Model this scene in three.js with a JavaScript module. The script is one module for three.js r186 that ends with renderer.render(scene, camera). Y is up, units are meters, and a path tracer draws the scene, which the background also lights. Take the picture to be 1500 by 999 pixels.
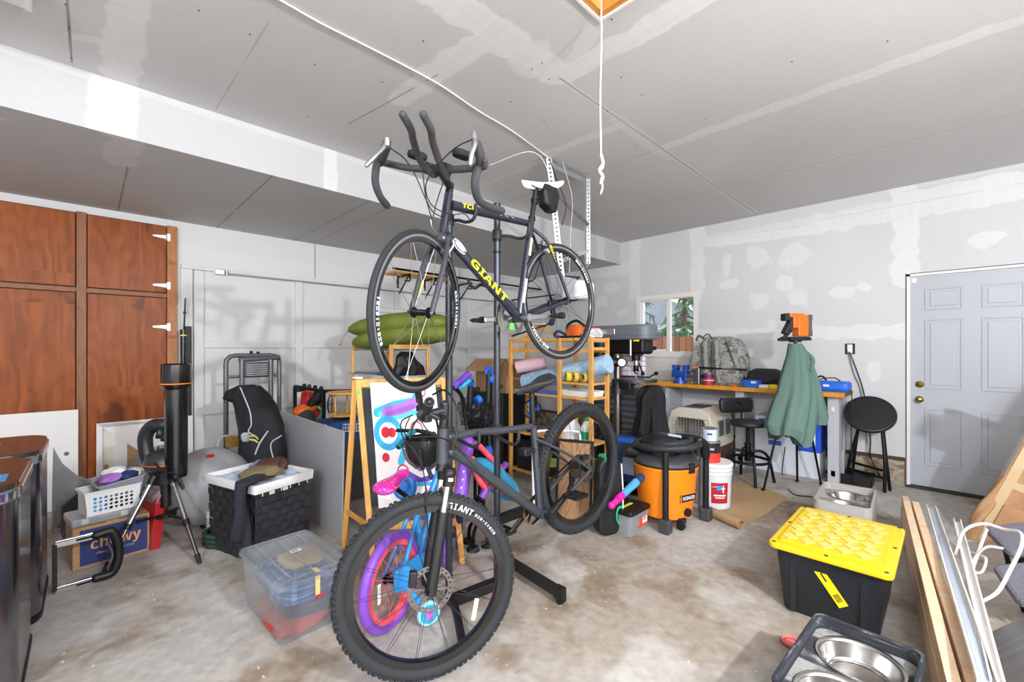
import * as THREE from 'three';
import { RoundedBoxGeometry } from 'three/addons/geometries/RoundedBoxGeometry.js';
import { mergeGeometries, toCreasedNormals } from 'three/addons/utils/BufferGeometryUtils.js';
import { RectAreaLightUniformsLib } from 'three/addons/lights/RectAreaLightUniformsLib.js';
import { FontLoader } from 'three/addons/loaders/FontLoader.js';
import { TextGeometry } from 'three/addons/geometries/TextGeometry.js';

// ---------- camera, sky, lamps, exposure ----------
// the room: x runs along the garage-door wall towards the side-door wall (x = 5.63), z = -5.31 is the garage-door wall, y is up
const PF = 632, PX = 750, PY = 511, EYE = 1.33, TURN = 45.4 * Math.PI / 180;
const scene = new THREE.Scene();
const renderer = new THREE.WebGLRenderer();
renderer.toneMapping = THREE.LinearToneMapping;
renderer.toneMappingExposure = 0.47;
renderer.shadowMap.enabled = true;
const camera = new THREE.PerspectiveCamera(2 * Math.atan(499.5 / PF) * 180 / Math.PI, 1500 / 999, 0.05, 80);
camera.position.set(0, EYE, 0);
camera.lookAt(Math.cos(TURN), EYE, -Math.sin(TURN));
camera.setViewOffset(1500, 999, 0, 499.5 - PY, 1500, 999);
scene.background = new THREE.Color(0.86, 0.93, 1.0);
scene.backgroundIntensity = 5;
const LAMPS = {
  bulb: { at: [0.95, 2.3, 1.6], cd: 72, size: 0.035, color: 0xf3f7ff },  // unseen, placed to cast the shadows from the right
  bulb2: { at: [-1.9, 2.4, 1.1], cd: 48, size: 0.09, color: 0xf3f7ff },  // unseen, placed to light the garage-door wall and cupboard
  strip2: { at: [-0.8, 2.86, 0.9], power: 9, color: 0xf3f7ff },  // added behind the camera for soft fill
};

// ---------- helpers ----------
RectAreaLightUniformsLib.init();
const CS = Math.cos(TURN), SN = Math.sin(TURN);
const V = (x, y, z) => new THREE.Vector3(x, y, z);
function ray(px, py) { const a = (px - PX) / PF; return V(SN * a + CS, (PY - py) / PF, -(SN - CS * a)); }
const D = (px, py, d) => ray(px, py).multiplyScalar(d).add(camera.position);          // at a distance
const PYp = (px, py, y) => { const r = ray(px, py); return D(px, py, (y - EYE) / r.y); };   // on a level
const PXp = (px, py, x) => { const r = ray(px, py); return D(px, py, x / r.x); };           // on a wall across x
const PZp = (px, py, z) => { const r = ray(px, py); return D(px, py, z / r.z); };           // on a wall across z
let seed = 7;
const rnd = () => { seed = (seed * 1664525 + 1013904223) >>> 0; return seed / 4294967296; };
const rr = (a, b) => a + (b - a) * rnd();
const HT = new Uint8Array(512); { const p = [...Array(256).keys()]; for (let i = 255; i > 0; i--) { const j = Math.floor(rnd() * (i + 1)); [p[i], p[j]] = [p[j], p[i]]; } for (let i = 0; i < 512; i++) HT[i] = p[i & 255]; }
function noise(x, y) {
  const xi = Math.floor(x), yi = Math.floor(y), fx = x - xi, fy = y - yi, sx = fx * fx * (3 - 2 * fx), sy = fy * fy * (3 - 2 * fy);
  const h = (i, j) => HT[HT[i & 255] + (j & 255)] / 255;
  const a = h(xi, yi), b = h(xi + 1, yi), c = h(xi, yi + 1), d = h(xi + 1, yi + 1);
  return a + (b - a) * sx + (c - a) * sy + (a - b - c + d) * sx * sy;
}
function fbm(x, y, o = 4) { let s = 0, a = 0.5, t = 0; for (let i = 0; i < o; i++) { s += a * noise(x, y); t += a; a *= 0.5; x = x * 2.03 + 17.1; y = y * 2.03 + 9.7; } return s / t; }
const clamp = (x, a = 0, b = 1) => Math.min(b, Math.max(a, x));
const sstep = (a, b, x) => { const t = clamp((x - a) / (b - a)); return t * t * (3 - 2 * t); };
const mixc = (a, b, t) => [a[0] + (b[0] - a[0]) * t, a[1] + (b[1] - a[1]) * t, a[2] + (b[2] - a[2]) * t];
function tex(w, h, fn, srgb = true) {
  const d = new Uint8Array(w * h * 4);
  for (let j = 0; j < h; j++) for (let i = 0; i < w; i++) { const c = fn(i / w, j / h), k = (j * w + i) * 4; d[k] = clamp(c[0], 0, 255); d[k + 1] = clamp(c[1], 0, 255); d[k + 2] = clamp(c[2], 0, 255); d[k + 3] = 255; }
  const t = new THREE.DataTexture(d, w, h); t.magFilter = THREE.LinearFilter; t.minFilter = THREE.LinearMipmapLinearFilter; t.wrapS = t.wrapT = THREE.RepeatWrapping;
  if (srgb) t.colorSpace = THREE.SRGBColorSpace; t.needsUpdate = true; return t;
}
function canvasTex(w, h, draw) {
  const c = document.createElement('canvas'); c.width = w; c.height = h; draw(c.getContext('2d'), w, h);
  const t = new THREE.CanvasTexture(c); t.colorSpace = THREE.SRGBColorSpace; return t;
}
const scaled = (t, u, v = u, ou = 0, ov = 0) => { const c = t.clone(); c.repeat.set(u, v); c.offset.set(ou, ov); c.needsUpdate = true; return c; };
function mat(color, rough = 0.6, metal = 0, more = {}) { return new THREE.MeshPhysicalMaterial({ color, roughness: rough, metalness: metal, ...more }); }
// a material whose texture is laid on in metres (uv from the shape's own size)
function matM(texture, rough = 0.6, more = {}) { const m = mat(0xffffff, rough, 0, { map: texture, ...more }); m.userData.metres = true; return m; }
function metreUV(g) {
  if (g.index) g = g.toNonIndexed();
  const p = g.attributes.position, uv = new Float32Array(p.count * 2), a = V(0, 0, 0), b = V(0, 0, 0), c = V(0, 0, 0);
  for (let i = 0; i < p.count; i += 3) {
    a.fromBufferAttribute(p, i); b.fromBufferAttribute(p, i + 1).sub(a); c.fromBufferAttribute(p, i + 2).sub(a); b.cross(c);
    const x = Math.abs(b.x), y = Math.abs(b.y), z = Math.abs(b.z);
    for (let k = 0; k < 3; k++) {
      const X = p.getX(i + k), Y = p.getY(i + k), Z = p.getZ(i + k), o = (i + k) * 2;
      if (y >= x && y >= z) { uv[o] = X; uv[o + 1] = Z; } else if (x >= z) { uv[o] = Z; uv[o + 1] = Y; } else { uv[o] = X; uv[o + 1] = Y; }
    }
  }
  g.setAttribute('uv', new THREE.BufferAttribute(uv, 2)); return g;
}
const taken = {};
function numbered(n) { if (!(n in taken)) { taken[n] = 0; return n; } taken[n]++; return n + '_' + String(taken[n]).padStart(3, '0'); }
function merged(gs) {
  if (!Array.isArray(gs)) return gs;
  gs = gs.flat(9); if (gs.length === 1) return gs[0];
  return mergeGeometries(gs.map(g => { g = g.index ? g.toNonIndexed() : g; for (const k of Object.keys(g.attributes)) if (!['position', 'normal', 'uv'].includes(k)) g.deleteAttribute(k); return g; }));
}
function finish(m) { m.castShadow = m.receiveShadow = true; return m; }
function thing(name, label, category, at = [0, 0, 0], turn = 0, group) {
  const o = new THREE.Group(); o.name = numbered(name); scene.add(o);
  if (at.isVector3) o.position.copy(at); else o.position.set(...at);
  o.rotation.y = turn; o.userData = { label, category }; if (group) o.userData.group = group; return o;
}
// a part: geometry in the thing's own axes; wpart takes the geometry in the room's axes
function part(parent, name, gs, m, label) {
  let g = merged(gs); if (m.userData.metres) g = metreUV(g);
  const o = finish(new THREE.Mesh(g, m)); o.name = name; if (label) o.userData.label = label; parent.add(o); return o;
}
function baseOf(o) { const b = V(0, 0, 0); for (let q = o; q && q !== scene; q = q.parent) b.add(q.position); return b; }
function wpart(parent, name, gs, m, label) { let g = merged(gs); const b = baseOf(parent); g = g.clone().translate(-b.x, -b.y, -b.z); return part(parent, name, g, m, label); }
function gpart(parent, name, at = [0, 0, 0]) { const o = new THREE.Group(); o.name = name; parent.add(o); if (at.isVector3) o.position.copy(at); else o.position.set(...at); return o; }
function solo(name, label, category, gs, m, at, turn = 0, group) {   // a thing that is one mesh
  let g = merged(gs); if (m.userData.metres) g = metreUV(g);
  const o = finish(new THREE.Mesh(g, m)); o.name = numbered(name); scene.add(o); if (at) { if (at.isVector3) o.position.copy(at); else o.position.set(...at); } o.rotation.y = turn;
  o.userData = { label, category }; if (group) o.userData.group = group; return o;
}
function wsolo(name, label, category, gs, m, group) { const g = merged(gs); g.computeBoundingBox(); const b = g.boundingBox, c = V((b.min.x + b.max.x) / 2, b.min.y, (b.min.z + b.max.z) / 2); return solo(name, label, category, g.clone().translate(-c.x, -c.y, -c.z), m, c, 0, group); }
function struct(name, gs, m, label, category) {
  let g = merged(gs); if (m.userData.metres) g = metreUV(g);
  const o = finish(new THREE.Mesh(g, m)); o.name = name; o.userData = { kind: 'structure', label, category }; scene.add(o); return o;
}
// shapes
const box = (w, h, d, x = 0, y = 0, z = 0) => new THREE.BoxGeometry(w, h, d).translate(x, y, z);
const rbox = (w, h, d, r = 0.005, x = 0, y = 0, z = 0, s = 2) => new RoundedBoxGeometry(w, h, d, s, Math.min(r, w / 2.01, h / 2.01, d / 2.01)).translate(x, y, z);
const span = (x0, x1, y0, y1, z0, z1, r = 0) => (r ? rbox(Math.abs(x1 - x0), Math.abs(y1 - y0), Math.abs(z1 - z0), r) : box(Math.abs(x1 - x0), Math.abs(y1 - y0), Math.abs(z1 - z0))).translate((x0 + x1) / 2, (y0 + y1) / 2, (z0 + z1) / 2);
const cyl = (r, h, x = 0, y = 0, z = 0, r2 = r, n = 24) => new THREE.CylinderGeometry(r2, r, h, n).translate(x, y, z);
const ball = (r, x = 0, y = 0, z = 0, n = 18) => new THREE.SphereGeometry(r, n, Math.ceil(n * 0.7)).translate(x, y, z);
const torus = (R, r, n = 40, k = 8, arc = Math.PI * 2) => new THREE.TorusGeometry(R, r, k, n, arc);
const QT = new THREE.Quaternion(), UPV = V(0, 1, 0);
function aim(g, p, q) { const d = q.clone().sub(p), l = d.length(); QT.setFromUnitVectors(UPV, d.divideScalar(l)); return g.applyQuaternion(QT).translate((p.x + q.x) / 2, (p.y + q.y) / 2, (p.z + q.z) / 2); }
const rod = (p, q, r, r2 = r, n = 10) => aim(new THREE.CylinderGeometry(r2, r, p.distanceTo(q), n), p, q);
function beam(p, q, w, t, up = UPV, r = 0) {   // square bar from p to q, t thick along up, w across
  const d = q.clone().sub(p), l = d.length(); d.divideScalar(l); const side = d.clone().cross(up).normalize(), u = side.clone().cross(d).normalize();
  const m = new THREE.Matrix4().makeBasis(d, u, side); return (r ? rbox(l, t, w, r) : box(l, t, w)).applyMatrix4(m).translate((p.x + q.x) / 2, (p.y + q.y) / 2, (p.z + q.z) / 2);
}
const tube = (ps, r, n = 24, k = 8, closed = false, tension = 0.5) => capped(ps, r, n, k, closed, tension);
function capped(ps, r, n, k, closed, tension) {
  const c = new THREE.CatmullRomCurve3(ps, closed, 'catmullrom', tension), g = new THREE.TubeGeometry(c, n, r, k, closed);
  if (closed) return g;
  return merged([g, ball(r, ps[0].x, ps[0].y, ps[0].z, k), ball(r, ps[ps.length - 1].x, ps[ps.length - 1].y, ps[ps.length - 1].z, k)]);
}
const lathe = (pts, n = 32) => new THREE.LatheGeometry(pts.map(p => new THREE.Vector2(p[0], p[1])), n);
function poly(pts) { const s = new THREE.Shape(); pts.forEach((p, i) => i ? s.lineTo(p[0], p[1]) : s.moveTo(p[0], p[1])); s.closePath(); return s; }
function rrect(w, h, r, x = 0, y = 0, C = THREE.Shape) {
  const s = new C(), a = x - w / 2, b = y - h / 2; r = Math.min(r, w / 2 - 1e-4, h / 2 - 1e-4);
  s.moveTo(a + r, b); s.lineTo(a + w - r, b); s.absarc(a + w - r, b + r, r, -Math.PI / 2, 0, false); s.lineTo(a + w, b + h - r); s.absarc(a + w - r, b + h - r, r, 0, Math.PI / 2, false);
  s.lineTo(a + r, b + h); s.absarc(a + r, b + h - r, r, Math.PI / 2, Math.PI, false); s.lineTo(a, b + r); s.absarc(a + r, b + r, r, Math.PI, Math.PI * 1.5, false); return s;
}
const ext = (shape, depth, bevel = 0, seg = 12) => new THREE.ExtrudeGeometry(shape, { depth: depth - 2 * bevel, bevelEnabled: bevel > 0, bevelSize: bevel, bevelOffset: -bevel, bevelThickness: bevel, bevelSegments: 2, curveSegments: seg }).translate(0, 0, bevel);
function grid(nu, nv, fn, closeU = false) {   // fn(u, v) -> Vector3
  const pos = [], uv = [], idx = [];
  for (let j = 0; j <= nv; j++) for (let i = 0; i <= nu; i++) { const p = fn(closeU && i === nu ? 0 : i / nu, j / nv); pos.push(p.x, p.y, p.z); uv.push(i / nu, j / nv); }
  for (let j = 0; j < nv; j++) for (let i = 0; i < nu; i++) { const a = j * (nu + 1) + i, b = a + 1, c = a + nu + 1, d = c + 1; idx.push(a, b, c, b, d, c); }
  const g = new THREE.BufferGeometry(); g.setAttribute('position', new THREE.Float32BufferAttribute(pos, 3)); g.setAttribute('uv', new THREE.Float32BufferAttribute(uv, 2)); g.setIndex(idx); g.computeVertexNormals();
  if (closeU) { const n = g.attributes.normal; for (let j = 0; j <= nv; j++) { const a = j * (nu + 1), b = a + nu; const s = V(n.getX(a) + n.getX(b), n.getY(a) + n.getY(b), n.getZ(a) + n.getZ(b)).normalize(); n.setXYZ(a, s.x, s.y, s.z); n.setXYZ(b, s.x, s.y, s.z); } }
  return g;
}
// a cloth-like solid: rings [x, y, z, rx, rz] from the bottom up, joined smoothly; fold(angle, t) bulges it; sq squares the section
function loft(rings, fold = () => 0, seg = 40, rows = 30, sq = 1) {
  const n = rings.length - 1, R = t => { const f = clamp(t, 0, 1) * n, i = Math.min(n - 1, Math.floor(f)), k = f - i, s = k * k * (3 - 2 * k) * 0.5 + k * 0.5; return rings[i].map((v, j) => v + (rings[i + 1][j] - v) * s); };
  const P = (u, t) => { const r = R(t), a = -u * Math.PI * 2, c = Math.cos(a), s = Math.sin(a), e = 1 + fold(a, t); const pw = (x) => Math.sign(x) * Math.pow(Math.abs(x), sq); return V(r[0] + r[3] * pw(c) * e, r[1], r[2] + r[4] * pw(s) * e); };
  const capR = (t, top) => grid(seg, 3, (u, v) => { const r = R(t), p = P(u, t), k = top ? 1 - v : v; return V(r[0] + (p.x - r[0]) * k, p.y, r[2] + (p.z - r[2]) * k); }, true);
  return merged([grid(seg, rows, P, true), capR(0, false), capR(1, true)]);
}
const warp = (g, fn) => { g = g.index ? g.toNonIndexed() : g.clone(); const p = g.attributes.position, v = V(0, 0, 0); for (let i = 0; i < p.count; i++) { fn(v.fromBufferAttribute(p, i)); p.setXYZ(i, v.x, v.y, v.z); } return toCreasedNormals(g, 1.3); };
// an open bin: rounded-rectangle walls with thickness, wider at the top
function tub(w, d, h, inset, r, th, bottom = true) {
  const path = (w, d, r) => { r = Math.min(r, w / 2 - 1e-4, d / 2 - 1e-4); const o = []; for (const [sx, sy, a0] of [[1, -1, -1.5708], [1, 1, 0], [-1, 1, 1.5708], [-1, -1, 3.1416]]) for (let i = 0; i <= 5; i++) { const a = a0 + i / 5 * 1.5708; o.push(new THREE.Vector2(sx * (w / 2 - r) + r * Math.cos(a), sy * (d / 2 - r) + r * Math.sin(a))); } return o; };
  const levels = [[w - 2 * inset, d - 2 * inset, 0], [w, d, h], [w - 2 * th, d - 2 * th, h], [w - 2 * inset - 2 * th, d - 2 * inset - 2 * th, th]];
  const rings = levels.map(l => path(l[0], l[1], r)), n = rings[0].length;
  const strip = (a, b) => toCreasedNormals(grid(n, 1, (u, v) => { const i = Math.round(u * n) % n, p = (v ? rings[b] : rings[a])[i]; return V(p.x, v ? levels[b][2] : levels[a][2], -p.y); }, false), 0.6);
  const flat = (k, y) => new THREE.ShapeGeometry(new THREE.Shape(rings[k])).rotateX(-Math.PI / 2).translate(0, y, 0);
  return merged([strip(0, 1), strip(1, 2), strip(2, 3), bottom ? [flat(0, 0), flat(3, th)] : []]);
}
const lidShape = (w, d, h, r, y = 0, bev = 0.006) => ext(rrect(w, d, r), h, Math.min(bev, h / 2.2), 6).rotateX(-Math.PI / 2).translate(0, y, 0);
const font = await new FontLoader().loadAsync('fonts/droid/droid_sans_bold.typeface.json');
function text(s, size, depth = 0.002, center = true) { const g = new TextGeometry(s, { font, size, depth, curveSegments: 3, bevelEnabled: false }); if (center) { g.computeBoundingBox(); const b = g.boundingBox; g.translate(-(b.min.x + b.max.x) / 2, -(b.min.y + b.max.y) / 2, 0); } return g; }
const basis = (x, y, z) => new THREE.Matrix4().makeBasis(x, y, z);

// ---------- materials ----------
const woodTex = (c0, c1, c2, sx, sy, knots = 0, n = 512, vertical = true) => tex(n, n, (u, v) => {
  if (!vertical) [u, v] = [v, u];
  const wv = fbm(u * 6 * sx + 3, v * 2.2 * sy, 3), g = fbm(u * 60 * sx + wv * 5, v * 3 * sy, 3), ring = 0.5 + 0.5 * Math.sin((u * 18 * sx + wv * 14) * 2.4);
  let c = mixc(c0, c1, clamp(g * 0.75 + ring * 0.3 - 0.1)); c = mixc(c, c2, sstep(0.6, 0.8, fbm(u * 5 + 40, v * 5 + 11, 4)) * knots); return c;
});
const T = {};
T.ply = woodTex([166, 90, 34], [120, 58, 18], [74, 34, 10], 1, 1, 0.6, 1024);
T.pine = woodTex([226, 172, 92], [204, 144, 66], [190, 126, 56], 1.2, 0.7, 0.35);
T.stud = woodTex([240, 214, 180], [226, 188, 148], [200, 152, 112], 1.2, 0.6, 0.5);
T.card = tex(256, 256, (u, v) => { const k = fbm(u * 40, v * 90, 3) * 22 + fbm(u * 4, v * 4, 3) * 18 - 20; return [172 + k, 132 + k * 0.9, 94 + k * 0.8]; });
T.cloth = tex(256, 256, (u, v) => { const k = 215 + 30 * Math.sin(u * 256 * 1.5) * Math.sin(v * 256 * 1.5) + 20 * fbm(u * 30, v * 30, 2); return [k, k, k]; });
T.knit = tex(256, 256, (u, v) => { const k = 120 + 80 * (0.5 + 0.5 * Math.sin(u * 201) * Math.sin(v * 201)) + 50 * (noise(u * 128, v * 128) - 0.5); return [k, k, k + 6]; });
T.camo = tex(512, 512, (u, v) => { const a = fbm(u * 9, v * 9, 3), b = fbm(u * 22 + 8, v * 22, 2), q = fbm(u * 60, v * 60 + 5, 2); let c = a > 0.55 ? [146, 145, 139] : a > 0.46 ? [128, 127, 122] : [108, 107, 103]; if (b > 0.6) c = [160, 158, 150]; return c.map(x => x + (q - 0.5) * 50); });
T.scuff = tex(256, 256, (u, v) => { const k = 150 + 70 * fbm(u * 12, v * 12, 4) + (fbm(u * 3, v * 60, 2) > 0.66 ? 40 : 0); return [k, k, k]; }, false);
const M = {
  black: mat(0x0f0f11, 0.5), blackGloss: mat(0x0d0d0f, 0.2, 0, { clearcoat: 0.5 }), rubber: mat(0x17181a, 0.8), tire: mat(0x1f2124, 0.78), dark: mat(0x202125, 0.6), blackMetal: mat(0x121214, 0.4, 0.5), gun: mat(0x44474d, 0.38, 0.75),
  steel: mat(0xb9bbbf, 0.28, 1), chrome: mat(0xd6d8dc, 0.12, 1), alu: mat(0xbcbec2, 0.38, 1), galv: mat(0xb4b6b6, 0.5, 0.7), brushed: mat(0x8b8884, 0.3, 1), brass: mat(0xb09a5c, 0.28, 1), satin: mat(0x7d7c7e, 0.33, 0.9),
  white: mat(0xeceae6, 0.55), whitePlastic: mat(0xf0f0ee, 0.4), cream: mat(0xd8d2c2, 0.55), grey: mat(0x9a9b9f, 0.55), darkGrey: mat(0x55575c, 0.55), lightGrey: mat(0xc2c3c4, 0.55), slate: mat(0x66707a, 0.5),
  red: mat(0xc01f24, 0.5), orange: mat(0xef7f14, 0.4), orangeDark: mat(0xd9621a, 0.45), yellow: mat(0xf4d60c, 0.42), blue: mat(0x1f63c8, 0.42), navy: mat(0x1f3564, 0.7), teal: mat(0x2aa7c4, 0.5), skyBlue: mat(0x2e9ed0, 0.4), pink: mat(0xe8259b, 0.35), coral: mat(0xf05a6a, 0.45), purple: mat(0x8a4fc4, 0.42), lilac: mat(0xb07acb, 0.6), green: mat(0x2ea565, 0.5), lime: mat(0x5fd94a, 0.5), olive: mat(0x76812f, 0.8),
  pine: matM(scaled(T.pine, 1.6), 0.5), stud: matM(scaled(T.stud, 1.4), 0.7), ply: matM(scaled(T.ply, 0.9), 0.42), card: matM(scaled(T.card, 2), 0.85), frost: null,
};

// ---------- the setting ----------
const RX = 5.63, LZ = -5.31, CEIL = 2.9, SOFZ = -3.425, SOFY = 2.58, BX = -2.6, BZ = 2.5;
// plaster mud: bands [x0, z0, x1, z1, half width, strength] with ragged trowelled edges on paper-faced drywall
function mudTex(w, h, x0, x1, z0, z1, bands, blots, lines, paper, mud) {
  return tex(w, h, (u, v) => {
    const X = x0 + (x1 - x0) * u, Z = z0 + (z1 - z0) * v; let m = 0, l = 0;
    const e = fbm(X * 9 + 3, Z * 9, 3) - 0.5, st = fbm(X * 3, Z * 40, 2) * 0.5 + fbm(X * 40, Z * 3, 2) * 0.5;
    for (const b of bands) { const dx = b[2] - b[0], dz = b[3] - b[1], L2 = dx * dx + dz * dz, t = clamp(((X - b[0]) * dx + (Z - b[1]) * dz) / L2), q = Math.hypot(X - b[0] - dx * t, Z - b[1] - dz * t); m = Math.max(m, (1 - sstep(0.82, 1.06, q / (b[4] * (1 + e * 0.9)))) * b[5] * (0.62 + 0.55 * st)); }
    for (const b of blots) { const q = Math.hypot((X - b[0]) / b[2], (Z - b[1]) / b[3]) * (1 + e * 1.2); m = Math.max(m, (1 - sstep(0.75, 1.1, q)) * 0.75 * (0.6 + 0.6 * st)); }
    for (const b of lines) { const dx = b[2] - b[0], dz = b[3] - b[1], t = clamp(((X - b[0]) * dx + (Z - b[1]) * dz) / (dx * dx + dz * dz)), q = Math.hypot(X - b[0] - dx * t, Z - b[1] - dz * t); l = Math.max(l, (1 - sstep(0.002, 0.006, q)) * (b[4] || 0.6) * sstep(0.3, 0.5, fbm(X * 4 + 50, Z * 4, 2) + 0.15)); }
    const f = (fbm(X * 1.3 + 9, Z * 1.3, 3) - 0.5) * 12 + (noise(X * 90, Z * 90) - 0.5) * 4;
    let c = mixc(paper, mud, clamp(m)); c = mixc(c, [112, 110, 106], l); return c.map(k => k + f);
  });
}
const onMap = (t, x0, x1, z0, z1) => scaled(t, 1 / (x1 - x0), 1 / (z1 - z0), -x0 / (x1 - x0), -z0 / (z1 - z0));

// floor: stained concrete
T.floor = tex(2048, 2048, (u, v) => {
  const X = BX + (RX - BX) * u, Z = LZ + (BZ - LZ) * v, w = fbm(X * 0.9, Z * 0.9, 3);
  const a = fbm(X * 1.5 + w * 2, Z * 1.5 + 4, 5), b = fbm(X * 4 + 20, Z * 4 + w * 4, 4), f = fbm(X * 30, Z * 30, 3), sp = noise(X * 55 + 5, Z * 55);
  let c = [174, 169, 162];
  c = mixc(c, [156, 143, 127], sstep(0.46, 0.66, a) * 0.75); c = mixc(c, [122, 102, 82], sstep(0.55, 0.74, b * 0.6 + a * 0.42) * 0.65); c = mixc(c, [190, 186, 180], sstep(0.55, 0.72, fbm(X * 2.4 + 70, Z * 2.4, 4)) * 0.8);
  c = mixc(c, [232, 230, 226], sstep(0.93, 0.98, sp) * sstep(0.5, 0.7, b)); return c.map(k => k + (f - 0.5) * 34);
});
T.floorBump = tex(512, 512, (u, v) => { const k = 255 * fbm(u * 30, v * 30, 4); return [k, k, k]; }, false);
{
  const m = mat(0xffffff, 0.72, 0, { map: onMap(T.floor, BX, RX, LZ, BZ), bumpMap: scaled(T.floorBump, 0.8), bumpScale: 0.003 }); m.userData.metres = true;
  struct('floor', span(BX - 0.1, RX + 0.14, -0.12, 0, LZ - 0.14, BZ + 0.1), m, 'worn grey concrete garage floor with brown stains', 'floor');
}
// ceiling with the attic hatch opening
const HX0 = 1.05, HX1 = 1.745, HZ0 = -1.17, HZ1 = 0.1;
{
  const t = mudTex(1536, 1536, BX, RX, LZ, BZ,
    [[1.05, -1.6, 1.86, -1.58, 0.11, 1], [1.4, -2.44, 1.43, -1.7, 0.085, 0.9], [1.95, -1.6, 1.97, 2.4, 0.075, 1], [2.64, -2.25, 2.66, -1.62, 0.05, 0.7], [3.2, -1.62, 3.17, 0.1, 0.06, 0.75], [3.17, 0.1, 3.17, 2.4, 0.045, 0.7], [0.14, -3.42, 0.13, -2.1, 0.09, 0.8], [1.86, -1.59, 5.6, -1.58, 0.02, 0.6], [2.6, -1.6, 3.4, -1.62, 0.06, 0.5], [4.5, -1.6, 5.6, -1.58, 0.04, 0.45], [4.35, -2.6, 4.4, 2.2, 0.012, 0.45], [-0.05, -3.1, 0.2, -2.95, 0.03, 0.6], [1.75, -1.2, 1.95, -1.55, 0.05, 0.5], [2.68, -3.1, 2.7, -2.35, 0.06, 0.4]], [[1.75, -1.6, 0.15, 0.12]],
    [[-0.06, -3.38, -0.07, -2.3, 0.8], [1.3, -2.95, 1.43, -2.06, 0.6], [1.95, -1.59, 5.6, -1.58, 0.6], [0.6, -3.4, 0.62, -2.3, 0.25], [4.38, -3.2, 4.4, 2.2, 0.45], [3.2, -3.3, 3.2, -1.6, 0.3], [2.66, -3.3, 2.66, -2.2, 0.35], [-2.6, -1.6, 1.1, -1.6, 0.5]], [210, 209, 208], [232, 231, 230]);
  const s = poly([[BX - 0.1, LZ - 0.1], [RX + 0.1, LZ - 0.1], [RX + 0.1, BZ + 0.1], [BX - 0.1, BZ + 0.1]]); s.holes.push(new THREE.Path([[HX0, HZ0], [HX0, HZ1], [HX1, HZ1], [HX1, HZ0]].map(p => new THREE.Vector2(...p))));
  const g = ext(s, 0.12).rotateX(Math.PI / 2).translate(0, CEIL + 0.12, 0);
  struct('ceiling', g, mat(0xffffff, 0.8, 0, { map: onMap(t, BX, RX, LZ, BZ) }), 'grey drywall ceiling with white taped joints', 'ceiling');
  // screw heads along the joists
  const gs = []; for (const [px, py] of [[96, 6], [101, 40], [105, 85], [291, 15], [366, 50], [461, 94], [450, 171], [794, 92], [779, 101], [804, 116], [896, 28], [748, 149], [797, 178], [910, 113], [940, 139], [880, 166], [890, 163], [1034, 174], [889, 230], [911, 243], [930, 214], [1050, 220], [1160, 90], [1300, 60], [620, 60], [560, 120]]) { const p = PYp(px, py, CEIL); gs.push(cyl(0.004, 0.002, p.x, CEIL - 0.001, p.z, 0.004, 8)); }
  const o = struct('trim_1', gs, M.dark, 'tiny dark drywall screw heads dotting the ceiling', 'screws'); o.userData.kind = 'structure';
}
{ // attic hatch: pine kerb above the ceiling, white edge, closed panel
  const t = thing('attic_hatch', 'attic hatch with orange pine frame in the ceiling', 'hatch', [(HX0 + HX1) / 2, CEIL, (HZ0 + HZ1) / 2]); t.userData.kind = 'structure';
  const w = HX1 - HX0, d = HZ1 - HZ0, P = woodTex([214, 150, 74], [186, 116, 48], [150, 84, 30], 1.2, 0.7, 0.5), pm = matM(scaled(P, 2), 0.6);
  part(t, 'frame_board', box(w, 0.2, 0.035, 0, 0.1, -d / 2 + 0.0175), pm); part(t, 'frame_board', box(w, 0.2, 0.035, 0, 0.1, d / 2 - 0.0175), pm); part(t, 'frame_board', box(0.035, 0.2, d - 0.07, -w / 2 + 0.0175, 0.1, 0), pm); part(t, 'frame_board', box(0.035, 0.2, d - 0.07, w / 2 - 0.0175, 0.1, 0), pm);
  part(t, 'stop_moulding', [box(w - 0.07, 0.03, 0.03, 0, 0.12, -d / 2 + 0.05), box(0.03, 0.03, d - 0.07, w / 2 - 0.05, 0.12, 0)], pm);
  part(t, 'hatch_panel', box(w, 0.02, d, 0, 0.21, 0), mat(0xe6ddd4, 0.7));
  part(t, 'white_edge', [box(w + 0.02, 0.012, 0.012, 0, -0.002, -d / 2), box(w + 0.02, 0.012, 0.012, 0, -0.002, d / 2), box(0.012, 0.012, d, -w / 2, -0.002, 0), box(0.012, 0.012, d, w / 2, -0.002, 0)], M.white);
}
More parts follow.
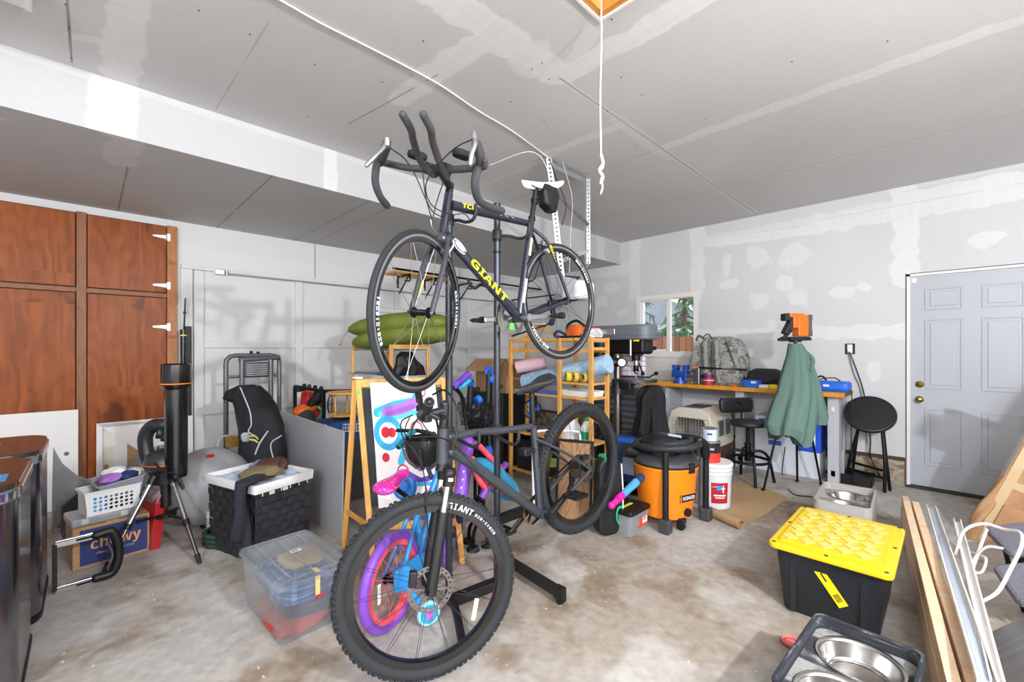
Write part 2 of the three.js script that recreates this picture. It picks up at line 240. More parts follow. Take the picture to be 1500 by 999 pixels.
{ // soffit along the garage-door wall
  const xs = p => PZp(p, 150, SOFZ).x;
  const t = mudTex(1024, 512, BX, RX, 0, 2.4,
    [[xs(165), 0.0, xs(165), 0.32, 0.1, 1], [xs(484), 0, xs(484), 0.33, 0.06, 0.9], [xs(880), 0, xs(880), 0.33, 0.1, 0.7], [0.16, 0.4, 0.16, 0.85, 0.09, 0.55], [BX, 0.29, RX, 0.3, 0.02, 0.3]], [[-0.35, 0.55, 0.05, 0.03]],
    [[0.2, 0.9, 0.2, 2.3, 0.9], [0.95, 0.35, 0.95, 2.3, 0.8], [1.7, 0.35, 1.7, 2.3, 0.7], [1.9, 0.35, 1.9, 2.3, 0.6], [BX, 2.1, RX, 2.1, 0.4], [3, 0.35, 3, 2.3, 0.6]], [196, 196, 196], [220, 220, 219]);
  // unrolled: v 0..0.32 is the face (from the bottom), beyond that the underside
  const g = span(BX, RX, SOFY, CEIL, LZ, SOFZ).toNonIndexed(), p = g.attributes.position, n = g.attributes.normal, uv = g.attributes.uv;
  for (let i = 0; i < p.count; i++) { const under = n.getY(i) < -0.5; uv.setXY(i, (p.getX(i) - BX) / (RX - BX), (under ? 0.36 + (SOFZ - p.getZ(i)) : p.getY(i) - SOFY) / 2.4); }
  struct('trim_2', g, mat(0xffffff, 0.8, 0, { map: t }), 'white boxed soffit running above the garage door', 'soffit');
}
// side-door wall
const WZ0 = -3.157, WZ1 = -2.277, WY0 = 1.235, WY1 = 2.075, DZ0 = -0.3, DZ1 = 0.66, DY = 2.055;
{
  const P = (px, py) => { const q = PXp(px, py, RX); return [q.z, q.y]; };
  const bl = [[1063, 391, 0.05, 0.14], [1108, 378, 0.13, 0.15], [1166, 376, 0.15, 0.14], [1068, 417, 0.11, 0.06], [1147, 414, 0.09, 0.08], [1112, 440, 0.12, 0.09], [1168, 437, 0.12, 0.08], [1235, 427, 0.13, 0.07], [1264, 420, 0.07, 0.06], [1130, 477, 0.05, 0.06], [1440, 352, 0.12, 0.06], [895, 420, 0.14, 0.1], [880, 440, 0.1, 0.1], [910, 460, 0.1, 0.06], [1280, 545, 0.06, 0.12]].map(b => [...P(b[0], b[1]), b[2], b[3]]);
  const z = px => PXp(px, 400, RX).z;
  const t = mudTex(1536, 768, LZ, BZ, 0, CEIL, [[z(930), 2.1, z(930), 2.9, 0.09, 0.85], [z(1021), 2.05, z(1021), 2.88, 0.1, 0.95], [z(1326), 2.0, z(1326), 2.86, 0.11, 0.95], [LZ, 1.5, BZ, 1.5, 0.075, 0.85], [z(1020), 2.68, z(1200), 2.62, 0.06, 0.9], [z(1200), 2.66, BZ, 2.68, 0.1, 0.8], [z(1330), 2.78, BZ, 2.76, 0.07, 0.8], [LZ, 2.5, -3.2, 2.5, 0.08, 0.7], [-3.4, 1.2, -2.2, 1.2, 0.05, 0.6], [z(1030), 2.72, z(1320), 2.74, 0.05, 0.6]], bl, [[z(1200), 2.72, BZ, 2.74, 0.15], [z(1320), 2.85, BZ, 2.88, 0.1]], [212, 212, 212], [230, 230, 229]);
  const s = poly([[LZ - 0.1, 0.28], [DZ0, 0.28], [DZ0, DY], [DZ1, DY], [DZ1, 0], [BZ + 0.1, 0], [BZ + 0.1, CEIL], [LZ - 0.1, CEIL]]);
  s.holes.push(new THREE.Path([[WZ0, WY0], [WZ0, WY1], [WZ1, WY1], [WZ1, WY0]].map(p => new THREE.Vector2(...p))));
  const g = ext(s, 0.14).applyMatrix4(basis(V(0, 0, 1), V(0, 1, 0), V(-1, 0, 0))).translate(RX + 0.14, 0, 0);
  struct('wall_right', g, mat(0xffffff, 0.8, 0, { map: onMap(t, LZ, BZ, 0, CEIL) }), 'white taped drywall wall with the small window and side door', 'wall');
  T.curb = tex(512, 128, (u, v) => { const a = fbm(u * 24, v * 5, 4), b = fbm(u * 60, v * 14, 3); return mixc([168, 156, 138], [118, 98, 76], sstep(0.4, 0.68, a)).map(k => k + (b - 0.5) * 60); });
  struct('baseboard_right', span(RX + 0.01, RX + 0.14, 0, 0.24, LZ, DZ0), matM(scaled(T.curb, 0.5, 3), 0.9), 'stained concrete stem wall under the drywall', 'curb');
  struct('trim_3', span(RX + 0.008, RX + 0.14, 0.24, 0.28, LZ, DZ0), matM(scaled(woodTex([92, 70, 56], [70, 52, 42], [56, 40, 30], 1, 1, 0.5, 256), 2), 0.9), 'dark wooden sill plate strip above the concrete', 'sill plate');
}
{ // garage-door wall: plain above and beside the door
  const t = mudTex(768, 384, BX, RX, 0, CEIL, [[BX, 2.3, RX, 2.3, 0.05, 0.25]], [], [[1.93, 2.15, 1.93, 2.6, 0.8], [0.62, 2.4, 0.62, 2.58, 0.5], [4.1, 2.15, 4.1, 2.6, 0.5]], [232, 232, 231], [240, 240, 240]);
  struct('wall_left', span(BX - 0.1, RX + 0.14, 0, CEIL, LZ - 0.14, LZ), (() => { const m = mat(0xffffff, 0.8, 0, { map: onMap(t, BX, RX, 0, CEIL) }); m.userData.metres = true; return m; })(), 'white wall above and around the panelled garage door', 'wall');
  struct('wall_back', span(BX - 0.12, BX, 0, CEIL, LZ, BZ), mat(0xe4e2df, 0.85), 'plain white drywall wall behind the bins', 'wall');
  struct('wall_front', span(BX, RX, 0, CEIL, BZ, BZ + 0.12), mat(0xe4e2df, 0.85), 'plain white drywall wall beside the lamp', 'wall');
}
// window
{
  const w = thing('window_1', 'small white sliding window looking out to a fence', 'window', [RX, (WY0 + WY1) / 2, (WZ0 + WZ1) / 2]); w.userData.kind = 'structure';
  const F = M.white, cz = (WZ0 + WZ1) / 2, fw = 0.06;
  wpart(w, 'frame', [span(RX - 0.012, RX + 0.13, WY0 + 0.001, WY0 + fw, WZ0 + 0.001, WZ1 - 0.001), span(RX - 0.012, RX + 0.13, WY1 - fw, WY1 - 0.001, WZ0 + 0.001, WZ1 - 0.001), span(RX - 0.011, RX + 0.13, WY0 + fw, WY1 - fw, WZ0 + 0.001, WZ0 + fw), span(RX - 0.011, RX + 0.13, WY0 + fw, WY1 - fw, WZ1 - fw, WZ1 - 0.001)], F);
  wpart(w, 'sash', [span(RX + 0.02, RX + 0.07, WY0 + fw, WY1 - fw, -2.72, -2.665, 0.004), span(RX + 0.02, RX + 0.07, WY0 + fw, WY0 + fw + 0.03, WZ0 + fw, -2.7, 0.004), span(RX + 0.02, RX + 0.07, WY1 - fw - 0.02, WY1 - fw, WZ0 + fw, -2.7, 0.004), span(RX + 0.02, RX + 0.07, WY0 + fw, WY1 - fw, WZ0 + fw, WZ0 + fw + 0.025, 0.004)], M.white);
  wpart(w, 'sill', span(RX - 0.02, RX + 0.13, WY0 - 0.02, WY0, WZ0 - 0.01, WZ1 + 0.01, 0.004), F);
  const glass = mat(0xffffff, 0.02, 0, { transmission: 1, thickness: 0, ior: 1.45 });
  wpart(w, 'pane', span(RX + 0.045, RX + 0.049, WY0 + fw, WY1 - fw, WZ0 + fw, -2.72), glass); wpart(w, 'pane', span(RX + 0.085, RX + 0.089, WY0 + fw, WY1 - fw, -2.665, WZ1 - fw), glass);
}
// side door
{
  const paint = mat(0xb2b5bb, 0.45), d = thing('door_1', 'pale grey six panel steel side door', 'door', [RX, 0, (DZ0 + DZ1) / 2]); d.userData.kind = 'structure';
  const x = RX + 0.02, z0 = DZ0 + 0.034, z1 = DZ1 - 0.034;
  wpart(d, 'slab', span(x, x + 0.044, 0.03, DY - 0.03, z0, z1), paint);
  for (const [a, b] of [[-0.165, 0.085], [0.2, 0.45]]) for (const [y0, y1] of [[1.695, 1.9], [0.955, 1.61], [0.23, 0.77]]) {
    const w = b - a, h = y1 - y0, s = rrect(w, h, 0.004), hole = rrect(w - 0.03, h - 0.03, 0.003, 0, 0, THREE.Path); s.holes.push(hole);
    const m = basis(V(0, 0, 1), V(0, 1, 0), V(-1, 0, 0)), at = g => g.applyMatrix4(m).translate(x, (y0 + y1) / 2, (a + b) / 2);
    const p = wpart(d, 'panel', at(ext(s, 0.007, 0.003)), paint); wpart(p, 'field', at(ext(rrect(w - 0.075, h - 0.075, 0.004), 0.007, 0.0034)), paint);
  }
  for (const [y, n] of [[0.992, 'deadbolt'], [0.85, 'door_knob']]) {
    const z = z0 + 0.065, k = n === 'deadbolt' ? lathe([[0.0001, 0], [0.031, 0], [0.032, 0.006], [0.026, 0.016], [0.01, 0.02], [0.009, 0.026], [0.0001, 0.028]], 24) : lathe([[0.0001, 0], [0.031, 0], [0.032, 0.005], [0.014, 0.012], [0.012, 0.028], [0.024, 0.036], [0.028, 0.048], [0.024, 0.06], [0.0001, 0.064]], 24);
    wpart(d, n, k.rotateZ(Math.PI / 2).translate(x, y, z), M.brass, n === 'deadbolt' ? 'round brass deadbolt' : 'round brass door knob');
  }
  wpart(d, 'jamb', [span(RX - 0.004, RX + 0.13, 0.02, DY, DZ0 + 0.01, DZ0 + 0.034), span(RX - 0.004, RX + 0.13, 0.02, DY, DZ1 - 0.034, DZ1 - 0.01), span(RX - 0.004, RX + 0.13, DY - 0.03, DY - 0.008, DZ0 + 0.01, DZ1 - 0.01), span(x + 0.045, x + 0.1, 0.02, DY - 0.02, DZ0 + 0.02, DZ1 - 0.02)], M.white);
  wpart(d, 'rough_stud', [span(RX + 0.004, RX + 0.12, 0, DY, DZ0 - 0.006, DZ0 + 0.01), span(RX + 0.004, RX + 0.12, DY - 0.008, DY + 0.004, DZ0, DZ1)], mat(0x6d5547, 0.85), 'bare brown stud edge beside the jamb');
  wpart(d, 'threshold', span(RX - 0.01, RX + 0.13, 0, 0.026, DZ0 + 0.01, DZ1 - 0.01, 0.005), mat(0x3a322c, 0.5, 0.3));
  wpart(d, 'sticker', span(x - 0.0012, x, 1.965, 2.005, z0 + 0.01, z0 + 0.045), M.white, 'small white square sticker');
}
// old wooden garage door with battens, its track rail and latch
{
  const P = (px, py) => PZp(px, py, LZ), paint = mat(0xe6e6e3, 0.6), g = thing('garage_door', 'white wooden garage door with battens and a top rail', 'garage door', [3.1, 0, LZ]); g.userData.kind = 'structure';
  const x0 = 0.77, x1 = 5.45, top = 2.12;
  wpart(g, 'door_face', span(x0, x1, 0, top, LZ, LZ + 0.02), paint);
  for (const x of [x0 + 0.03, 1.743, 3.0, 4.257, x1 - 0.03]) wpart(g, 'stile', span(x - 0.04, x + 0.04, 0, top - 0.01, LZ + 0.02, LZ + 0.05, 0.003), paint);
  for (const y of [0.7, 1.375]) for (const [a, b] of [[x0 + 0.07, 1.703], [1.783, 2.96], [3.04, 4.217], [4.297, x1 - 0.07]]) wpart(g, 'batten', span(a, b, y - 0.035, y + 0.035, LZ + 0.02, LZ + 0.045, 0.003), paint);
  wpart(g, 'top_rail', span(0.66, x1, top - 0.002, top + 0.035, LZ, LZ + 0.055, 0.003), paint);
  wpart(g, 'side_post', span(0.655, x0 - 0.02, 0, top, LZ, LZ + 0.03, 0.002), paint);
  wpart(g, 'lock_rod', rod(V(0.95, top - 0.012, LZ + 0.065), V(5.3, top - 0.012, LZ + 0.065), 0.008), M.galv);
  wpart(g, 'latch', [span(0.93, 1.01, top - 0.03, top + 0.02, LZ + 0.05, LZ + 0.08, 0.004), cyl(0.012, 0.05, 1.03, top, LZ + 0.08)], M.steel, 'small steel latch on the top rail');
}
// brown built-in cupboard
{
  const c = thing('wall_cupboard', 'tall built-in cupboard with stained brown plywood doors and steel hinges', 'cupboard', [-0.4, 0, LZ]);
  const zf = LZ + 0.03, fr = matM(scaled(woodTex([150, 92, 46], [122, 70, 32], [92, 48, 20], 1, 0.8, 0.5), 1.2), 0.5), fr2 = matM(scaled(woodTex([190, 122, 62], [160, 92, 40], [120, 62, 26], 1, 0.8, 0.6), 1.4), 0.5);
  wpart(c, 'carcass', span(-1.55, 0.628, 0, 2.51, LZ, zf - 0.012), mat(0x4a2c16, 0.7));
  wpart(c, 'post', span(0.55, 0.628, 0, 2.515, LZ, zf + 0.014, 0.003), fr2); wpart(c, 'post', span(-0.062, 0.0, 0, 2.515, LZ, zf + 0.014, 0.003), fr); wpart(c, 'post', span(-1.6, -1.53, 0, 2.515, LZ, zf + 0.014, 0.003), fr);
  wpart(c, 'cross_rail', span(0, 0.55, 1.82, 1.86, LZ, zf + 0.008, 0.002), fr); wpart(c, 'cross_rail', span(-1.53, -0.062, 1.82, 1.86, LZ, zf + 0.008, 0.002), fr);
  const doors = [[0.006, 0.544, 1.868, 2.5], [0.006, 0.544, 0.06, 1.812], [-0.8, -0.07, 1.868, 2.5], [-0.8, -0.07, 0.06, 1.812], [-1.52, -0.81, 1.868, 2.5], [-1.52, -0.81, 0.06, 1.812]];
  doors.forEach(([a, b, y0, y1], i) => {
    const m = M.ply.clone(); m.map = scaled(T.ply, 0.8, 0.8, 0.37 * i, 0.21 * i); m.userData.metres = true; m.clearcoat = 0.06; m.clearcoatRoughness = 0.3; m.specularIntensity = 0.35;
    const d = wpart(c, 'door', span(a, b, y0, y1, zf - 0.01, zf + 0.012, 0.003), m);
    if (a === 0.006) for (const y of y1 > 2 ? [2.4, 1.935] : [1.54, 0.4]) {
      const s = poly([[0, -0.018], [0, 0.018], [-0.1, 0.006], [-0.1, -0.006]]);
      wpart(d, 'hinge', [ext(s, 0.003).translate(b, y, zf + 0.013), span(b + 0.008, b + 0.03, y - 0.035, y + 0.035, zf + 0.014, zf + 0.017), rod(V(b + 0.003, y - 0.03, zf + 0.018), V(b + 0.003, y + 0.03, zf + 0.018), 0.005)], M.alu, 'steel tee hinge');
    }
  });
}
// outdoors beyond the window
{
  const ground = wsolo('garden_ground', 'pale dry ground outside the window', 'ground', span(RX + 0.2, 40, -0.2, -0.1, -30, 12), mat(0x9c9484, 0.95)); ground.userData.kind = 'structure';
  const f = thing('garden_fence', 'reddish brown board fence seen through the window', 'fence', [10.2, -0.1, -5]), fm = [0x8d5c42, 0x7f513a, 0x96664b].map(c => mat(c, 0.85));
  const bg = rbox(0.025, 1.72, 0.135, 0.004); for (let i = 0; i < 34; i++) { const b = finish(new THREE.Mesh(bg, fm[i % 3])); b.name = 'board'; b.position.set(0, 0.86 + 0.01 * (i % 2), -2.4 + i * 0.145); f.add(b); }
  part(f, 'rail', [box(0.04, 0.09, 5, 0.035, 0.4, 0), box(0.04, 0.09, 5, 0.035, 1.4, 0)], fm[1]);
  const h = thing('neighbour_house', 'white house gable with grey roof behind the fence', 'house', [20, -0.1, -9.6]);
  part(h, 'wall', box(5, 2.6, 6, 0, 1.3, 0), mat(0xd4d8dc, 0.8)); part(h, 'roof', ext(poly([[-3.5, 2.5], [3.5, 2.5], [0, 4.3]]), 5.4).rotateY(Math.PI / 2).translate(-2.7, 0, 0), mat(0x8d97a2, 0.85)); part(h, 'fascia', [beam(V(-2.75, 2.5, 3.5), V(-2.75, 4.3, 0), 0.1, 0.18), beam(V(-2.75, 2.5, -3.5), V(-2.75, 4.3, 0), 0.1, 0.18)], M.white); part(h, 'window', box(0.06, 0.9, 1.2, -2.52, 1.7, 1), mat(0x39424c, 0.2));
  for (const [x, z, hh, lab] of [[12, -6.9, 4.2, 'leaning frosty conifer with drooping boughs behind the fence'], [14.2, -6.2, 4.0, 'smaller grey green conifer beside the house gable']]) {
    const t = thing('garden_tree', lab, 'tree', [x, -0.1, z]), gs = [];
    part(t, 'trunk', cyl(0.13, hh, 0, hh / 2, 0, 0.04, 10), mat(0x5b5148, 0.9));
    for (let i = 0; i < 64; i++) { const y = rr(0.9, hh), a = rr(0, 6.28), l = (1 - y / (hh * 1.15)) * rr(0.9, 1.9), q = V(Math.cos(a) * l, y - l * 0.35, Math.sin(a) * l); gs.push(rod(V(0, y, 0), q, 0.05, 0.012, 5)); for (let k = 0; k < 4; k++) { const s = V(0, y, 0).lerp(q, rr(0.4, 1)); gs.push(rod(s, s.clone().add(V(rr(-0.25, 0.25), rr(-0.4, -0.05), rr(-0.25, 0.25))), 0.045, 0.01, 4)); } }
    part(t, 'foliage', gs, mat(0x5d7a5c, 0.9));
  }
}
// lamps out of view: two unseen bulbs and an added fill strip
{
  for (const [key, lab] of [['bulb', 'unseen bulb out of view, lighting the room from the right'], ['bulb2', 'unseen bulb out of view, lighting the garage door wall and cupboard']]) {
    const L = LAMPS[key], o = thing('unseen_bulb', lab, 'lamp', L.at, 0, 'unseen bulbs');
    const b = part(o, 'bulb', ball(L.size, 0, 0, 0, 24), mat(0xffffff, 0.4, 0, { emissive: 0xf3f7ff, emissiveIntensity: 6 })); b.castShadow = false;
    part(o, 'socket', cyl(0.03, 0.08, 0, L.size + 0.03, 0), M.white); part(o, 'cord', cyl(0.004, CEIL - L.at[1] - L.size - 0.07, 0, (CEIL - L.at[1] + L.size + 0.07) / 2, 0), M.white);
    const l = new THREE.PointLight(L.color, L.cd); l.castShadow = true; l.shadow.radius = L.size / 0.02; l.position.set(...L.at); l.name = 'unseen_bulb_light'; scene.add(l);
  }
  const S = LAMPS.strip2, s = thing('added_fill_strip', 'added strip light behind the camera for soft fill', 'lamp', S.at);
  part(s, 'housing', rbox(1.3, 0.05, 0.32, 0.01, 0, 0.012, 0), M.white); part(s, 'diffuser', box(1.24, 0.008, 0.28, 0, -0.016, 0), mat(0xffffff, 0.5, 0, { emissive: 0xf3f7ff, emissiveIntensity: 3 }));
  const q = new THREE.RectAreaLight(S.color, S.power, 1.24, 0.28); q.position.set(S.at[0], S.at[1] - 0.03, S.at[2]); q.lookAt(S.at[0], 0, S.at[2]); q.name = 'added_fill_glow'; scene.add(q);
}

// ---------- bicycles on the stand ----------
// a wheel as a part (group) of its bike: its own z axis lies along the axle
const wheelShapes = {};
function wheel(bike, name, at, axle, R, w, o = {}) {
  const g = gpart(bike, name, at.clone().sub(bike.position));
  const up = o.up || UPV, z = axle.clone().normalize(), x = up.clone().cross(z).normalize(), y = z.clone().cross(x); g.quaternion.setFromRotationMatrix(basis(x, y, z));
  const gs = [torus(R - w, w, 64, 12)];
  if (o.knobs) { const k = rbox(0.013, 0.009, 0.011, 0.002, 0, 0, 0, 1); for (let i = 0; i < 96; i++) { const a = i / 96 * Math.PI * 2; for (const [s, r] of [[-0.8, 0.62], [-0.28, 0.97], [0.28, 0.97], [0.8, 0.62]]) { const off = (i % 2 ? 0.5 : 0) * (Math.abs(s) < 0.5 ? 1 : 0); const q = k.clone().translate(0, R - w + w * r, w * s); gs.push(q.rotateZ(a + off * 0.03)); } } }
  part(g, 'tire', gs, o.tire || M.tire);
  const ri = R - 2 * w - (o.rimH || 0.03), ro = R - 2 * w + 0.006, rw = o.rimW || w * 0.62;
  const prof = [[ri, -rw * 0.4], [ri + 0.004, -rw], [ro, -rw], [ro, rw], [ri + 0.004, rw], [ri, rw * 0.4], [ri, -rw * 0.4]];
  part(g, 'rim', toCreasedNormals(lathe(prof, 64).rotateX(Math.PI / 2), 0.5), o.rim || M.blackGloss);
  if (o.rimStripe) for (const s of [-1, 1]) part(g, 'brake_track', new THREE.RingGeometry(ro - 0.011, ro - 0.001, 64).rotateY(s < 0 ? Math.PI : 0).translate(0, 0, s * (rw + 0.0006)), o.rimStripe);
  const hw = o.hub || 0.045;
  part(g, 'hub', [cyl(0.014, hw * 2, 0, 0, 0).rotateX(Math.PI / 2), cyl(0.024, 0.004).rotateX(Math.PI / 2).translate(0, 0, hw * 0.75), cyl(0.024, 0.004).rotateX(Math.PI / 2).translate(0, 0, -hw * 0.75)], o.hubMat || M.blackMetal);
  const N = o.spokes || 20, sm = o.spokeMat || M.dark, key = [R, hw, N, o.spokeR].join();
  wheelShapes[key] = wheelShapes[key] || [rod(V(0.02, 0, hw * 0.75), V(ri * 0.985, ri * 0.17, 0), o.spokeR || 0.0011, o.spokeR || 0.0011, 5), rod(V(0.02, 0, -hw * 0.75), V(ri * 0.985, -ri * 0.17, 0), o.spokeR || 0.0011, o.spokeR || 0.0011, 5)];
  for (let i = 0; i < N; i++) { const s = finish(new THREE.Mesh(wheelShapes[key][i % 2], sm)); s.name = 'spoke'; s.rotation.z = i / N * Math.PI * 2 + (i % 2 ? 0.09 : 0); g.add(s); }
  if (o.disc) { const d = o.disc, s = new THREE.Shape(); s.absarc(0, 0, d, 0, Math.PI * 2); const hole = new THREE.Path(); hole.absarc(0, 0, d * 0.78, 0, Math.PI * 2, true); s.holes.push(hole); for (let i = 0; i < 24; i++) { const h = new THREE.Path(), a = i / 24 * 6.283; h.absarc(Math.cos(a) * d * 0.89, Math.sin(a) * d * 0.89, d * 0.045, 0, Math.PI * 2, true); s.holes.push(h); } const gs2 = [ext(s, 0.002, 0, 24)]; for (let i = 0; i < 6; i++) gs2.push(box(d * 0.58, 0.008, 0.002, d * 0.52, 0, 0.001).rotateZ(i * Math.PI / 3)); part(g, 'brake_disc', merged(gs2.map(q => q.translate(0, 0, hw * 0.8 * (o.discSide || 1)))), M.brushed); }
  if (o.cogs) { const gs3 = []; for (let i = 0; i < o.cogs; i++) gs3.push(cyl(0.024 + i * o.cogStep, 0.0018, 0, 0, 0, 0.024 + i * o.cogStep, 28).rotateX(Math.PI / 2).translate(0, 0, -hw * 0.95 + i * 0.0042)); part(g, 'cassette', gs3, M.brushed); }
  if (o.letters) for (const [str, a0, col, size] of o.letters) { const gs4 = []; let a = a0; for (const ch of str) { if (ch !== ' ') gs4.push(text(ch, size, 0.0012).translate(0, R - 2 * w + (o.letterR || 0), (o.letterZ || w * 0.9)).rotateZ(a)); a -= o.letterStep || size * 1.02 / (R - 2 * w); } part(g, 'lettering', gs4, col); }
  if (o.print) for (const [a0, n, size, col] of o.print) { const gs5 = []; for (let i = 0; i < n; i++) { const q = i % 3 === 1 ? merged([box(size * 0.9, size * 0.3, 0.0012, 0, size * 0.32, 0), box(size * 0.9, size * 0.3, 0.0012, 0, -size * 0.32, 0)]) : box(size * (i % 2 ? 0.35 : 0.8), size * (i % 4 === 3 ? 0.6 : 0.95), 0.0012); gs5.push(q.translate(0, R - 2 * w + (o.letterR || 0), (o.letterZ || w * 0.9)).rotateZ(a0 - i * size * 1.25 / (R - 2 * w))); } part(g, 'printed_marks', gs5, col).userData.kind = 'stuff'; }
  return g;
}
function ringGear(r, teeth, th) { const s = new THREE.Shape(); for (let i = 0; i < teeth; i++) { const a = i / teeth * 6.2832, b = (i + 0.5) / teeth * 6.2832; if (i) s.lineTo(Math.cos(a) * r, Math.sin(a) * r); else s.moveTo(Math.cos(a) * r, Math.sin(a) * r); s.lineTo(Math.cos((a + b) / 2) * (r + 0.004), Math.sin((a + b) / 2) * (r + 0.004)); s.lineTo(Math.cos(b) * r, Math.sin(b) * r); } s.closePath(); const h = new THREE.Path(); h.absarc(0, 0, r - 0.013, 0, Math.PI * 2, true); s.holes.push(h); return ext(s, th, 0, 24); }
function chainset(bike, bb, rings, ringZ, armDir, armLen, mats, pedal) {   // armDir: direction of the near crank arm in the plane of the bike
  const far = armDir.clone().negate(), zN = bb.z + 0.07, zF = bb.z - 0.075;
  const c = wpart(bike, 'crankset', [rod(V(bb.x, bb.y, zF), V(bb.x, bb.y, zN), 0.014), beam(V(bb.x, bb.y, zN), V(bb.x + armDir.x * armLen, bb.y + armDir.y * armLen, zN + 0.012), 0.014, 0.028, UPV, 0.006), cyl(0.02, 0.02).rotateX(Math.PI / 2).translate(bb.x, bb.y, zN), beam(V(bb.x, bb.y, zF), V(bb.x + far.x * armLen, bb.y + far.y * armLen, zF - 0.012), 0.014, 0.028, UPV, 0.006)], mats[0]);
  const gs = []; for (let i = 0; i < 5; i++) gs.push(beam(V(bb.x, bb.y, ringZ), V(bb.x + Math.cos(i * 1.2566 + 0.4) * (rings[0] - 0.006), bb.y + Math.sin(i * 1.2566 + 0.4) * (rings[0] - 0.006), ringZ), 0.006, 0.016));
  rings.forEach((r, i) => wpart(c, 'chainring', ringGear(r, Math.round(r * 500), 0.0025).translate(bb.x, bb.y, ringZ + i * 0.008), mats[1])); wpart(c, 'spider', gs, mats[0]);
  for (const [dir, z, s] of [[armDir, zN + 0.06, 1], [far, zF - 0.06, -1]]) { const p = V(bb.x + dir.x * armLen, bb.y + dir.y * armLen, z); wpart(bike, 'pedal', pedal(p, s), M.black); }
}
const flatPedal = p => [rbox(0.02, 0.018, 0.09, 0.004, p.x, p.y, p.z), rbox(0.012, 0.016, 0.095, 0.003, p.x - 0.048, p.y, p.z), rbox(0.012, 0.016, 0.095, 0.003, p.x + 0.048, p.y, p.z), rbox(0.1, 0.016, 0.012, 0.003, p.x, p.y, p.z - 0.045), rbox(0.1, 0.016, 0.012, 0.003, p.x, p.y, p.z + 0.045), rbox(0.1, 0.014, 0.008, 0.003, p.x, p.y, p.z)];
const clipPedal = p => [rbox(0.06, 0.022, 0.05, 0.008, p.x, p.y, p.z), torus(0.026, 0.006, 20, 8, Math.PI).rotateX(Math.PI / 2).rotateY(Math.PI / 2).translate(p.x - 0.03, p.y, p.z), rbox(0.02, 0.034, 0.042, 0.006, p.x + 0.03, p.y + 0.004, p.z)];
function saddle(bike, nose, tail, mtl, width = 0.14) {   // nose and tail on the top line
  const d = tail.clone().sub(nose), L = d.length(); d.normalize(); const side = V(0, 0, 1), up = side.clone().cross(d).multiplyScalar(1);
  if (up.y < 0) up.negate();
  const g = grid(28, 26, (u, v) => { const a = u * Math.PI * 2, t = v, w = (0.018 + (width / 2 - 0.018) * sstep(0.35, 0.95, t)) * Math.pow(Math.max(0, 1 - Math.pow(Math.abs(t - 0.5) * 2, 6)), 0.5) + 0.0005, h = 0.024 * Math.pow(Math.max(0.001, 1 - Math.pow(Math.abs(t - 0.5) * 2, 8)), 0.5); const c = Math.cos(a), s = Math.sin(a); return nose.clone().addScaledVector(d, t * L).addScaledVector(side, w * c).addScaledVector(up, (s > 0 ? 0.012 * s : h * 1.3 * s) - 0.01 + 0.012 * Math.sin(t * 3.1) * -0.5 + (t > 0.8 ? (t - 0.8) * 0.05 : 0)); }, true);
  const s = wpart(bike, 'saddle', g, mtl), m = nose.clone().lerp(tail, 0.5).addScaledVector(up, -0.045);
  const rails = []; for (const k of [-0.022, 0.022]) rails.push(tube([nose.clone().lerp(tail, 0.12).addScaledVector(up, -0.02).add(V(0, 0, k * 0.5)), nose.clone().lerp(tail, 0.35).addScaledVector(up, -0.045).add(V(0, 0, k)), nose.clone().lerp(tail, 0.65).addScaledVector(up, -0.045).add(V(0, 0, k)), nose.clone().lerp(tail, 0.9).addScaledVector(up, -0.022).add(V(0, 0, k * 1.6))], 0.0035, 16, 6)); wpart(s, 'saddle_rails', rails, M.blackMetal); return m;
}
function steer(a, angle) { const L = V(0, 0, 1).applyAxisAngle(a, angle); return { a, L, F: L.clone().cross(a).negate().normalize() }; }   // F points ahead of the bike (towards -x when straight)

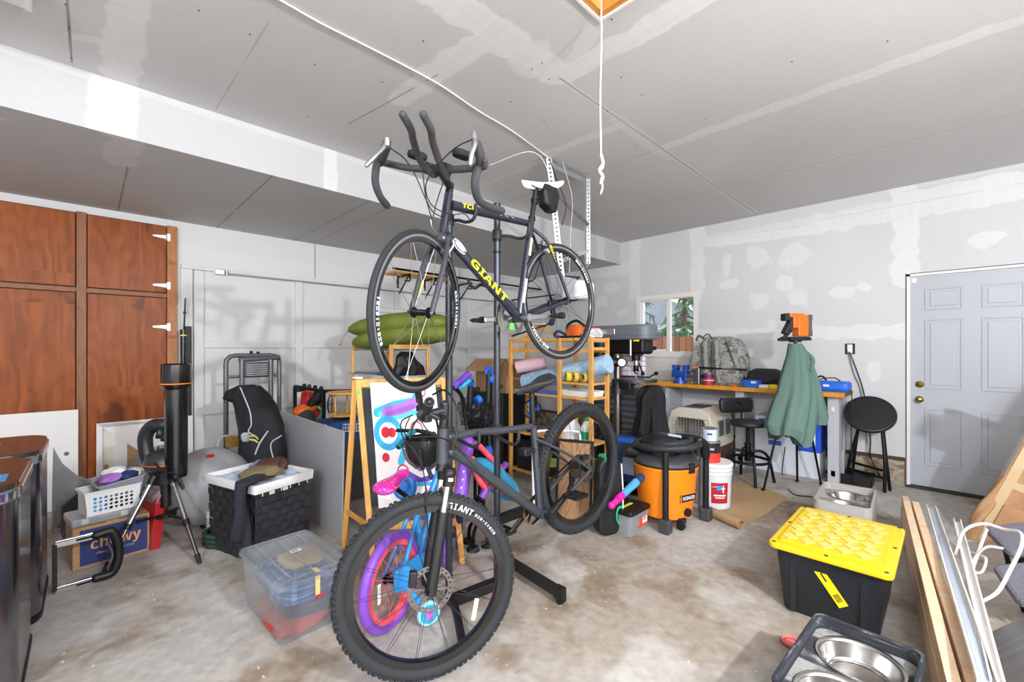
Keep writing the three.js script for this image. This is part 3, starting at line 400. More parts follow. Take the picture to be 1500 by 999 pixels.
{ // mountain bike, dark grey, nose down on the lower hooks
  const z = -1.51, P = (px, py) => PZp(px, py, z), hub = D(628, 856, 1.74), rear = P(850, 684), bb = P(790.6, 752), ht = P(649, 627), hb = P(648, 678), st = P(781, 624), sp = P(778.5, 566);
  const b = thing('mountain_bicycle', 'dark grey mountain bicycle with knobby tyres hung low on the stand', 'bicycle', [rear.x, rear.y - 0.37, z]);
  const frame = mat(0x4b4f56, 0.32, 0.5), a = V(0.12, 0.992, 0).normalize(), S = steer(a, -0.42), top = ht.clone().addScaledVector(a, 0.07);
  const j1 = P(659, 640), j2 = P(660, 662);
  wpart(b, 'frame', [rod(hb, ht, 0.027, 0.025, 20), tube([j1, P(700, 633), P(740, 630), st], 0.017, 20, 12), tube([j2, P(690, 679), P(740, 716), bb], 0.023, 24, 14), rod(bb, st.clone().add(V(0, 0.02, 0)), 0.018, 0.017, 16),
    ...[-1, 1].flatMap(s => [tube([bb.clone().add(V(0.03, 0, s * 0.035)), bb.clone().lerp(rear, 0.4).add(V(0, -0.005, s * 0.06)), rear.clone().add(V(0, -0.005, s * 0.07))], 0.0105, 16, 8), tube([P(783, 643).add(V(0, 0, s * 0.018)), P(783, 643).lerp(rear, 0.5).add(V(0, 0.01, s * 0.06)), rear.clone().add(V(0, 0, s * 0.07))], 0.008, 16, 8), rbox(0.03, 0.03, 0.008, 0.003, rear.x, rear.y, rear.z + s * 0.07)]), cyl(0.024, 0.075).rotateX(Math.PI / 2).translate(bb.x, bb.y, bb.z)], frame, 'dark grey painted frame');
  wpart(b, 'seatpost', rod(st, sp, 0.0145, 0.0145, 14), M.black); wpart(b, 'seat_clamp', cyl(0.022, 0.03, st.x, st.y + 0.02, st.z), M.blackMetal);
  saddle(b, P(753, 570), P(806, 549), mat(0x26272a, 0.5), 0.15);
  // fork, wheel, stem and bar turn together
  const crown = hb.clone().addScaledVector(a, -0.03), drop = hub.clone();
  const leg = s => { const t = crown.clone().addScaledVector(S.L, s * 0.062).addScaledVector(S.F, 0.02), e = drop.clone().addScaledVector(S.L, s * 0.058), m = t.clone().lerp(e, 0.34); return [t, m, e]; };
  const f = wpart(b, 'fork', [rod(crown.clone().addScaledVector(a, 0.045), crown, 0.02, 0.026, 16), ...[-1, 1].flatMap(s => { const [t, m, e] = leg(s); return [ball(0.026, t.x, t.y, t.z), rod(t.clone().addScaledVector(a, -0.05), t.clone().addScaledVector(a, 0.02), 0.023, 0.024, 16), rod(e.clone().addScaledVector(a, -0.015), m, 0.021, 0.0235, 16), cyl(0.016, 0.03).applyMatrix4(basis(S.F, S.L, a.clone())).translate(e.x, e.y, e.z)]; }), beam(crown.clone().addScaledVector(S.L, -0.062).addScaledVector(S.F, 0.02), crown.clone().addScaledVector(S.L, 0.062).addScaledVector(S.F, 0.02), 0.034, 0.042, a, 0.01), tube([-1, -0.5, 0, 0.5, 1].map(s => crown.clone().lerp(drop, 0.3).addScaledVector(S.L, s * 0.06).addScaledVector(S.F, 0.03).addScaledVector(a, 0.05 * (1 - s * s))), 0.012, 20, 8)], M.black);
  for (const s of [-1, 1]) { const [t, m] = leg(s); wpart(f, 'stanchion', rod(m, t, 0.0155, 0.0155, 16), M.chrome, 'polished fork stanchion'); }
  { const [t] = leg(1); wpart(f, 'fork_badge', rbox(0.02, 0.014, 0.003, 0.001).applyMatrix4(basis(S.F, a, S.L)).translate(t.x + S.L.x * 0.024, t.y - 0.02, t.z + S.L.z * 0.024), M.white); }
  const wg = wheel(b, 'front_wheel', hub, S.L, 0.364, 0.027, { up: a, knobs: true, spokes: 28, disc: 0.09, rimH: 0.024, hub: 0.05, letters: [['GIANT', -0.16, M.white, 0.024]], letterStep: 0.074, print: [[-0.54, 9, 0.011, M.lightGrey]], letterR: 0.011, letterZ: 0.0262 });
  part(wg, 'spoke_reflector', ext(rrect(0.018, 0.085, 0.004), 0.006, 0.001).rotateZ(-0.2).translate(0.19, -0.13, 0.006).rotateZ(0.1), M.white, 'white spoke reflector');
  wheel(b, 'rear_wheel', rear, V(0, 0, 1), 0.372, 0.027, { knobs: true, spokes: 28, disc: 0.08, rimH: 0.024, hub: 0.055, cogs: 9, cogStep: 0.0058 });
  wpart(b, 'brake_caliper', rbox(0.03, 0.06, 0.03, 0.006).applyMatrix4(basis(S.F, a, S.L)).translate(hub.x + S.L.x * 0.05 - S.F.x * 0.07, hub.y + 0.06, hub.z + S.L.z * 0.05 - S.F.z * 0.07), M.black); wpart(b, 'brake_caliper', [rbox(0.05, 0.03, 0.03, 0.006, rear.x - 0.03, rear.y + 0.07, rear.z + 0.05)], M.black);
  const clampP = D(619, 609, 1.78), end = D(629, 589, 1.46), end2 = D(612, 573, 2.12), dB = end.clone().sub(end2).normalize();
  wpart(b, 'headset_spacers', rod(ht, top.clone().addScaledVector(a, 0.03), 0.019, 0.019, 18), M.black); wpart(b, 'stem', [rod(top.clone().addScaledVector(a, 0.005), clampP, 0.017, 0.019, 16), cyl(0.024, 0.045).applyMatrix4(basis(dB.clone().cross(a).normalize(), dB, a.clone())).translate(clampP.x, clampP.y, clampP.z), ball(0.018, top.x, top.y + 0.03, top.z)], mat(0x2c2e33, 0.35, 0.4));
  const up = s => clampP.clone().addScaledVector(dB, s * 0.1).addScaledVector(a, 0.03);
  wpart(b, 'handlebar', tube([end2, up(-1.5), up(-0.6).addScaledVector(a, -0.03), clampP, up(0.6).addScaledVector(a, -0.03), up(1.5), end], 0.0125, 40, 10), M.black);
  for (const [e, s] of [[end, 1.9], [end2, -1.9]]) { const q = e.clone().lerp(up(s), 0.72); wpart(b, 'grip', [rod(q, e, 0.0165, 0.0165, 16), rod(e.clone().lerp(q, 0.02), e.clone().lerp(q, -0.03), 0.018, 0.0175, 16)], M.rubber); const c = e.clone().lerp(up(s), 0.95); wpart(b, 'brake_lever', [rod(c, c.clone().addScaledVector(S.F, 0.045).addScaledVector(a, -0.02), 0.011, 0.01), tube([c.clone().addScaledVector(S.F, 0.05).addScaledVector(a, -0.02), c.clone().lerp(e, 0.4).addScaledVector(S.F, 0.065).addScaledVector(a, -0.03), c.clone().lerp(e, 0.9).addScaledVector(S.F, 0.05).addScaledVector(a, -0.035)], 0.005, 12, 6), rbox(0.03, 0.03, 0.03, 0.006, c.x, c.y - 0.02, c.z)], M.black); }
  wpart(b, 'cable', [tube([D(604, 608, 1.6), D(588, 618, 1.62), D(590, 640, 1.66), D(612, 668, 1.7), D(622, 700, 1.72), D(624, 735, 1.72), D(628, 790, 1.72), D(636, 830, 1.72)], 0.0025, 40, 6), tube([D(600, 612, 1.65), D(594, 626, 1.68), D(598, 640, 1.72), D(640, 640, 1.74), D(668, 655, 1.8), D(700, 690, 1.86)], 0.0025, 40, 6), tube([D(610, 606, 1.7), D(630, 634, 1.7), D(655, 645, 1.76), D(662, 660, 1.8)], 0.0025, 30, 6), tube([D(634, 578, 1.95), D(652, 572, 1.9), D(668, 596, 1.85), D(668, 640, 1.82), D(664, 668, 1.8)], 0.0045, 30, 6)], M.black);
  chainset(b, bb, [0.068], z - 0.055, V(0.82, 0.57, 0).normalize(), 0.165, [M.black, mat(0x8a6a48, 0.45, 0.6)], flatPedal);
  wpart(b, 'chain', tube([bb.clone().add(V(0.0, 0.07, -0.05)), rear.clone().add(V(0, 0.045, -0.045))], 0.005, 8, 6), M.blackMetal); wpart(b, 'chain', tube([bb.clone().add(V(0, -0.07, -0.05)), rear.clone().add(V(-0.03, -0.13, -0.05)), rear.clone().add(V(0.015, -0.06, -0.05))], 0.005, 16, 6), M.blackMetal);
  wpart(b, 'rear_derailleur', [rbox(0.03, 0.1, 0.025, 0.008, rear.x - 0.01, rear.y - 0.08, rear.z - 0.055), cyl(0.022, 0.012).rotateX(Math.PI / 2).translate(rear.x - 0.03, rear.y - 0.13, rear.z - 0.05), cyl(0.022, 0.012).rotateX(Math.PI / 2).translate(rear.x + 0.01, rear.y - 0.06, rear.z - 0.05)], M.black);
  wpart(b, 'frame_lock', [rbox(0.05, 0.04, 0.05, 0.01).translate(st.x - 0.06, P(776, 660).y, z), rbox(0.03, 0.02, 0.05, 0.005).translate(st.x - 0.02, P(776, 660).y, z)], M.black);
}
{ // road bike up on the high hooks
  const z = -1.61, P = (px, py) => PZp(px, py, z), hub = D(617, 458, 1.817), rear = P(821, 442), bb = P(760, 466), ht = P(657, 287), hb = P(648.5, 342), st = P(778, 327), sp = P(785.5, 272);
  const b = thing('road_bicycle', 'navy road bicycle with yellow lettering and drop bars hung high on the stand', 'bicycle', [rear.x, rear.y - 0.34, z]);
  const frame = mat(0x2a2e3c, 0.22, 0.35, { clearcoat: 0.6 }), a = ht.clone().sub(hb).normalize(), S = steer(a, 0.44);
  const dt0 = P(653, 344), tt0 = P(660, 300);
  wpart(b, 'frame', [rod(hb.clone().addScaledVector(a, -0.01), ht.clone().addScaledVector(a, 0.01), 0.021, 0.02, 20), rod(tt0, st.clone().add(V(0, -0.005, 0)), 0.023, 0.017, 16), rod(dt0, bb, 0.024, 0.026, 18), rod(bb, st.clone().add(V(0.004, 0.03, 0)), 0.021, 0.018, 16),
    ...[-1, 1].flatMap(s => [tube([bb.clone().add(V(0.02, 0, s * 0.03)), bb.clone().lerp(rear, 0.5).add(V(0, 0, s * 0.05)), rear.clone().add(V(0, 0, s * 0.065))], 0.0115, 14, 8), tube([P(780, 337).add(V(0, 0, s * 0.012)), P(780, 337).lerp(rear, 0.3).add(V(0.02, 0.03, s * 0.045)), rear.clone().add(V(0, 0.0, s * 0.065))], 0.0095, 16, 8), rbox(0.028, 0.028, 0.008, 0.003, rear.x, rear.y, rear.z + s * 0.065)]), cyl(0.023, 0.07).rotateX(Math.PI / 2).translate(bb.x, bb.y, bb.z)], frame, 'navy painted frame');
  { // lettering and decals on the near side of the tubes
    const d = bb.clone().sub(dt0).normalize(), u = V(0, 0, 1).cross(d).normalize(), at = (t, off) => dt0.clone().lerp(bb, t).add(V(0, 0, off));
    const put = (g, dir, q) => { const up = V(0, 0, 1).cross(dir).normalize(); return g.applyMatrix4(basis(dir, up, V(0, 0, 1))).translate(q.x, q.y, q.z); };
    const yel = mat(0xf2de1c, 0.4);
    wpart(b, 'lettering', put(text('GIANT', 0.05, 0.003).scale(1.35, 0.72, 1), d, at(0.52, 0.0225)), yel, 'yellow lettering on the down tube');
    wpart(b, 'decal_swoosh', [put(torus(0.028, 0.005, 24, 6).scale(1.5, 0.62, 0.5), d, at(0.13, 0.0215)), put(new THREE.CircleGeometry(0.022, 20).scale(1.5, 0.5, 1), d, at(0.13, 0.0245))], M.lightGrey);
    const tt = st.clone().sub(tt0).normalize(); wpart(b, 'model_lettering', put(text('TCR', 0.022, 0.003).scale(1.5, 0.9, 1), tt, tt0.clone().lerp(st, 0.17).add(V(0, 0.002, 0.022))), yel);
    wpart(b, 'tube_stripes', [0.42, 0.5, 0.58].map((t, i) => put(torus(0.05, 0.0022, 20, 5, 1.6).scale(1.5, 0.3, 0.5), tt, tt0.clone().lerp(st, t).add(V(0, -0.004, 0.019)))), M.lightGrey);
    const sd = st.clone().sub(bb).normalize(); wpart(b, 'seat_tube_decal', put(box(0.1, 0.016, 0.002), sd, bb.clone().lerp(st, 0.74).add(V(0, 0, 0.02))), mat(0xd8d2a0, 0.5)); wpart(b, 'white_patches', [0.22, 0.34].map(t => put(rbox(0.07, 0.018, 0.003, 0.001), sd, bb.clone().lerp(st, t).add(V(0, 0, 0.0205)))), M.lightGrey);
    const q = rear.clone().sub(P(780, 337)).normalize(); wpart(b, 'stay_lettering', put(text('GIANT', 0.016, 0.002).scale(1.5, 1, 1), q, P(780, 337).lerp(rear, 0.38).add(V(0.018, 0.022, 0.056))), yel);
  }
  wpart(b, 'seatpost', rod(st, sp, 0.0138, 0.0138, 14), M.black); wpart(b, 'seat_clamp', cyl(0.02, 0.022, st.x + 0.005, st.y + 0.025, st.z), M.blackMetal); wpart(b, 'bag_strap', [cyl(0.02, 0.03, sp.x - 0.014, sp.y - 0.09, sp.z)], M.blackMetal);
  saddle(b, P(764, 264), P(820, 268), mat(0xf1f0ee, 0.4), 0.13);
  const bagC = P(803, 290); wpart(b, 'saddle_bag', loft([[0.02, -0.075, 0, 0.03, 0.03], [0, -0.05, 0, 0.055, 0.04], [0, 0.02, 0, 0.068, 0.045], [-0.005, 0.06, 0, 0.06, 0.035]], (t, k) => 0.03 * Math.sin(3 * t), 32, 20, 0.6).translate(bagC.x, bagC.y, bagC.z), M.black);
  // front end
  const crown = hb.clone().addScaledVector(a, -0.025);
  const blades = [-1, 1].map(s => tube([crown.clone().addScaledVector(S.L, s * 0.03), crown.clone().lerp(hub, 0.35).addScaledVector(S.L, s * 0.05).addScaledVector(S.F, -0.005), hub.clone().addScaledVector(S.L, s * 0.05)], 0.0125, 20, 10));
  const f = wpart(b, 'fork', [rod(crown, hb, 0.026, 0.021, 16), ball(0.03, crown.x, crown.y, crown.z), ...blades], mat(0x55575e, 0.2, 0.6));
  wpart(f, 'blade_lettering', text('GIANT', 0.016, 0.002).applyMatrix4(basis(hub.clone().sub(crown).normalize(), hub.clone().sub(crown).normalize().cross(S.L).negate(), S.L)).translate(...crown.clone().lerp(hub, 0.68).addScaledVector(S.L, -0.036).toArray()), mat(0xf2de1c, 0.4));
  wheel(b, 'front_wheel', hub, S.L, 0.34, 0.0118, { up: a, spokes: 20, rim: M.blackGloss, rimStripe: M.alu, rimH: 0.026, rimW: 0.0095, hub: 0.048, tire: M.tire, spokeMat: M.steel, print: [[2.2, 10, 0.016, mat(0xbfdcec, 0.4)], [-1.0, 10, 0.016, mat(0xbfdcec, 0.4)]], letterR: -0.019, letterZ: 0.0098 });
  wheel(b, 'rear_wheel', rear, V(0, 0, 1), 0.34, 0.0118, { spokes: 20, rim: M.blackGloss, rimStripe: M.alu, rimH: 0.026, rimW: 0.0095, hub: 0.05, cogs: 9, cogStep: 0.0032, print: [[-0.5, 10, 0.016, M.white], [2.7, 10, 0.016, M.white]], letterR: -0.019, letterZ: 0.0098 });
  wpart(b, 'brake_caliper', [rbox(0.05, 0.04, 0.03, 0.008).translate(...crown.clone().addScaledVector(S.F, 0.035).toArray()), ...[-1, 1].map(s => tube([crown.clone().addScaledVector(S.F, 0.04).addScaledVector(a, 0.02), crown.clone().addScaledVector(S.F, 0.045).addScaledVector(S.L, s * 0.035).addScaledVector(a, -0.01), crown.clone().addScaledVector(S.F, 0.04).addScaledVector(S.L, s * 0.018).addScaledVector(a, -0.055)], 0.008, 12, 6)), tube([crown.clone().addScaledVector(S.F, 0.04), D(634, 335, 1.75), D(631, 322, 1.75)], 0.003, 8, 6)], M.alu);
  wpart(b, 'rear_brake', [rbox(0.04, 0.03, 0.03, 0.006, P(797, 357).x, P(797, 357).y, z), rbox(0.02, 0.05, 0.05, 0.006, P(801, 366).x, P(801, 366).y, z)], M.alu);
  const C = D(644, 249, 1.77);
  wpart(b, 'stem', [rod(ht.clone().addScaledVector(a, -0.005), ht.clone().addScaledVector(a, 0.06), 0.019, 0.017, 16), rod(ht.clone().addScaledVector(a, 0.045), C, 0.017, 0.018, 16), cyl(0.023, 0.05).applyMatrix4(basis(S.F, S.L, a.clone().negate())).translate(C.x, C.y, C.z)], M.black);
  const tape = (() => { const m = mat(0x38393c, 0.8); m.bumpMap = tex(16, 64, (u, v) => { const k = 255 * Math.abs(Math.sin(v * 3.1416)); return [k, k, k]; }, false); m.bumpMap.repeat.set(1, 1); m.bumpScale = 0.003; return m; })();
  wpart(b, 'handlebar', [tube([D(566, 239, 1.86), D(600, 246, 1.82), C, D(670, 248, 1.73), D(700, 246, 1.69)], 0.0145, 30, 10)], tape);
  wpart(b, 'drop', tube([D(567, 239, 1.86), D(556, 236, 1.8), D(551, 246, 1.76), D(550, 268, 1.77), D(557, 288, 1.82), D(567, 301, 1.88)], 0.0155, 30, 10), tape); wpart(b, 'drop', tube([D(696, 246, 1.7), D(703, 243, 1.63), D(697, 256, 1.6), D(696, 276, 1.62), D(703, 295, 1.68), D(722, 305, 1.76), D(735, 309, 1.82)], 0.0155, 30, 10), tape);
  wpart(b, 'hood', [tube([D(556, 238, 1.79), D(562, 226, 1.74), D(566, 214, 1.7)], 0.018, 12, 10), ball(0.016, ...D(567, 209, 1.7).toArray())], tape); wpart(b, 'hood', [tube([D(703, 244, 1.62), D(703, 228, 1.58), D(698, 212, 1.55)], 0.018, 12, 10), tube([D(703, 246, 1.64), D(710, 244, 1.6), D(710, 236, 1.58)], 0.011, 10, 8)], tape);
  wpart(b, 'brake_lever', [tube([D(567, 206, 1.7), D(561, 218, 1.68), D(548, 231, 1.66), D(537, 242, 1.65)], 0.0085, 16, 8), cyl(0.012, 0.03).translate(...D(567, 209, 1.69).toArray())], M.alu); wpart(b, 'brake_lever', [tube([D(694, 196, 1.55), D(696, 210, 1.53), D(691, 226, 1.52), D(689, 240, 1.52)], 0.0095, 16, 8), cyl(0.014, 0.03, 0, 0, 0, 0.006).translate(...D(695, 199, 1.54).toArray())], M.alu);
  for (const [x0, x1, x2, dd] of [[648, 607, 588, 1.77], [661, 638, 618, 1.72]]) { const e = x0 === 648; wpart(b, 'aero_extension', tube(e ? [D(634, 256, 1.77), D(616, 236, 1.7), D(606, 208, 1.6), D(602, 190, 1.53), D(590, 168, 1.47)] : [D(655, 260, 1.74), D(644, 238, 1.67), D(634, 208, 1.57), D(631, 190, 1.5), D(620, 168, 1.44)], 0.0135, 36, 10), mat(0x3b3c3f, 0.7), 'forward aero bar extension'); }
  for (const [px, dd] of [[611, 1.8], [677, 1.69]]) wpart(b, 'arm_pad', ext(rrect(0.085, 0.062, 0.03), 0.028, 0.01).rotateX(-Math.PI / 2 + 0.15).translate(...D(px, px < 640 ? 233 : 232, dd).toArray()), M.rubber);
  wpart(b, 'bar_clamp', [cyl(0.024, 0.03).rotateZ(1.57).translate(...D(628, 247, 1.79).toArray()), cyl(0.024, 0.03).rotateZ(1.57).translate(...D(654, 248, 1.74).toArray()), cyl(0.02, 0.03).rotateZ(1.57).translate(...D(635, 252, 1.79).toArray())], M.gun);
  wpart(b, 'cable', [tube([D(572, 217, 1.7), D(592, 232, 1.68), D(608, 256, 1.68), D(622, 288, 1.7), D(634, 310, 1.74), D(648, 318, 1.78)], 0.0024, 40, 6), tube([D(619, 252, 1.72), D(624, 290, 1.73), D(633, 322, 1.75)], 0.0024, 24, 6), tube([D(690, 205, 1.56), D(668, 216, 1.6), D(643, 240, 1.66), D(624, 270, 1.7), D(632, 300, 1.74), D(660, 314, 1.8), D(680, 313, 1.86), D(690, 325, 1.9)], 0.0024, 50, 6), tube([D(650, 265, 1.76), D(640, 295, 1.74), D(634, 320, 1.74)], 0.0024, 20, 6)], M.black);
  chainset(b, bb, [0.098, 0.084], z - 0.058, V(0.995, 0.08, 0).normalize(), 0.17, [M.alu, mat(0xa8a7a0, 0.4, 0.9)], clipPedal);
  wpart(b, 'chainring_guard', ext(rrect(0.03, 0.036, 0.008), 0.01, 0.002).translate(bb.x - 0.028, bb.y - 0.045, z - 0.03), M.lime, 'lime green chainring tag');
  wpart(b, 'bottle_cage', [tube([P(790, 400), P(800, 380), P(806, 372), P(812, 378), P(806, 400), P(800, 420), P(792, 424)].map(v => v.add(V(-0.12, 0.03, 0.02))), 0.003, 30, 6), tube([P(785, 418), P(796, 424), P(804, 420)].map(v => v.add(V(-0.12, 0.03, 0))), 0.003, 16, 6)], M.blackMetal);
  wpart(b, 'chain', tube([bb.clone().add(V(0, 0.1, -0.05)), rear.clone().add(V(0, 0.045, -0.045))], 0.0045, 8, 6), M.blackMetal); wpart(b, 'chain', tube([bb.clone().add(V(0, -0.095, -0.05)), rear.clone().add(V(-0.02, -0.12, -0.05)), rear.clone().add(V(0.01, -0.06, -0.05))], 0.0045, 16, 6), M.blackMetal);
  wpart(b, 'rear_derailleur', [rbox(0.03, 0.09, 0.024, 0.008, rear.x - 0.005, rear.y - 0.075, rear.z - 0.055), cyl(0.02, 0.012).rotateX(Math.PI / 2).translate(rear.x - 0.02, rear.y - 0.12, rear.z - 0.05), rbox(0.06, 0.04, 0.03, 0.01, rear.x - 0.02, rear.y - 0.01, rear.z - 0.05)], M.black);
  wpart(b, 'quick_release', [rod(rear.clone().add(V(0, 0, -0.07)), rear.clone().add(V(0, 0, 0.085)), 0.005), rod(rear.clone().add(V(0, 0, 0.085)), rear.clone().add(V(0.05, 0.01, 0.085)), 0.006, 0.004), rod(hub.clone().addScaledVector(S.L, -0.065), hub.clone().addScaledVector(S.L, 0.065), 0.007)], M.blackMetal);
}
{ // freestanding two-pole bike stand
  const s = thing('bike_stand', 'tall freestanding two pole steel bike stand on caster feet', 'bike stand', [1.4, 0, -1.76]), zp = -1.75, m = M.gun, xA = 1.285, xB = 1.61;
  wpart(s, 'pole', [rod(V(xA, 0.07, zp), V(xA, 2.1, zp), 0.018, 0.018, 16), cyl(0.0195, 0.02, xA, 2.1, zp)], m); wpart(s, 'pole', [rod(V(xB, 0.0, zp), V(xB, 2.12, zp), 0.018, 0.018, 16), cyl(0.0195, 0.02, xB, 2.12, zp)], m);
  wpart(s, 'cross_bar', beam(V(xB, 0.385, zp), V(1.84, 0.385, zp), 0.04, 0.05, UPV, 0.004), M.black);
  const a = PYp(657, 886, 0.06), c = PYp(738, 850, 0.06), e0 = PYp(730, 812, 0.06), e1 = PYp(820, 868, 0.06), e2 = PYp(678, 945, 0.03);
  wpart(s, 'base_beam', [beam(V(xA, 0.07, zp), c, 0.05, 0.05, UPV, 0.004), beam(e0, e1, 0.045, 0.045, UPV, 0.004), box(0.04, 0.06, 0.055, e1.x, e1.y, e1.z)], M.black); wpart(s, 'front_leg', tube([V(xA, 0.09, zp), V(xA - 0.02, 0.075, zp + 0.08), e2], 0.02, 12, 8), M.black);
  for (const q of [e0, e1]) { const k = wpart(s, 'caster', [cyl(0.02, 0.018).rotateZ(1.57).translate(q.x, 0.02, q.z), cyl(0.02, 0.018).rotateZ(1.57).translate(q.x + 0.02, 0.02, q.z)], M.black); wpart(k, 'caster_fork', rbox(0.014, 0.03, 0.03, 0.003, q.x + 0.01, 0.04, q.z), M.steel); }
  for (const [x, y, zb, hx] of [[xA, PZp(690, 312, -1.61).y, -1.61, PZp(690, 312, -1.61).x], [xB, PZp(760, 330, -1.61).y - 0.02, -1.61, PZp(768, 335, -1.61).x], [xA, PZp(695, 636, -1.51).y - 0.018, -1.51, PZp(694, 636, -1.51).x], [xB, PZp(760, 632, -1.51).y - 0.02, -1.51, PZp(752, 633, -1.51).x]]) {
    wpart(s, 'cradle_arm', [cyl(0.026, 0.05, x, y - 0.01, zp), tube([V(x, y - 0.015, zp), V(x * 0.4 + hx * 0.6, y - 0.018, zp + 0.05), V(hx, y - 0.035, zb - 0.04), V(hx, y - 0.036, zb + 0.01), V(hx, y - 0.01, zb + 0.035), V(hx, y + 0.03, zb + 0.036)], 0.0085, 26, 8)], M.dark);
  }
  wpart(s, 'spare_hook', tube([V(xB, PZp(715, 420, zp).y, zp + 0.01), PZp(712, 419, -1.68), PZp(704, 417, -1.66), PZp(696, 422, -1.65), PZp(689, 418, -1.64), PZp(686.5, 411, -1.64)], 0.0085, 24, 8), M.rubber); wpart(s, 'pole_collar', [cyl(0.022, 0.02, xB, 1.93, zp), cyl(0.021, 0.012, xB, 1.86, zp), cyl(0.022, 0.05, xB, 0.87, zp)], M.blackMetal);
}

// ---------- left side: bins, cartons, telescope, ball, hamper, tote ----------
{
  const steel = mat(0x7a7472, 0.16, 1), side = mat(0x85838a, 0.2, 1), bodyG = ext(rrect(0.44, 0.67, 0.12), 0.74, 0.004, 10).rotateX(-Math.PI / 2).translate(0, 0.03, 0);
  const mk = (x, z, label) => {
    const t = thing('trash_can', label, 'trash can', [x, 0, z]);
    part(t, 'body', bodyG, side); part(t, 'base_ring', ext(rrect(0.45, 0.68, 0.12), 0.03, 0.004, 10).rotateX(-Math.PI / 2), M.black);
    part(t, 'lid_rim', ext(rrect(0.455, 0.69, 0.125), 0.045, 0.008, 10).rotateX(-Math.PI / 2).translate(0, 0.77, 0), M.chrome);
    part(t, 'lid', ext(rrect(0.44, 0.67, 0.12), 0.02, 0.009, 10).rotateX(-Math.PI / 2).translate(0, 0.812, 0), steel);
    part(t, 'lid_seam', box(0.003, 0.002, 0.2, 0.06, 0.832, 0.02), M.alu);
    return t;
  };
  const a = mk(-0.4, -2.7, 'dark steel trash can with a blue label on its lid');
  part(a, 'label', box(0.1, 0.0015, 0.13, 0.13, 0.8325, 0.13), mat(0xffffff, 0.4, 0, { map: canvasTex(128, 128, (c) => { c.fillStyle = '#2f8fd8'; c.fillRect(0, 0, 128, 128); c.fillStyle = '#fff'; c.fillRect(0, 24, 104, 66); c.fillStyle = '#d08040'; c.fillRect(10, 40, 50, 14); c.fillStyle = '#333'; c.fillRect(10, 62, 70, 8); }) }));
  mk(-0.38, -3.405, 'dark steel trash can without a label, beside the white board');
}
{ // silver rails with black grip on the floor
  const t = thing('rail_handle', 'black curved grip on two silver rails lying on the floor', 'handle', PYp(120, 852, 0)), b = V(0, 0, 0);
  const l0 = PYp(80, 866, 0.02), l1 = PYp(141, 848, 0.02), u0 = l0.clone().setY(0.27), u1 = l1.clone().setY(0.27);
  for (const [p, q] of [[l0, l1], [u0, u1]]) { const r = wpart(t, 'rail', beam(p, q, 0.018, 0.036, UPV, 0.003), M.chrome); wpart(r, 'slot', beam(p.clone().lerp(q, 0.5), p.clone().lerp(q, 0.95), 0.0195, 0.012), M.blackMetal); wpart(r, 'stripe', beam(p.clone().add(V(0, 0.012, 0)), q.clone().add(V(0, 0.012, 0)), 0.0192, 0.005), M.black); }
  const d = l1.clone().sub(l0).normalize(); wpart(t, 'grip', tube([l1.clone().add(V(0, 0.005, 0)), l1.clone().addScaledVector(d, 0.07).add(V(0, 0.015, 0)), l1.clone().addScaledVector(d, 0.095).add(V(0, 0.12, 0)), u1.clone().addScaledVector(d, 0.07).add(V(0, -0.005, 0)), u1], 0.024, 40, 12), M.black); wpart(t, 'grip_stripe', tube([l1.clone().addScaledVector(d, 0.045).add(V(0, 0.05, 0.022)), l1.clone().addScaledVector(d, 0.068).add(V(0, 0.12, 0.022)), u1.clone().addScaledVector(d, 0.045).add(V(0, -0.04, 0.022))], 0.006, 20, 8), M.satin); wpart(t, 'end_bar', beam(l0, u0, 0.02, 0.02, V(1, 0, 0)), M.black);
}
{ // boards leaning on the cupboard
  const w = thing('shelf_board', 'plain white panel leaning on the cupboard with one plugged hole', 'board', [-0.65, 0, -5.16]); w.rotation.x = -0.08;
  part(w, 'panel', rbox(1.2, 0.815, 0.018, 0.002, 0, 0.4075, 0), M.white); const hp = PZp(97, 668, -5.13); part(w, 'plug', cyl(0.016, 0.003).rotateX(Math.PI / 2).translate(hp.x + 0.65, hp.y + 0.01, 0.0105), M.darkGrey);
  const f = thing('picture_frame', 'white framed picture with a tan centre leaning on the cupboard', 'picture frame', [0.4, 0, -5.17]); f.rotation.x = -0.08;
  part(f, 'back', box(0.68, 0.68, 0.012, 0, 0.34, 0), mat(0xe6dfd2, 0.7)); const s = rrect(0.68, 0.68, 0.003, 0, 0.34), h = rrect(0.6, 0.6, 0.003, 0, 0.34, THREE.Path); s.holes.push(h); part(f, 'frame', ext(s, 0.028, 0.003), M.white);
  part(f, 'mat_board', box(0.46, 0.5, 0.004, 0, 0.32, 0.009), M.white); part(f, 'picture', box(0.34, 0.36, 0.003, 0.03, 0.31, 0.013), matM(scaled(T.card, 3), 0.8));
}
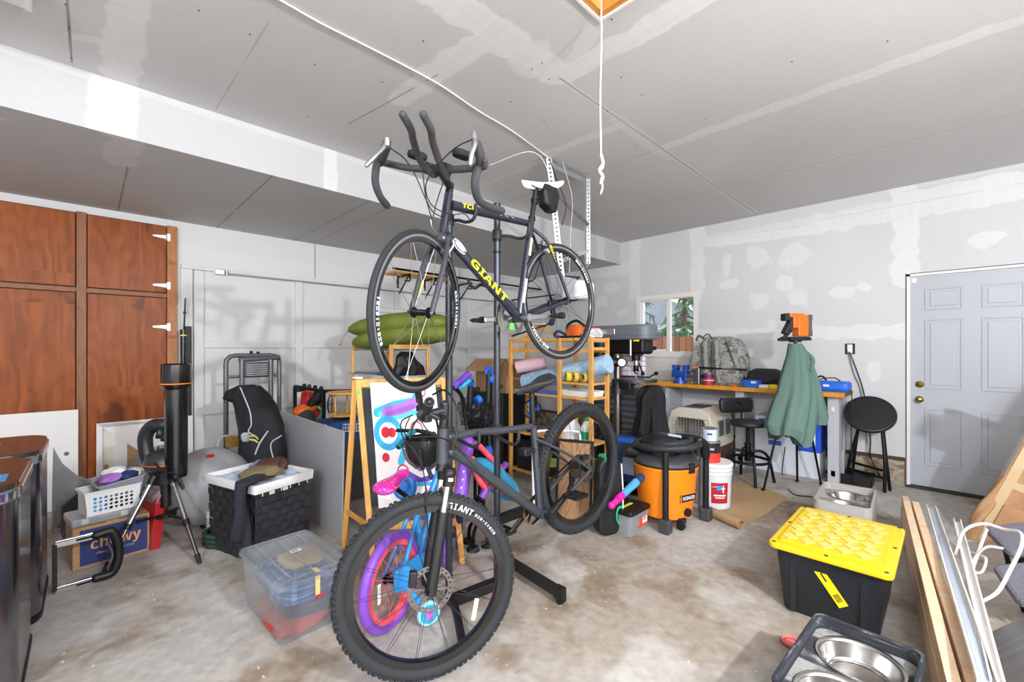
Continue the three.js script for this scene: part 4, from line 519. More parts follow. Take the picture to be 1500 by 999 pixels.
{ // bubble wrap sheet
  const up = [[78, 655], [92, 678], [112, 696], [132, 704], [152, 701], [176, 690], [205, 668], [232, 652], [248, 650]], n = up.length - 1;
  const at = (u, v) => { const f = u * n, i = Math.min(n - 1, Math.floor(f)), k = f - i, x = up[i][0] + (up[i + 1][0] - up[i][0]) * k, y = up[i][1] + (up[i + 1][1] - up[i][1]) * k; const p = PZp(x, y, -4.62 - 0.05 * Math.sin(u * 9)); p.y = p.y + (0.03 - p.y) * v; p.z += v * 0.25 + 0.03 * Math.sin(u * 14 + v * 5); return p; };
  const t = tex(256, 256, (u, v) => { const q = Math.hypot((u * 20) % 1 - 0.5, (v * 20) % 1 - 0.5), k = 255 * (1 - sstep(0.2, 0.48, q)); return [k, k, k]; }, false);
  wsolo('bubble_wrap', 'crumpled grey sheet of bubble wrap below the white board', 'bubble wrap', grid(60, 24, at), mat(0xa9aaac, 0.3, 0, { bumpMap: scaled(t, 3, 1.2), bumpScale: 0.006, side: THREE.DoubleSide, transmission: 0.25, thickness: 0 }));
}
wsolo('duffel_bag', 'small crumpled black bag beside the trash can', 'bag', loft([[0.02, 0, 0, 0.2, 0.16], [0, 0.1, 0, 0.24, 0.18], [0.02, 0.26, 0, 0.22, 0.15], [-0.02, 0.33, 0, 0.12, 0.08]], (a, t) => 0.09 * Math.sin(a * 5 + t * 7) + 0.05 * Math.sin(a * 9), 44, 24, 0.8).translate(0.1, 0, -4.25), mat(0x17171a, 0.5));
{ // carton with blue print
  const p = PYp(106, 838, 0), q = PYp(219, 806, 0), w = p.distanceTo(q), turn = -Math.atan2(q.z - p.z, q.x - p.x), c = p.clone().lerp(q, 0.5);
  const t = thing('cardboard_carton', 'cardboard carton printed dark blue with orange lettering, under the basket', 'box', [c.x, 0, c.z], turn), h = 0.25, d = 0.32;
  part(t, 'carton', rbox(w, h, d, 0.004, 0, h / 2, -d / 2), M.card);
  part(t, 'print', box(w * 0.88, h * 0.86, 0.001, 0.01, h * 0.5, 0.0008), mat(0xffffff, 0.7, 0, { map: canvasTex(512, 320, (x, W, H) => { x.fillStyle = '#27356a'; x.fillRect(0, 0, W, H); x.fillStyle = '#e6a25a'; x.font = 'bold 128px sans-serif'; x.fillText('chewy', 70, 190); x.font = '30px sans-serif'; x.fillStyle = '#c9b8a0'; x.fillText('where pet lovers shop', 110, 245); }) }), 'dark blue print with orange lettering');
  part(t, 'tape', box(0.06, 0.001, d, 0, h + 0.0005, -d / 2), mat(0xc8a878, 0.3));
  // parts case, basket and grey bin stacked on it
  const top = (x, y, z) => V(x, y, z).applyAxisAngle(UPV, turn).add(V(c.x, 0, c.z));
  const cs = thing('parts_case', 'flat clear plastic parts case lying on the blue carton', 'case', top(-0.04, h, -0.14), turn + 0.05), cm = mat(0xb9bcc2, 0.25, 0, { transmission: 0.4, thickness: 0 });
  part(cs, 'case_body', rbox(0.3, 0.05, 0.24, 0.012, 0, 0.025, 0), cm); for (const x of [-0.09, 0.09]) part(cs, 'latch', rbox(0.035, 0.03, 0.008, 0.003, x, 0.028, 0.123), M.lightGrey); part(cs, 'divider', [-0.08, 0, 0.08].map(x => box(0.003, 0.04, 0.22, x, 0.026, 0)), M.grey);
  const bk = thing('laundry_basket', 'small white plastic basket with rows of round holes', 'basket', top(0.0, h + 0.05, -0.12), turn + 0.1), bw = 0.27, bd = 0.2, bh = 0.14;
  part(bk, 'basket_shell', [box(bw - 0.03, 0.004, bd - 0.03, 0, 0.002, 0), box(0.004, bh, bd - 0.02, -bw / 2 + 0.012, bh / 2, 0).rotateZ(0.02), box(0.004, bh, bd - 0.02, bw / 2 - 0.012, bh / 2, 0), box(bw - 0.02, bh, 0.004, 0, bh / 2, -bd / 2 + 0.01)], M.whitePlastic);
  const s = poly([[-bw / 2 + 0.014, 0], [bw / 2 - 0.014, 0], [bw / 2, bh], [-bw / 2, bh]]); for (let i = 0; i < 8; i++) for (let j = 0; j < 4; j++) { const hp = new THREE.Path(); hp.absarc(-0.088 + i * 0.025, 0.03 + j * 0.024, 0.0075 + 0.002 * ((i + j) % 2), 0, Math.PI * 2, true); s.holes.push(hp); }
  part(bk, 'pierced_side', ext(s, 0.004, 0, 6).translate(0, 0, bd / 2 - 0.012), M.whitePlastic); const rs = rrect(bw + 0.014, bd + 0.014, 0.02); rs.holes.push(rrect(bw - 0.01, bd - 0.01, 0.016, 0, 0, THREE.Path)); part(bk, 'rim', ext(rs, 0.01, 0.003).rotateX(-Math.PI / 2).translate(0, bh, 0), M.whitePlastic); part(bk, 'added_dark_block', rbox(0.13, 0.1, 0.14, 0.02, 0.05, 0.055, 0.01), M.dark); part(bk, 'blue_contents', rbox(0.09, 0.1, 0.14, 0.02, -0.07, 0.055, 0.01), mat(0x4d9bd6, 0.6));  // dark block added inside so the basket holes look dark
  const gb = thing('storage_bin', 'grey plastic bin tipped inside the white basket, full of socks', 'bin', top(0.055, h + 0.115, -0.14), turn + 0.1); gb.rotation.z = 0.1; gb.rotation.x = 0.12;
  part(gb, 'bin_shell', tub(0.24, 0.2, 0.13, 0.02, 0.02, 0.004), mat(0x8c8f97, 0.45)); part(gb, 'bin_rim', (() => { const q = rrect(0.25, 0.21, 0.02); q.holes.push(rrect(0.228, 0.188, 0.016, 0, 0, THREE.Path)); return ext(q, 0.008, 0.002).rotateX(-Math.PI / 2).translate(0, 0.127, 0); })(), M.grey);
  const sock = (dx, dy, dz, col, lab, r = 0.04) => { const o = top(0.055 + dx, h + 0.2 + dy, -0.15 + dz); return wsolo('sock', lab, 'sock', loft([[0, 0, 0, r * 0.7, r * 0.6], [0, 0.02, 0, r * 1.3, r], [0.01, 0.045, 0, r * 1.2, r * 0.9], [0.01, 0.06, 0, r * 0.5, r * 0.4]], (a, t) => 0.18 * Math.sin(a * 3 + dx * 90) + 0.1 * Math.sin(a * 5 + t * 8), 28, 14).translate(o.x, o.y, o.z), col); };
  sock(-0.05, 0.01, 0.02, M.lilac, 'lilac sock bundle in the grey bin', 0.05); sock(-0.02, 0.04, -0.04, M.white, 'white sock bundle on top of the lilac one', 0.045); sock(0.03, 0.015, 0.035, M.navy, 'navy sock bundle in the grey bin'); sock(0.07, 0.02, 0.0, M.cream, 'cream sock bundle in the grey bin'); 
  const br = top(0.0, h + 0.3, -0.24); wsolo('wooden_brush', 'brown wooden brush handle sticking out of the grey bin', 'brush', [rod(br.clone().add(V(0.05, -0.09, 0.03)), br, 0.009, 0.012), ball(0.013, br.x, br.y, br.z)], mat(0x7a4a2c, 0.5));
}
{ // red package leaning
  const p = PYp(226, 806, 0), t = thing('red_package', 'slim red shrink-wrapped package standing beside the blue carton', 'package', [p.x, 0, p.z - 0.02], 0.35); t.rotation.z = -0.1;
  part(t, 'package', rbox(0.055, 0.33, 0.16, 0.004, 0, 0.168, -0.06), mat(0xb3222a, 0.3, 0, { clearcoat: 0.8 })); part(t, 'wrap_top', loft([[0, 0.3, -0.06, 0.03, 0.085], [0, 0.345, -0.06, 0.034, 0.088], [0.01, 0.39, -0.05, 0.014, 0.07]], (a, q) => 0.1 * Math.sin(a * 6 + q * 6), 30, 10, 0.5), mat(0xb49a98, 0.2, 0, { transmission: 0.4, thickness: 0 })); part(t, 'print', box(0.001, 0.1, 0.09, 0.0285, 0.08, -0.03), M.lightGrey);
}
{ // telescope
  const c = V(0.43, 0, -3.63), t = thing('telescope', 'black telescope pointing straight up on a steel tripod', 'telescope', c), bm = mat(0x0e0e10, 0.25, 0, { clearcoat: 0.4 });
  const sc = PYp(258, 640, 0.75), hx = D(258, 640, 2.86); const cx = hx.x, cz = hx.z, yy = py => EYE - (py - PY) / PF * 2.86;
  wpart(t, 'optical_tube', [cyl(0.063, yy(570) - 0.5, cx, (yy(570) + 0.5) / 2, cz, 0.063, 36), lathe([[0.063, 0], [0.082, 0.03], [0.082, 0.16], [0.076, 0.168], [0.074, 0.16], [0.0001, 0.16]], 36).translate(cx, yy(570), cz), cyl(0.062, 0.03, cx, 0.5, cz, 0.064)], bm);
  wpart(t, 'orange_ring', torus(0.0825, 0.004, 40, 8).rotateX(Math.PI / 2).translate(cx, yy(566) + 0.02, cz), M.orange, 'thin orange ring'); 
  const q = (px, py, d = 2.9) => D(px, py, d);
  const arm = wpart(t, 'fork_arm', [tube([q(228, 690), q(216, 668), q(213, 640), q(224, 624), q(240, 622)], 0.042, 28, 14), cyl(0.04, 0.05).rotateZ(1.35).translate(...q(237, 634).toArray())], mat(0x26272a, 0.4)); wpart(arm, 'altitude_knob', cyl(0.03, 0.03).rotateZ(1.35).translate(...q(241, 640, 2.85).toArray()), M.black);
  const hd = q(243, 676); wpart(t, 'mount_base', lathe([[0.0001, -0.06], [0.1, -0.05], [0.118, -0.02], [0.118, 0.01], [0.1, 0.06], [0.05, 0.085], [0.0001, 0.09]], 40).translate(hd.x, hd.y, hd.z), mat(0x2b2c30, 0.4)); wpart(t, 'orange_ring', torus(0.119, 0.004, 48, 8).rotateX(Math.PI / 2).translate(hd.x, hd.y - 0.004, hd.z), M.orangeDark, 'thin orange ring');
  wpart(t, 'tripod_head', [cyl(0.07, 0.1, hd.x, hd.y - 0.09, hd.z), cyl(0.03, 0.2, hd.x, hd.y - 0.2, hd.z)], M.black);
  const feet = [PYp(293, 826, 0.0), PYp(152, 838, 0.0), PYp(298, 774, 0.0)];
  for (const f of feet) { const d = f.clone().sub(hd).setY(0).normalize(), s = hd.clone().addScaledVector(d, 0.07).add(V(0, -0.08, 0)), m = s.clone().lerp(f, 0.55), e = f.clone().lerp(s, 0.02); const l = wpart(t, 'leg', [rod(s, s.clone().lerp(f, 0.12), 0.022, 0.019), rod(s, m, 0.0145, 0.0145, 14)], M.steel); wpart(l, 'lower_leg', rod(m, e, 0.0115, 0.0115, 12), M.brushed); wpart(l, 'leg_clamp', rod(s.clone().lerp(f, 0.52), s.clone().lerp(f, 0.58), 0.02, 0.02), M.black); wpart(l, 'leg_hinge', rod(s, s.clone().lerp(f, 0.1), 0.024, 0.02), M.black); wpart(l, 'rubber_foot', rod(s.clone().lerp(f, 0.9), f, 0.017, 0.011), M.rubber); }
  const mids = feet.map(f => hd.clone().add(V(0, -0.1, 0)).lerp(f, 0.5)), ctr = V(hd.x, mids[0].y - 0.02, hd.z); wpart(t, 'spreader', [...mids.map(m => beam(ctr, m, 0.02, 0.012)), cyl(0.06, 0.02, ctr.x, ctr.y, ctr.z)], M.black);
  wpart(t, 'cable', tube([q(232, 655), q(226, 675, 2.8), q(240, 690, 2.76), q(258, 694, 2.76)], 0.005, 20, 6), M.black);
}
{ // black rod case with rods against the door post
  const b = PZp(272, 560, -5.22), t = thing('rod_case', 'slim black rod case with rods standing against the white wall', 'rod case', [b.x, 0, -5.2]); const x = b.x;
  wpart(t, 'case', span(x - 0.01, x + 0.045, 0.62, 1.55, -5.24, -5.2, 0.008), M.black); wpart(t, 'tube', [rod(V(x - 0.03, 0, -5.17), V(x - 0.025, 1.5, -5.17), 0.022), cyl(0.026, 0.05, x - 0.025, 1.49, -5.17)], M.blackGloss); wpart(t, 'rod_tip', [rod(V(x - 0.02, 1.4, -5.19), V(x - 0.005, 1.82, -5.2), 0.007, 0.006), cyl(0.012, 0.02, x - 0.01, 1.68, -5.2)], M.black); wpart(t, 'yellow_band', cyl(0.0275, 0.012, x - 0.025, 1.46, -5.17), M.yellow); wpart(t, 'support_rod', rod(V(x + 0.02, 0, -5.2), V(x + 0.02, 0.7, -5.21), 0.012), M.black);
}
{ // exercise ball with ridges
  const p = PYp(306, 711, 0.285), R = 0.285, t = thing('exercise_ball', 'ridged grey exercise ball with a small red logo', 'ball', [p.x, 0, p.z]);
  part(t, 'ball', grid(96, 48, (u, v) => { const a = u * Math.PI * 2, b = v * Math.PI, r = R * (1 - 0.008 * Math.pow(Math.abs(Math.cos(a * 12)), 8) * Math.sin(b)); return V(r * Math.sin(b) * Math.cos(a), R - r * Math.cos(b), r * Math.sin(b) * Math.sin(a)); }, true), mat(0x9b9b9c, 0.4));
  const l = D(308, 669, 3.2).sub(V(p.x, 0, p.z)).sub(V(0, R, 0)).normalize(); part(t, 'logo', ext(rrect(0.05, 0.035, 0.012), 0.004, 0.001).applyMatrix4(basis(V(0, 1, 0).cross(l).normalize(), l.clone().cross(V(0, 1, 0).cross(l).normalize()), l)).translate(l.x * R * 0.992, R + l.y * R * 0.992, l.z * R * 0.992), M.red, 'small red and white logo');
}
{ const p = PYp(313, 782, 0), gs = []; for (let i = 0; i < 8; i++) gs.push(lathe([[0.036, 0], [0.044, 0.024], [0.047, 0.026], [0.044, 0.03], [0.036, 0.026], [0.0001, 0.026]], 24).translate(p.x, 0.002 + i * 0.02, p.z)); wsolo('bowl_stack', 'stack of small white bowls on the floor by the ball', 'bowls', gs, M.white); }
wsolo('hose_coil', 'dark green coiled hose on the floor behind the hamper', 'hose', [0, 1, 2].map(i => torus(0.12, 0.016, 36, 8).rotateX(Math.PI / 2).translate(...PYp(345, 800, 0.017).add(V(-0.02, i * 0.03, -0.18)).toArray())), mat(0x24402c, 0.6));
{ // grey steel exercise frame by the wall
  const z = -4.75, P = (x, y) => PZp(x, y, z), t = thing('exercise_machine', 'grey tubular steel exercise frame standing by the garage door', 'exercise frame', [P(370, 600).x, 0, z]), g = mat(0x77797d, 0.4, 0.5);
  const a = P(331, 560).x, b = P(409, 560).x, top = P(345, 521).y;
  wpart(t, 'outer_frame', tube([V(a, 0.02, z), V(a, top - 0.15, z), V(a, top - 0.05, z), V(a + 0.05, top, z), V((a + b) / 2, top, z), V(b - 0.05, top, z), V(b, top - 0.05, z), V(b, top - 0.15, z), V(b, 0.02, z)], 0.021, 60, 12, false, 0.3), g);
  const c = P(352, 560).x, d = P(394, 560).x; for (const x of [c, d]) wpart(t, 'inner_post', [rod(V(x, 0, z + 0.06), V(x, top - 0.05, z + 0.06), 0.022), cyl(0.024, 0.02, x, top - 0.05, z + 0.06)], g);
  wpart(t, 'cross_tube', [rod(V(a, top - 0.2, z), V(b, top - 0.2, z), 0.014), rod(V(c - 0.02, top - 0.04, z + 0.05), V(b, top - 0.02, z + 0.01), 0.024)], g); wpart(t, 'vent_panel', rbox(d - c - 0.04, 0.13, 0.03, 0.006, (c + d) / 2, P(373, 540).y, z + 0.06), M.darkGrey); const gs = []; for (let i = 0; i < 6; i++) gs.push(box(d - c - 0.07, 0.006, 0.004, (c + d) / 2, P(373, 549).y + i * 0.02, z + 0.077)); wpart(t, 'vent_slats', gs, M.lightGrey); wpart(t, 'end_knob', [cyl(0.014, 0.03, P(368, 518).x, top + 0.03, z), cyl(0.014, 0.02, P(378, 517).x, top + 0.028, z)], M.black); wpart(t, 'floor_bar', [beam(V(a, 0.02, z - 0.2), V(a, 0.02, z + 0.25), 0.04, 0.04), beam(V(b, 0.02, z - 0.2), V(b, 0.02, z + 0.25), 0.04, 0.04)], g); wpart(t, 'white_hook', tube([P(336, 636), P(322, 640), P(317, 655), P(321, 672)].map(v => v.add(V(0, 0, 0.05))), 0.01, 20, 8), M.white); wpart(t, 'wooden_block', rbox(0.12, 0.1, 0.04, 0.004, P(340, 650).x, P(340, 645).y, z + 0.06), M.pine);
}
{ // golf bag in a black hooded cover
  const bC = D(385, 745, 3.62), base = V(bC.x, 0, bC.z), t = thing('golf_bag', 'black hooded golf bag with white piping behind the hamper', 'golf bag', base), L = (px, py, d = 3.62) => D(px, py, d).sub(base), r = (px, py, rx, rz) => { const p = L(px, py); return [p.x, p.y, p.z, rx, rz]; };
  const rings = [[0, 0, 0, 0.15, 0.14], [0, 0.25, 0, 0.17, 0.15], [...L(385, 660).toArray(), 0.18, 0.16], [...L(383, 625).toArray(), 0.17, 0.15], [...L(375, 597).toArray(), 0.15, 0.13], [...L(366, 578).toArray(), 0.135, 0.1], [...L(364, 566).toArray(), 0.09, 0.06]];
  part(t, 'cover', loft(rings, (a, k) => 0.05 * Math.sin(a * 4 + k * 9) + 0.03 * Math.sin(a * 7), 48, 40, 0.85), mat(0x15161b, 0.75)); part(t, 'hood_flap', loft([[...L(352, 590).toArray(), 0.05, 0.05], [...L(347, 583).toArray(), 0.1, 0.08], [...L(352, 572).toArray(), 0.1, 0.08], [...L(362, 564).toArray(), 0.06, 0.05]], (a) => 0.05 * Math.sin(a * 4), 30, 16), mat(0x15161b, 0.75));
  part(t, 'piping', tube([L(352, 568, 3.46), L(358, 582, 3.43), L(366, 603, 3.43), L(368, 622, 3.43), L(364, 632, 3.43), L(376, 640, 3.43)], 0.005, 40, 6), M.lightGrey); part(t, 'piping', tube([L(392, 632, 3.43), L(380, 650, 3.43), L(374, 665, 3.43)], 0.007, 20, 6), M.lightGrey); part(t, 'piping', tube([L(412, 638, 3.43), L(397, 650, 3.43), L(400, 672, 3.43)], 0.005, 20, 6), M.lightGrey);
  const s = thing('golf_glove', 'white and yellow sports glove hanging on the black golf bag', 'glove', D(360, 640, 3.43)); const S = (px, py, d = 3.42) => D(px, py, d).sub(s.position); part(s, 'palm', loft([[0, -0.035, 0, 0.02, 0.018], [0, -0.015, 0, 0.03, 0.022], [0, 0.02, 0, 0.034, 0.022], [0, 0.036, 0, 0.02, 0.015]], a => 0.12 * Math.sin(a * 5), 24, 12), M.grey); for (let i = 0; i < 4; i++) part(s, 'finger', tube([V(0.03, 0.02 - i * 0.014, 0.015), V(0.06, 0.015 - i * 0.016, 0.02), V(0.078, -0.01 - i * 0.014, 0.02)], 0.009, 10, 8), i % 2 ? mat(0xd8c84a, 0.6) : M.dark);
}
{ // wicker hamper with clothes
  const y = 0.5, C = [[319, 690], [351, 717], [440, 692], [407, 671]].map(p => PYp(p[0], p[1], y)), c = C.reduce((s, p) => s.add(p), V(0, 0, 0)).multiplyScalar(0.25); const ax = C[2].clone().sub(C[1]).normalize(), turn = -Math.atan2(ax.z, ax.x), w = C[1].distanceTo(C[2]), d = C[0].distanceTo(C[1]);
  const t = thing('laundry_hamper', 'black woven laundry hamper with white liner full of clothes', 'hamper', [c.x, 0, c.z], turn), W = w - 0.02, Dp = d - 0.02, bm = [mat(0x202023, 0.6), mat(0x2a2a2e, 0.6)];
  part(t, 'inner_box', tub(W - 0.02, Dp - 0.02, 0.47, 0.015, 0.01, 0.012), M.black);
  // woven straps: the two visible sides are built strap by strap
  const n = 9, m = 9, sw = W / n, sh = 0.46 / m; const g1 = rbox(sw * 1.02, sh * 0.94, 0.006, 0.0025, 0, 0, 0, 1), g2 = rbox(0.006, sh * 0.94, Dp / 10 * 1.02, 0.0025, 0, 0, 0, 1);
  for (let i = 0; i < n; i++) for (let j = 0; j < m; j++) { const o = finish(new THREE.Mesh(g1, bm[(i + j) % 2])); o.name = 'strap'; o.position.set(-W / 2 + sw * (i + 0.5), 0.005 + sh * (j + 0.5), Dp / 2 - 0.006 + ((i + j) % 2) * 0.004 - (1 - j / m) * 0.012); t.add(o); }
  for (let i = 0; i < 10; i++) for (let j = 0; j < m; j++) { const o = finish(new THREE.Mesh(g2, bm[(i + j) % 2])); o.name = 'strap'; o.position.set(-W / 2 + 0.006 - ((i + j) % 2) * 0.004 + (1 - j / m) * 0.012, 0.005 + sh * (j + 0.5), -Dp / 2 + Dp / 10 * (i + 0.5)); t.add(o); }
  const lm = mat(0xe9e7e4, 0.85), fold = 0.055; part(t, 'liner_cuff', tub(w + 0.016, d + 0.016, fold, 0.004, 0.014, 0.012, false).translate(0, 0.5 - fold, 0), lm, 'white cotton liner folded over the rim'); part(t, 'liner', grid(20, 20, (u, v) => V((u - 0.5) * (w - 0.02), 0.47 + 0.018 * Math.sin(u * 17) * Math.sin(v * 13), (0.5 - v) * (d - 0.02))), mat(0xb9c6dc, 0.85));
  for (let i = 0; i < 6; i++) part(t, 'lacing', rbox(0.007, 0.022, 0.004, 0.002, -0.15 + i * 0.062, 0.432, Dp / 2 + 0.004), lm); for (const x of [-0.09, 0.0]) part(t, 'tag', rbox(0.035, 0.022, 0.004, 0.002, x, 0.43, Dp / 2 + 0.006), M.white);
  const put = (name, lab, col, x, z, rx, rz, h, ph) => { const q = V(x, 0.475, z).applyAxisAngle(UPV, turn).add(V(c.x, 0, c.z)); wsolo(name, lab, 'clothes', loft([[0, 0, 0, rx, rz], [0, h * 0.5, 0, rx * 1.1, rz * 1.05], [0.01, h * 0.9, 0, rx * 0.7, rz * 0.7], [0.02, h, 0, rx * 0.25, rz * 0.2]], (a, k) => 0.16 * Math.sin(a * 3 + ph) + 0.1 * Math.sin(a * 5 + k * 6 + ph), 40, 18).translate(q.x, q.y, q.z), col); };
  put('folded_shirt', 'olive shirt heaped on top of the laundry hamper', mat(0x7a6c4c, 0.9), -0.03, 0.04, 0.12, 0.1, 0.07, 1); put('folded_shirt', 'brown shirt heaped on the laundry hamper', mat(0x5a3a30, 0.9), 0.1, -0.03, 0.1, 0.1, 0.09, 2.4); put('folded_shirt', 'blue printed cloth inside the white hamper liner', mat(0x8fa3c8, 0.9), 0.13, -0.17, 0.09, 0.09, 0.05, 0.7);
  // dark trousers hanging over the left side
  const hang = grid(14, 30, (u, v) => { const s = 0.02 + v; const k = sstep(0, 0.28, v); const x = -W / 2 + 0.12 - k * 0.165 - (v > 0.28 ? 0 : 0) + 0.012 * Math.sin(u * 9 + v * 4), yy = v < 0.28 ? 0.53 - 0.03 * Math.abs(v - 0.1) * 4 : 0.51 - (v - 0.28) * 0.5, zz = 0.2 + (u - 0.5) * (0.14 + v * 0.05) + 0.01 * Math.sin(v * 11); return V(x, yy, zz); });
  const ho = V(c.x, 0, c.z), hp = hang.clone().translate(-0.008, 0.004, 0); wsolo('dark_trousers', 'navy trousers hanging over the side of the hamper', 'trousers', [hang, hp].map(g => g.rotateY(turn).translate(ho.x, 0, ho.z)), mat(0x23262f, 0.9, 0, { side: THREE.DoubleSide }));
}
{ // clear storage tote
  const y = 0.285, C = [[352, 808], [402, 864], [507, 824], [455, 768]].map(p => PYp(p[0], p[1], y)), c = C.reduce((s, p) => s.add(p), V(0, 0, 0)).multiplyScalar(0.25), ax = C[2].clone().sub(C[1]), turn = -Math.atan2(ax.z, ax.x), w = (C[1].distanceTo(C[2]) + C[0].distanceTo(C[3])) / 2, d = (C[0].distanceTo(C[1]) + C[2].distanceTo(C[3])) / 2;
  const t = thing('storage_tote', 'frosted clear storage tote with clothes inside and a taped lid', 'storage tote', [c.x, 0, c.z], turn), pl = mat(0xf1f3f5, 0.13, 0, { transmission: 0.92, thickness: 0, ior: 1.3 });
  part(t, 'tub', tub(w - 0.03, d - 0.03, 0.27, 0.02, 0.03, 0.0035), pl); part(t, 'rim', (() => { const q = rrect(w - 0.005, d - 0.005, 0.045); q.holes.push(rrect(w - 0.04, d - 0.04, 0.035, 0, 0, THREE.Path)); return ext(q, 0.014, 0.004).rotateX(-Math.PI / 2).translate(0, 0.256, 0); })(), pl); part(t, 'lid', lidShape(w, d, 0.014, 0.05, 0.271), pl);
  part(t, 'lid_rib', [-0.28, 0, 0.28].map(k => rbox(0.012, 0.006, d * 0.86, 0.002, w * k, 0.287, 0)).concat([box(w * 0.9, 0.005, 0.008, 0, 0.287, d * 0.45), box(w * 0.9, 0.005, 0.008, 0, 0.287, -d * 0.45)]), pl);
  const tp = mat(0xcdb87e, 0.55); part(t, 'masking_tape', [box(0.022, 0.0015, 0.05, w * 0.02, 0.2905, d / 2 - 0.03), box(0.022, 0.09, 0.0015, w * 0.02, 0.225, d / 2 - 0.012)], tp, 'strip of masking tape'); part(t, 'label', rbox(0.05, 0.001, 0.03, 0.0004, w * 0.05, 0.2915, -d * 0.04), mat(0xffffff, 0.5, 0, { map: canvasTex(128, 64, (x) => { x.fillStyle = '#f4f4f4'; x.fillRect(0, 0, 128, 64); x.fillStyle = '#222'; x.fillRect(10, 12, 108, 10); x.fillRect(10, 30, 84, 18); }) })); part(t, 'red_tag', [box(0.016, 0.016, 0.0015, w * 0.03, 0.168, d / 2 - 0.016), box(0.014, 0.014, 0.0015, w * 0.03 + 0.016, 0.17, d / 2 - 0.016)], M.red);
  const put = (lab, col, x, y0, z, rx, rz, h, ph) => { const q = V(x, y0, z).applyAxisAngle(UPV, turn).add(V(c.x, 0, c.z)); wsolo('folded_garment', lab, 'clothes', loft([[0, 0, 0, rx * 0.95, rz * 0.95], [0, h * 0.3, 0, rx, rz], [0, h * 0.75, 0, rx * 0.98, rz * 0.98], [0, h, 0, rx * 0.8, rz * 0.8]], (a, k) => 0.03 * Math.sin(a * 3 + ph) + 0.03 * Math.sin(a * 8 + k * 6 + ph), 40, 18, 0.5).translate(q.x, q.y, q.z), col); };
  const plaid = mat(0xffffff, 0.9, 0, { map: scaled(canvasTex(64, 64, (x) => { x.fillStyle = '#2d5b8f'; x.fillRect(0, 0, 64, 64); x.fillStyle = 'rgba(150,190,225,0.6)'; x.fillRect(8, 0, 10, 64); x.fillRect(0, 30, 64, 8); x.fillStyle = 'rgba(16,24,52,0.6)'; x.fillRect(40, 0, 12, 64); x.fillRect(0, 50, 64, 10); }), 6, 3) }); plaid.map.wrapS = plaid.map.wrapT = THREE.RepeatWrapping;
  put('red cloth folded at the bottom of the clear tote', mat(0xa83a2e, 0.9), -0.02, 0.008, 0.02, w * 0.36, d * 0.38, 0.06, 1); put('dark navy garment folded in the clear tote', mat(0x22283a, 0.9), 0.03, 0.07, 0.0, w * 0.36, d * 0.39, 0.07, 2); put('blue plaid shirt folded near the top of the clear tote', plaid, 0.01, 0.142, 0.0, w * 0.4, d * 0.41, 0.075, 3); put('tan cloth tucked between folded clothes in the tote', mat(0xc4a67a, 0.9), 0.06, 0.219, -0.06, 0.1, 0.1, 0.03, 4);
}
{ // glossy grey plastic sheet standing behind the hamper
  const s = solo('plastic_sheet', 'large glossy grey plastic sheet standing on edge behind the hamper', 'plastic sheet', rbox(0.012, 0.765, 1.36, 0.002, 0, 0.3825, 0), mat(0xb9babd, 0.14, 0, { clearcoat: 0.6 }), [1.245, 0, -3.6]); s.rotation.z = -0.02;
}
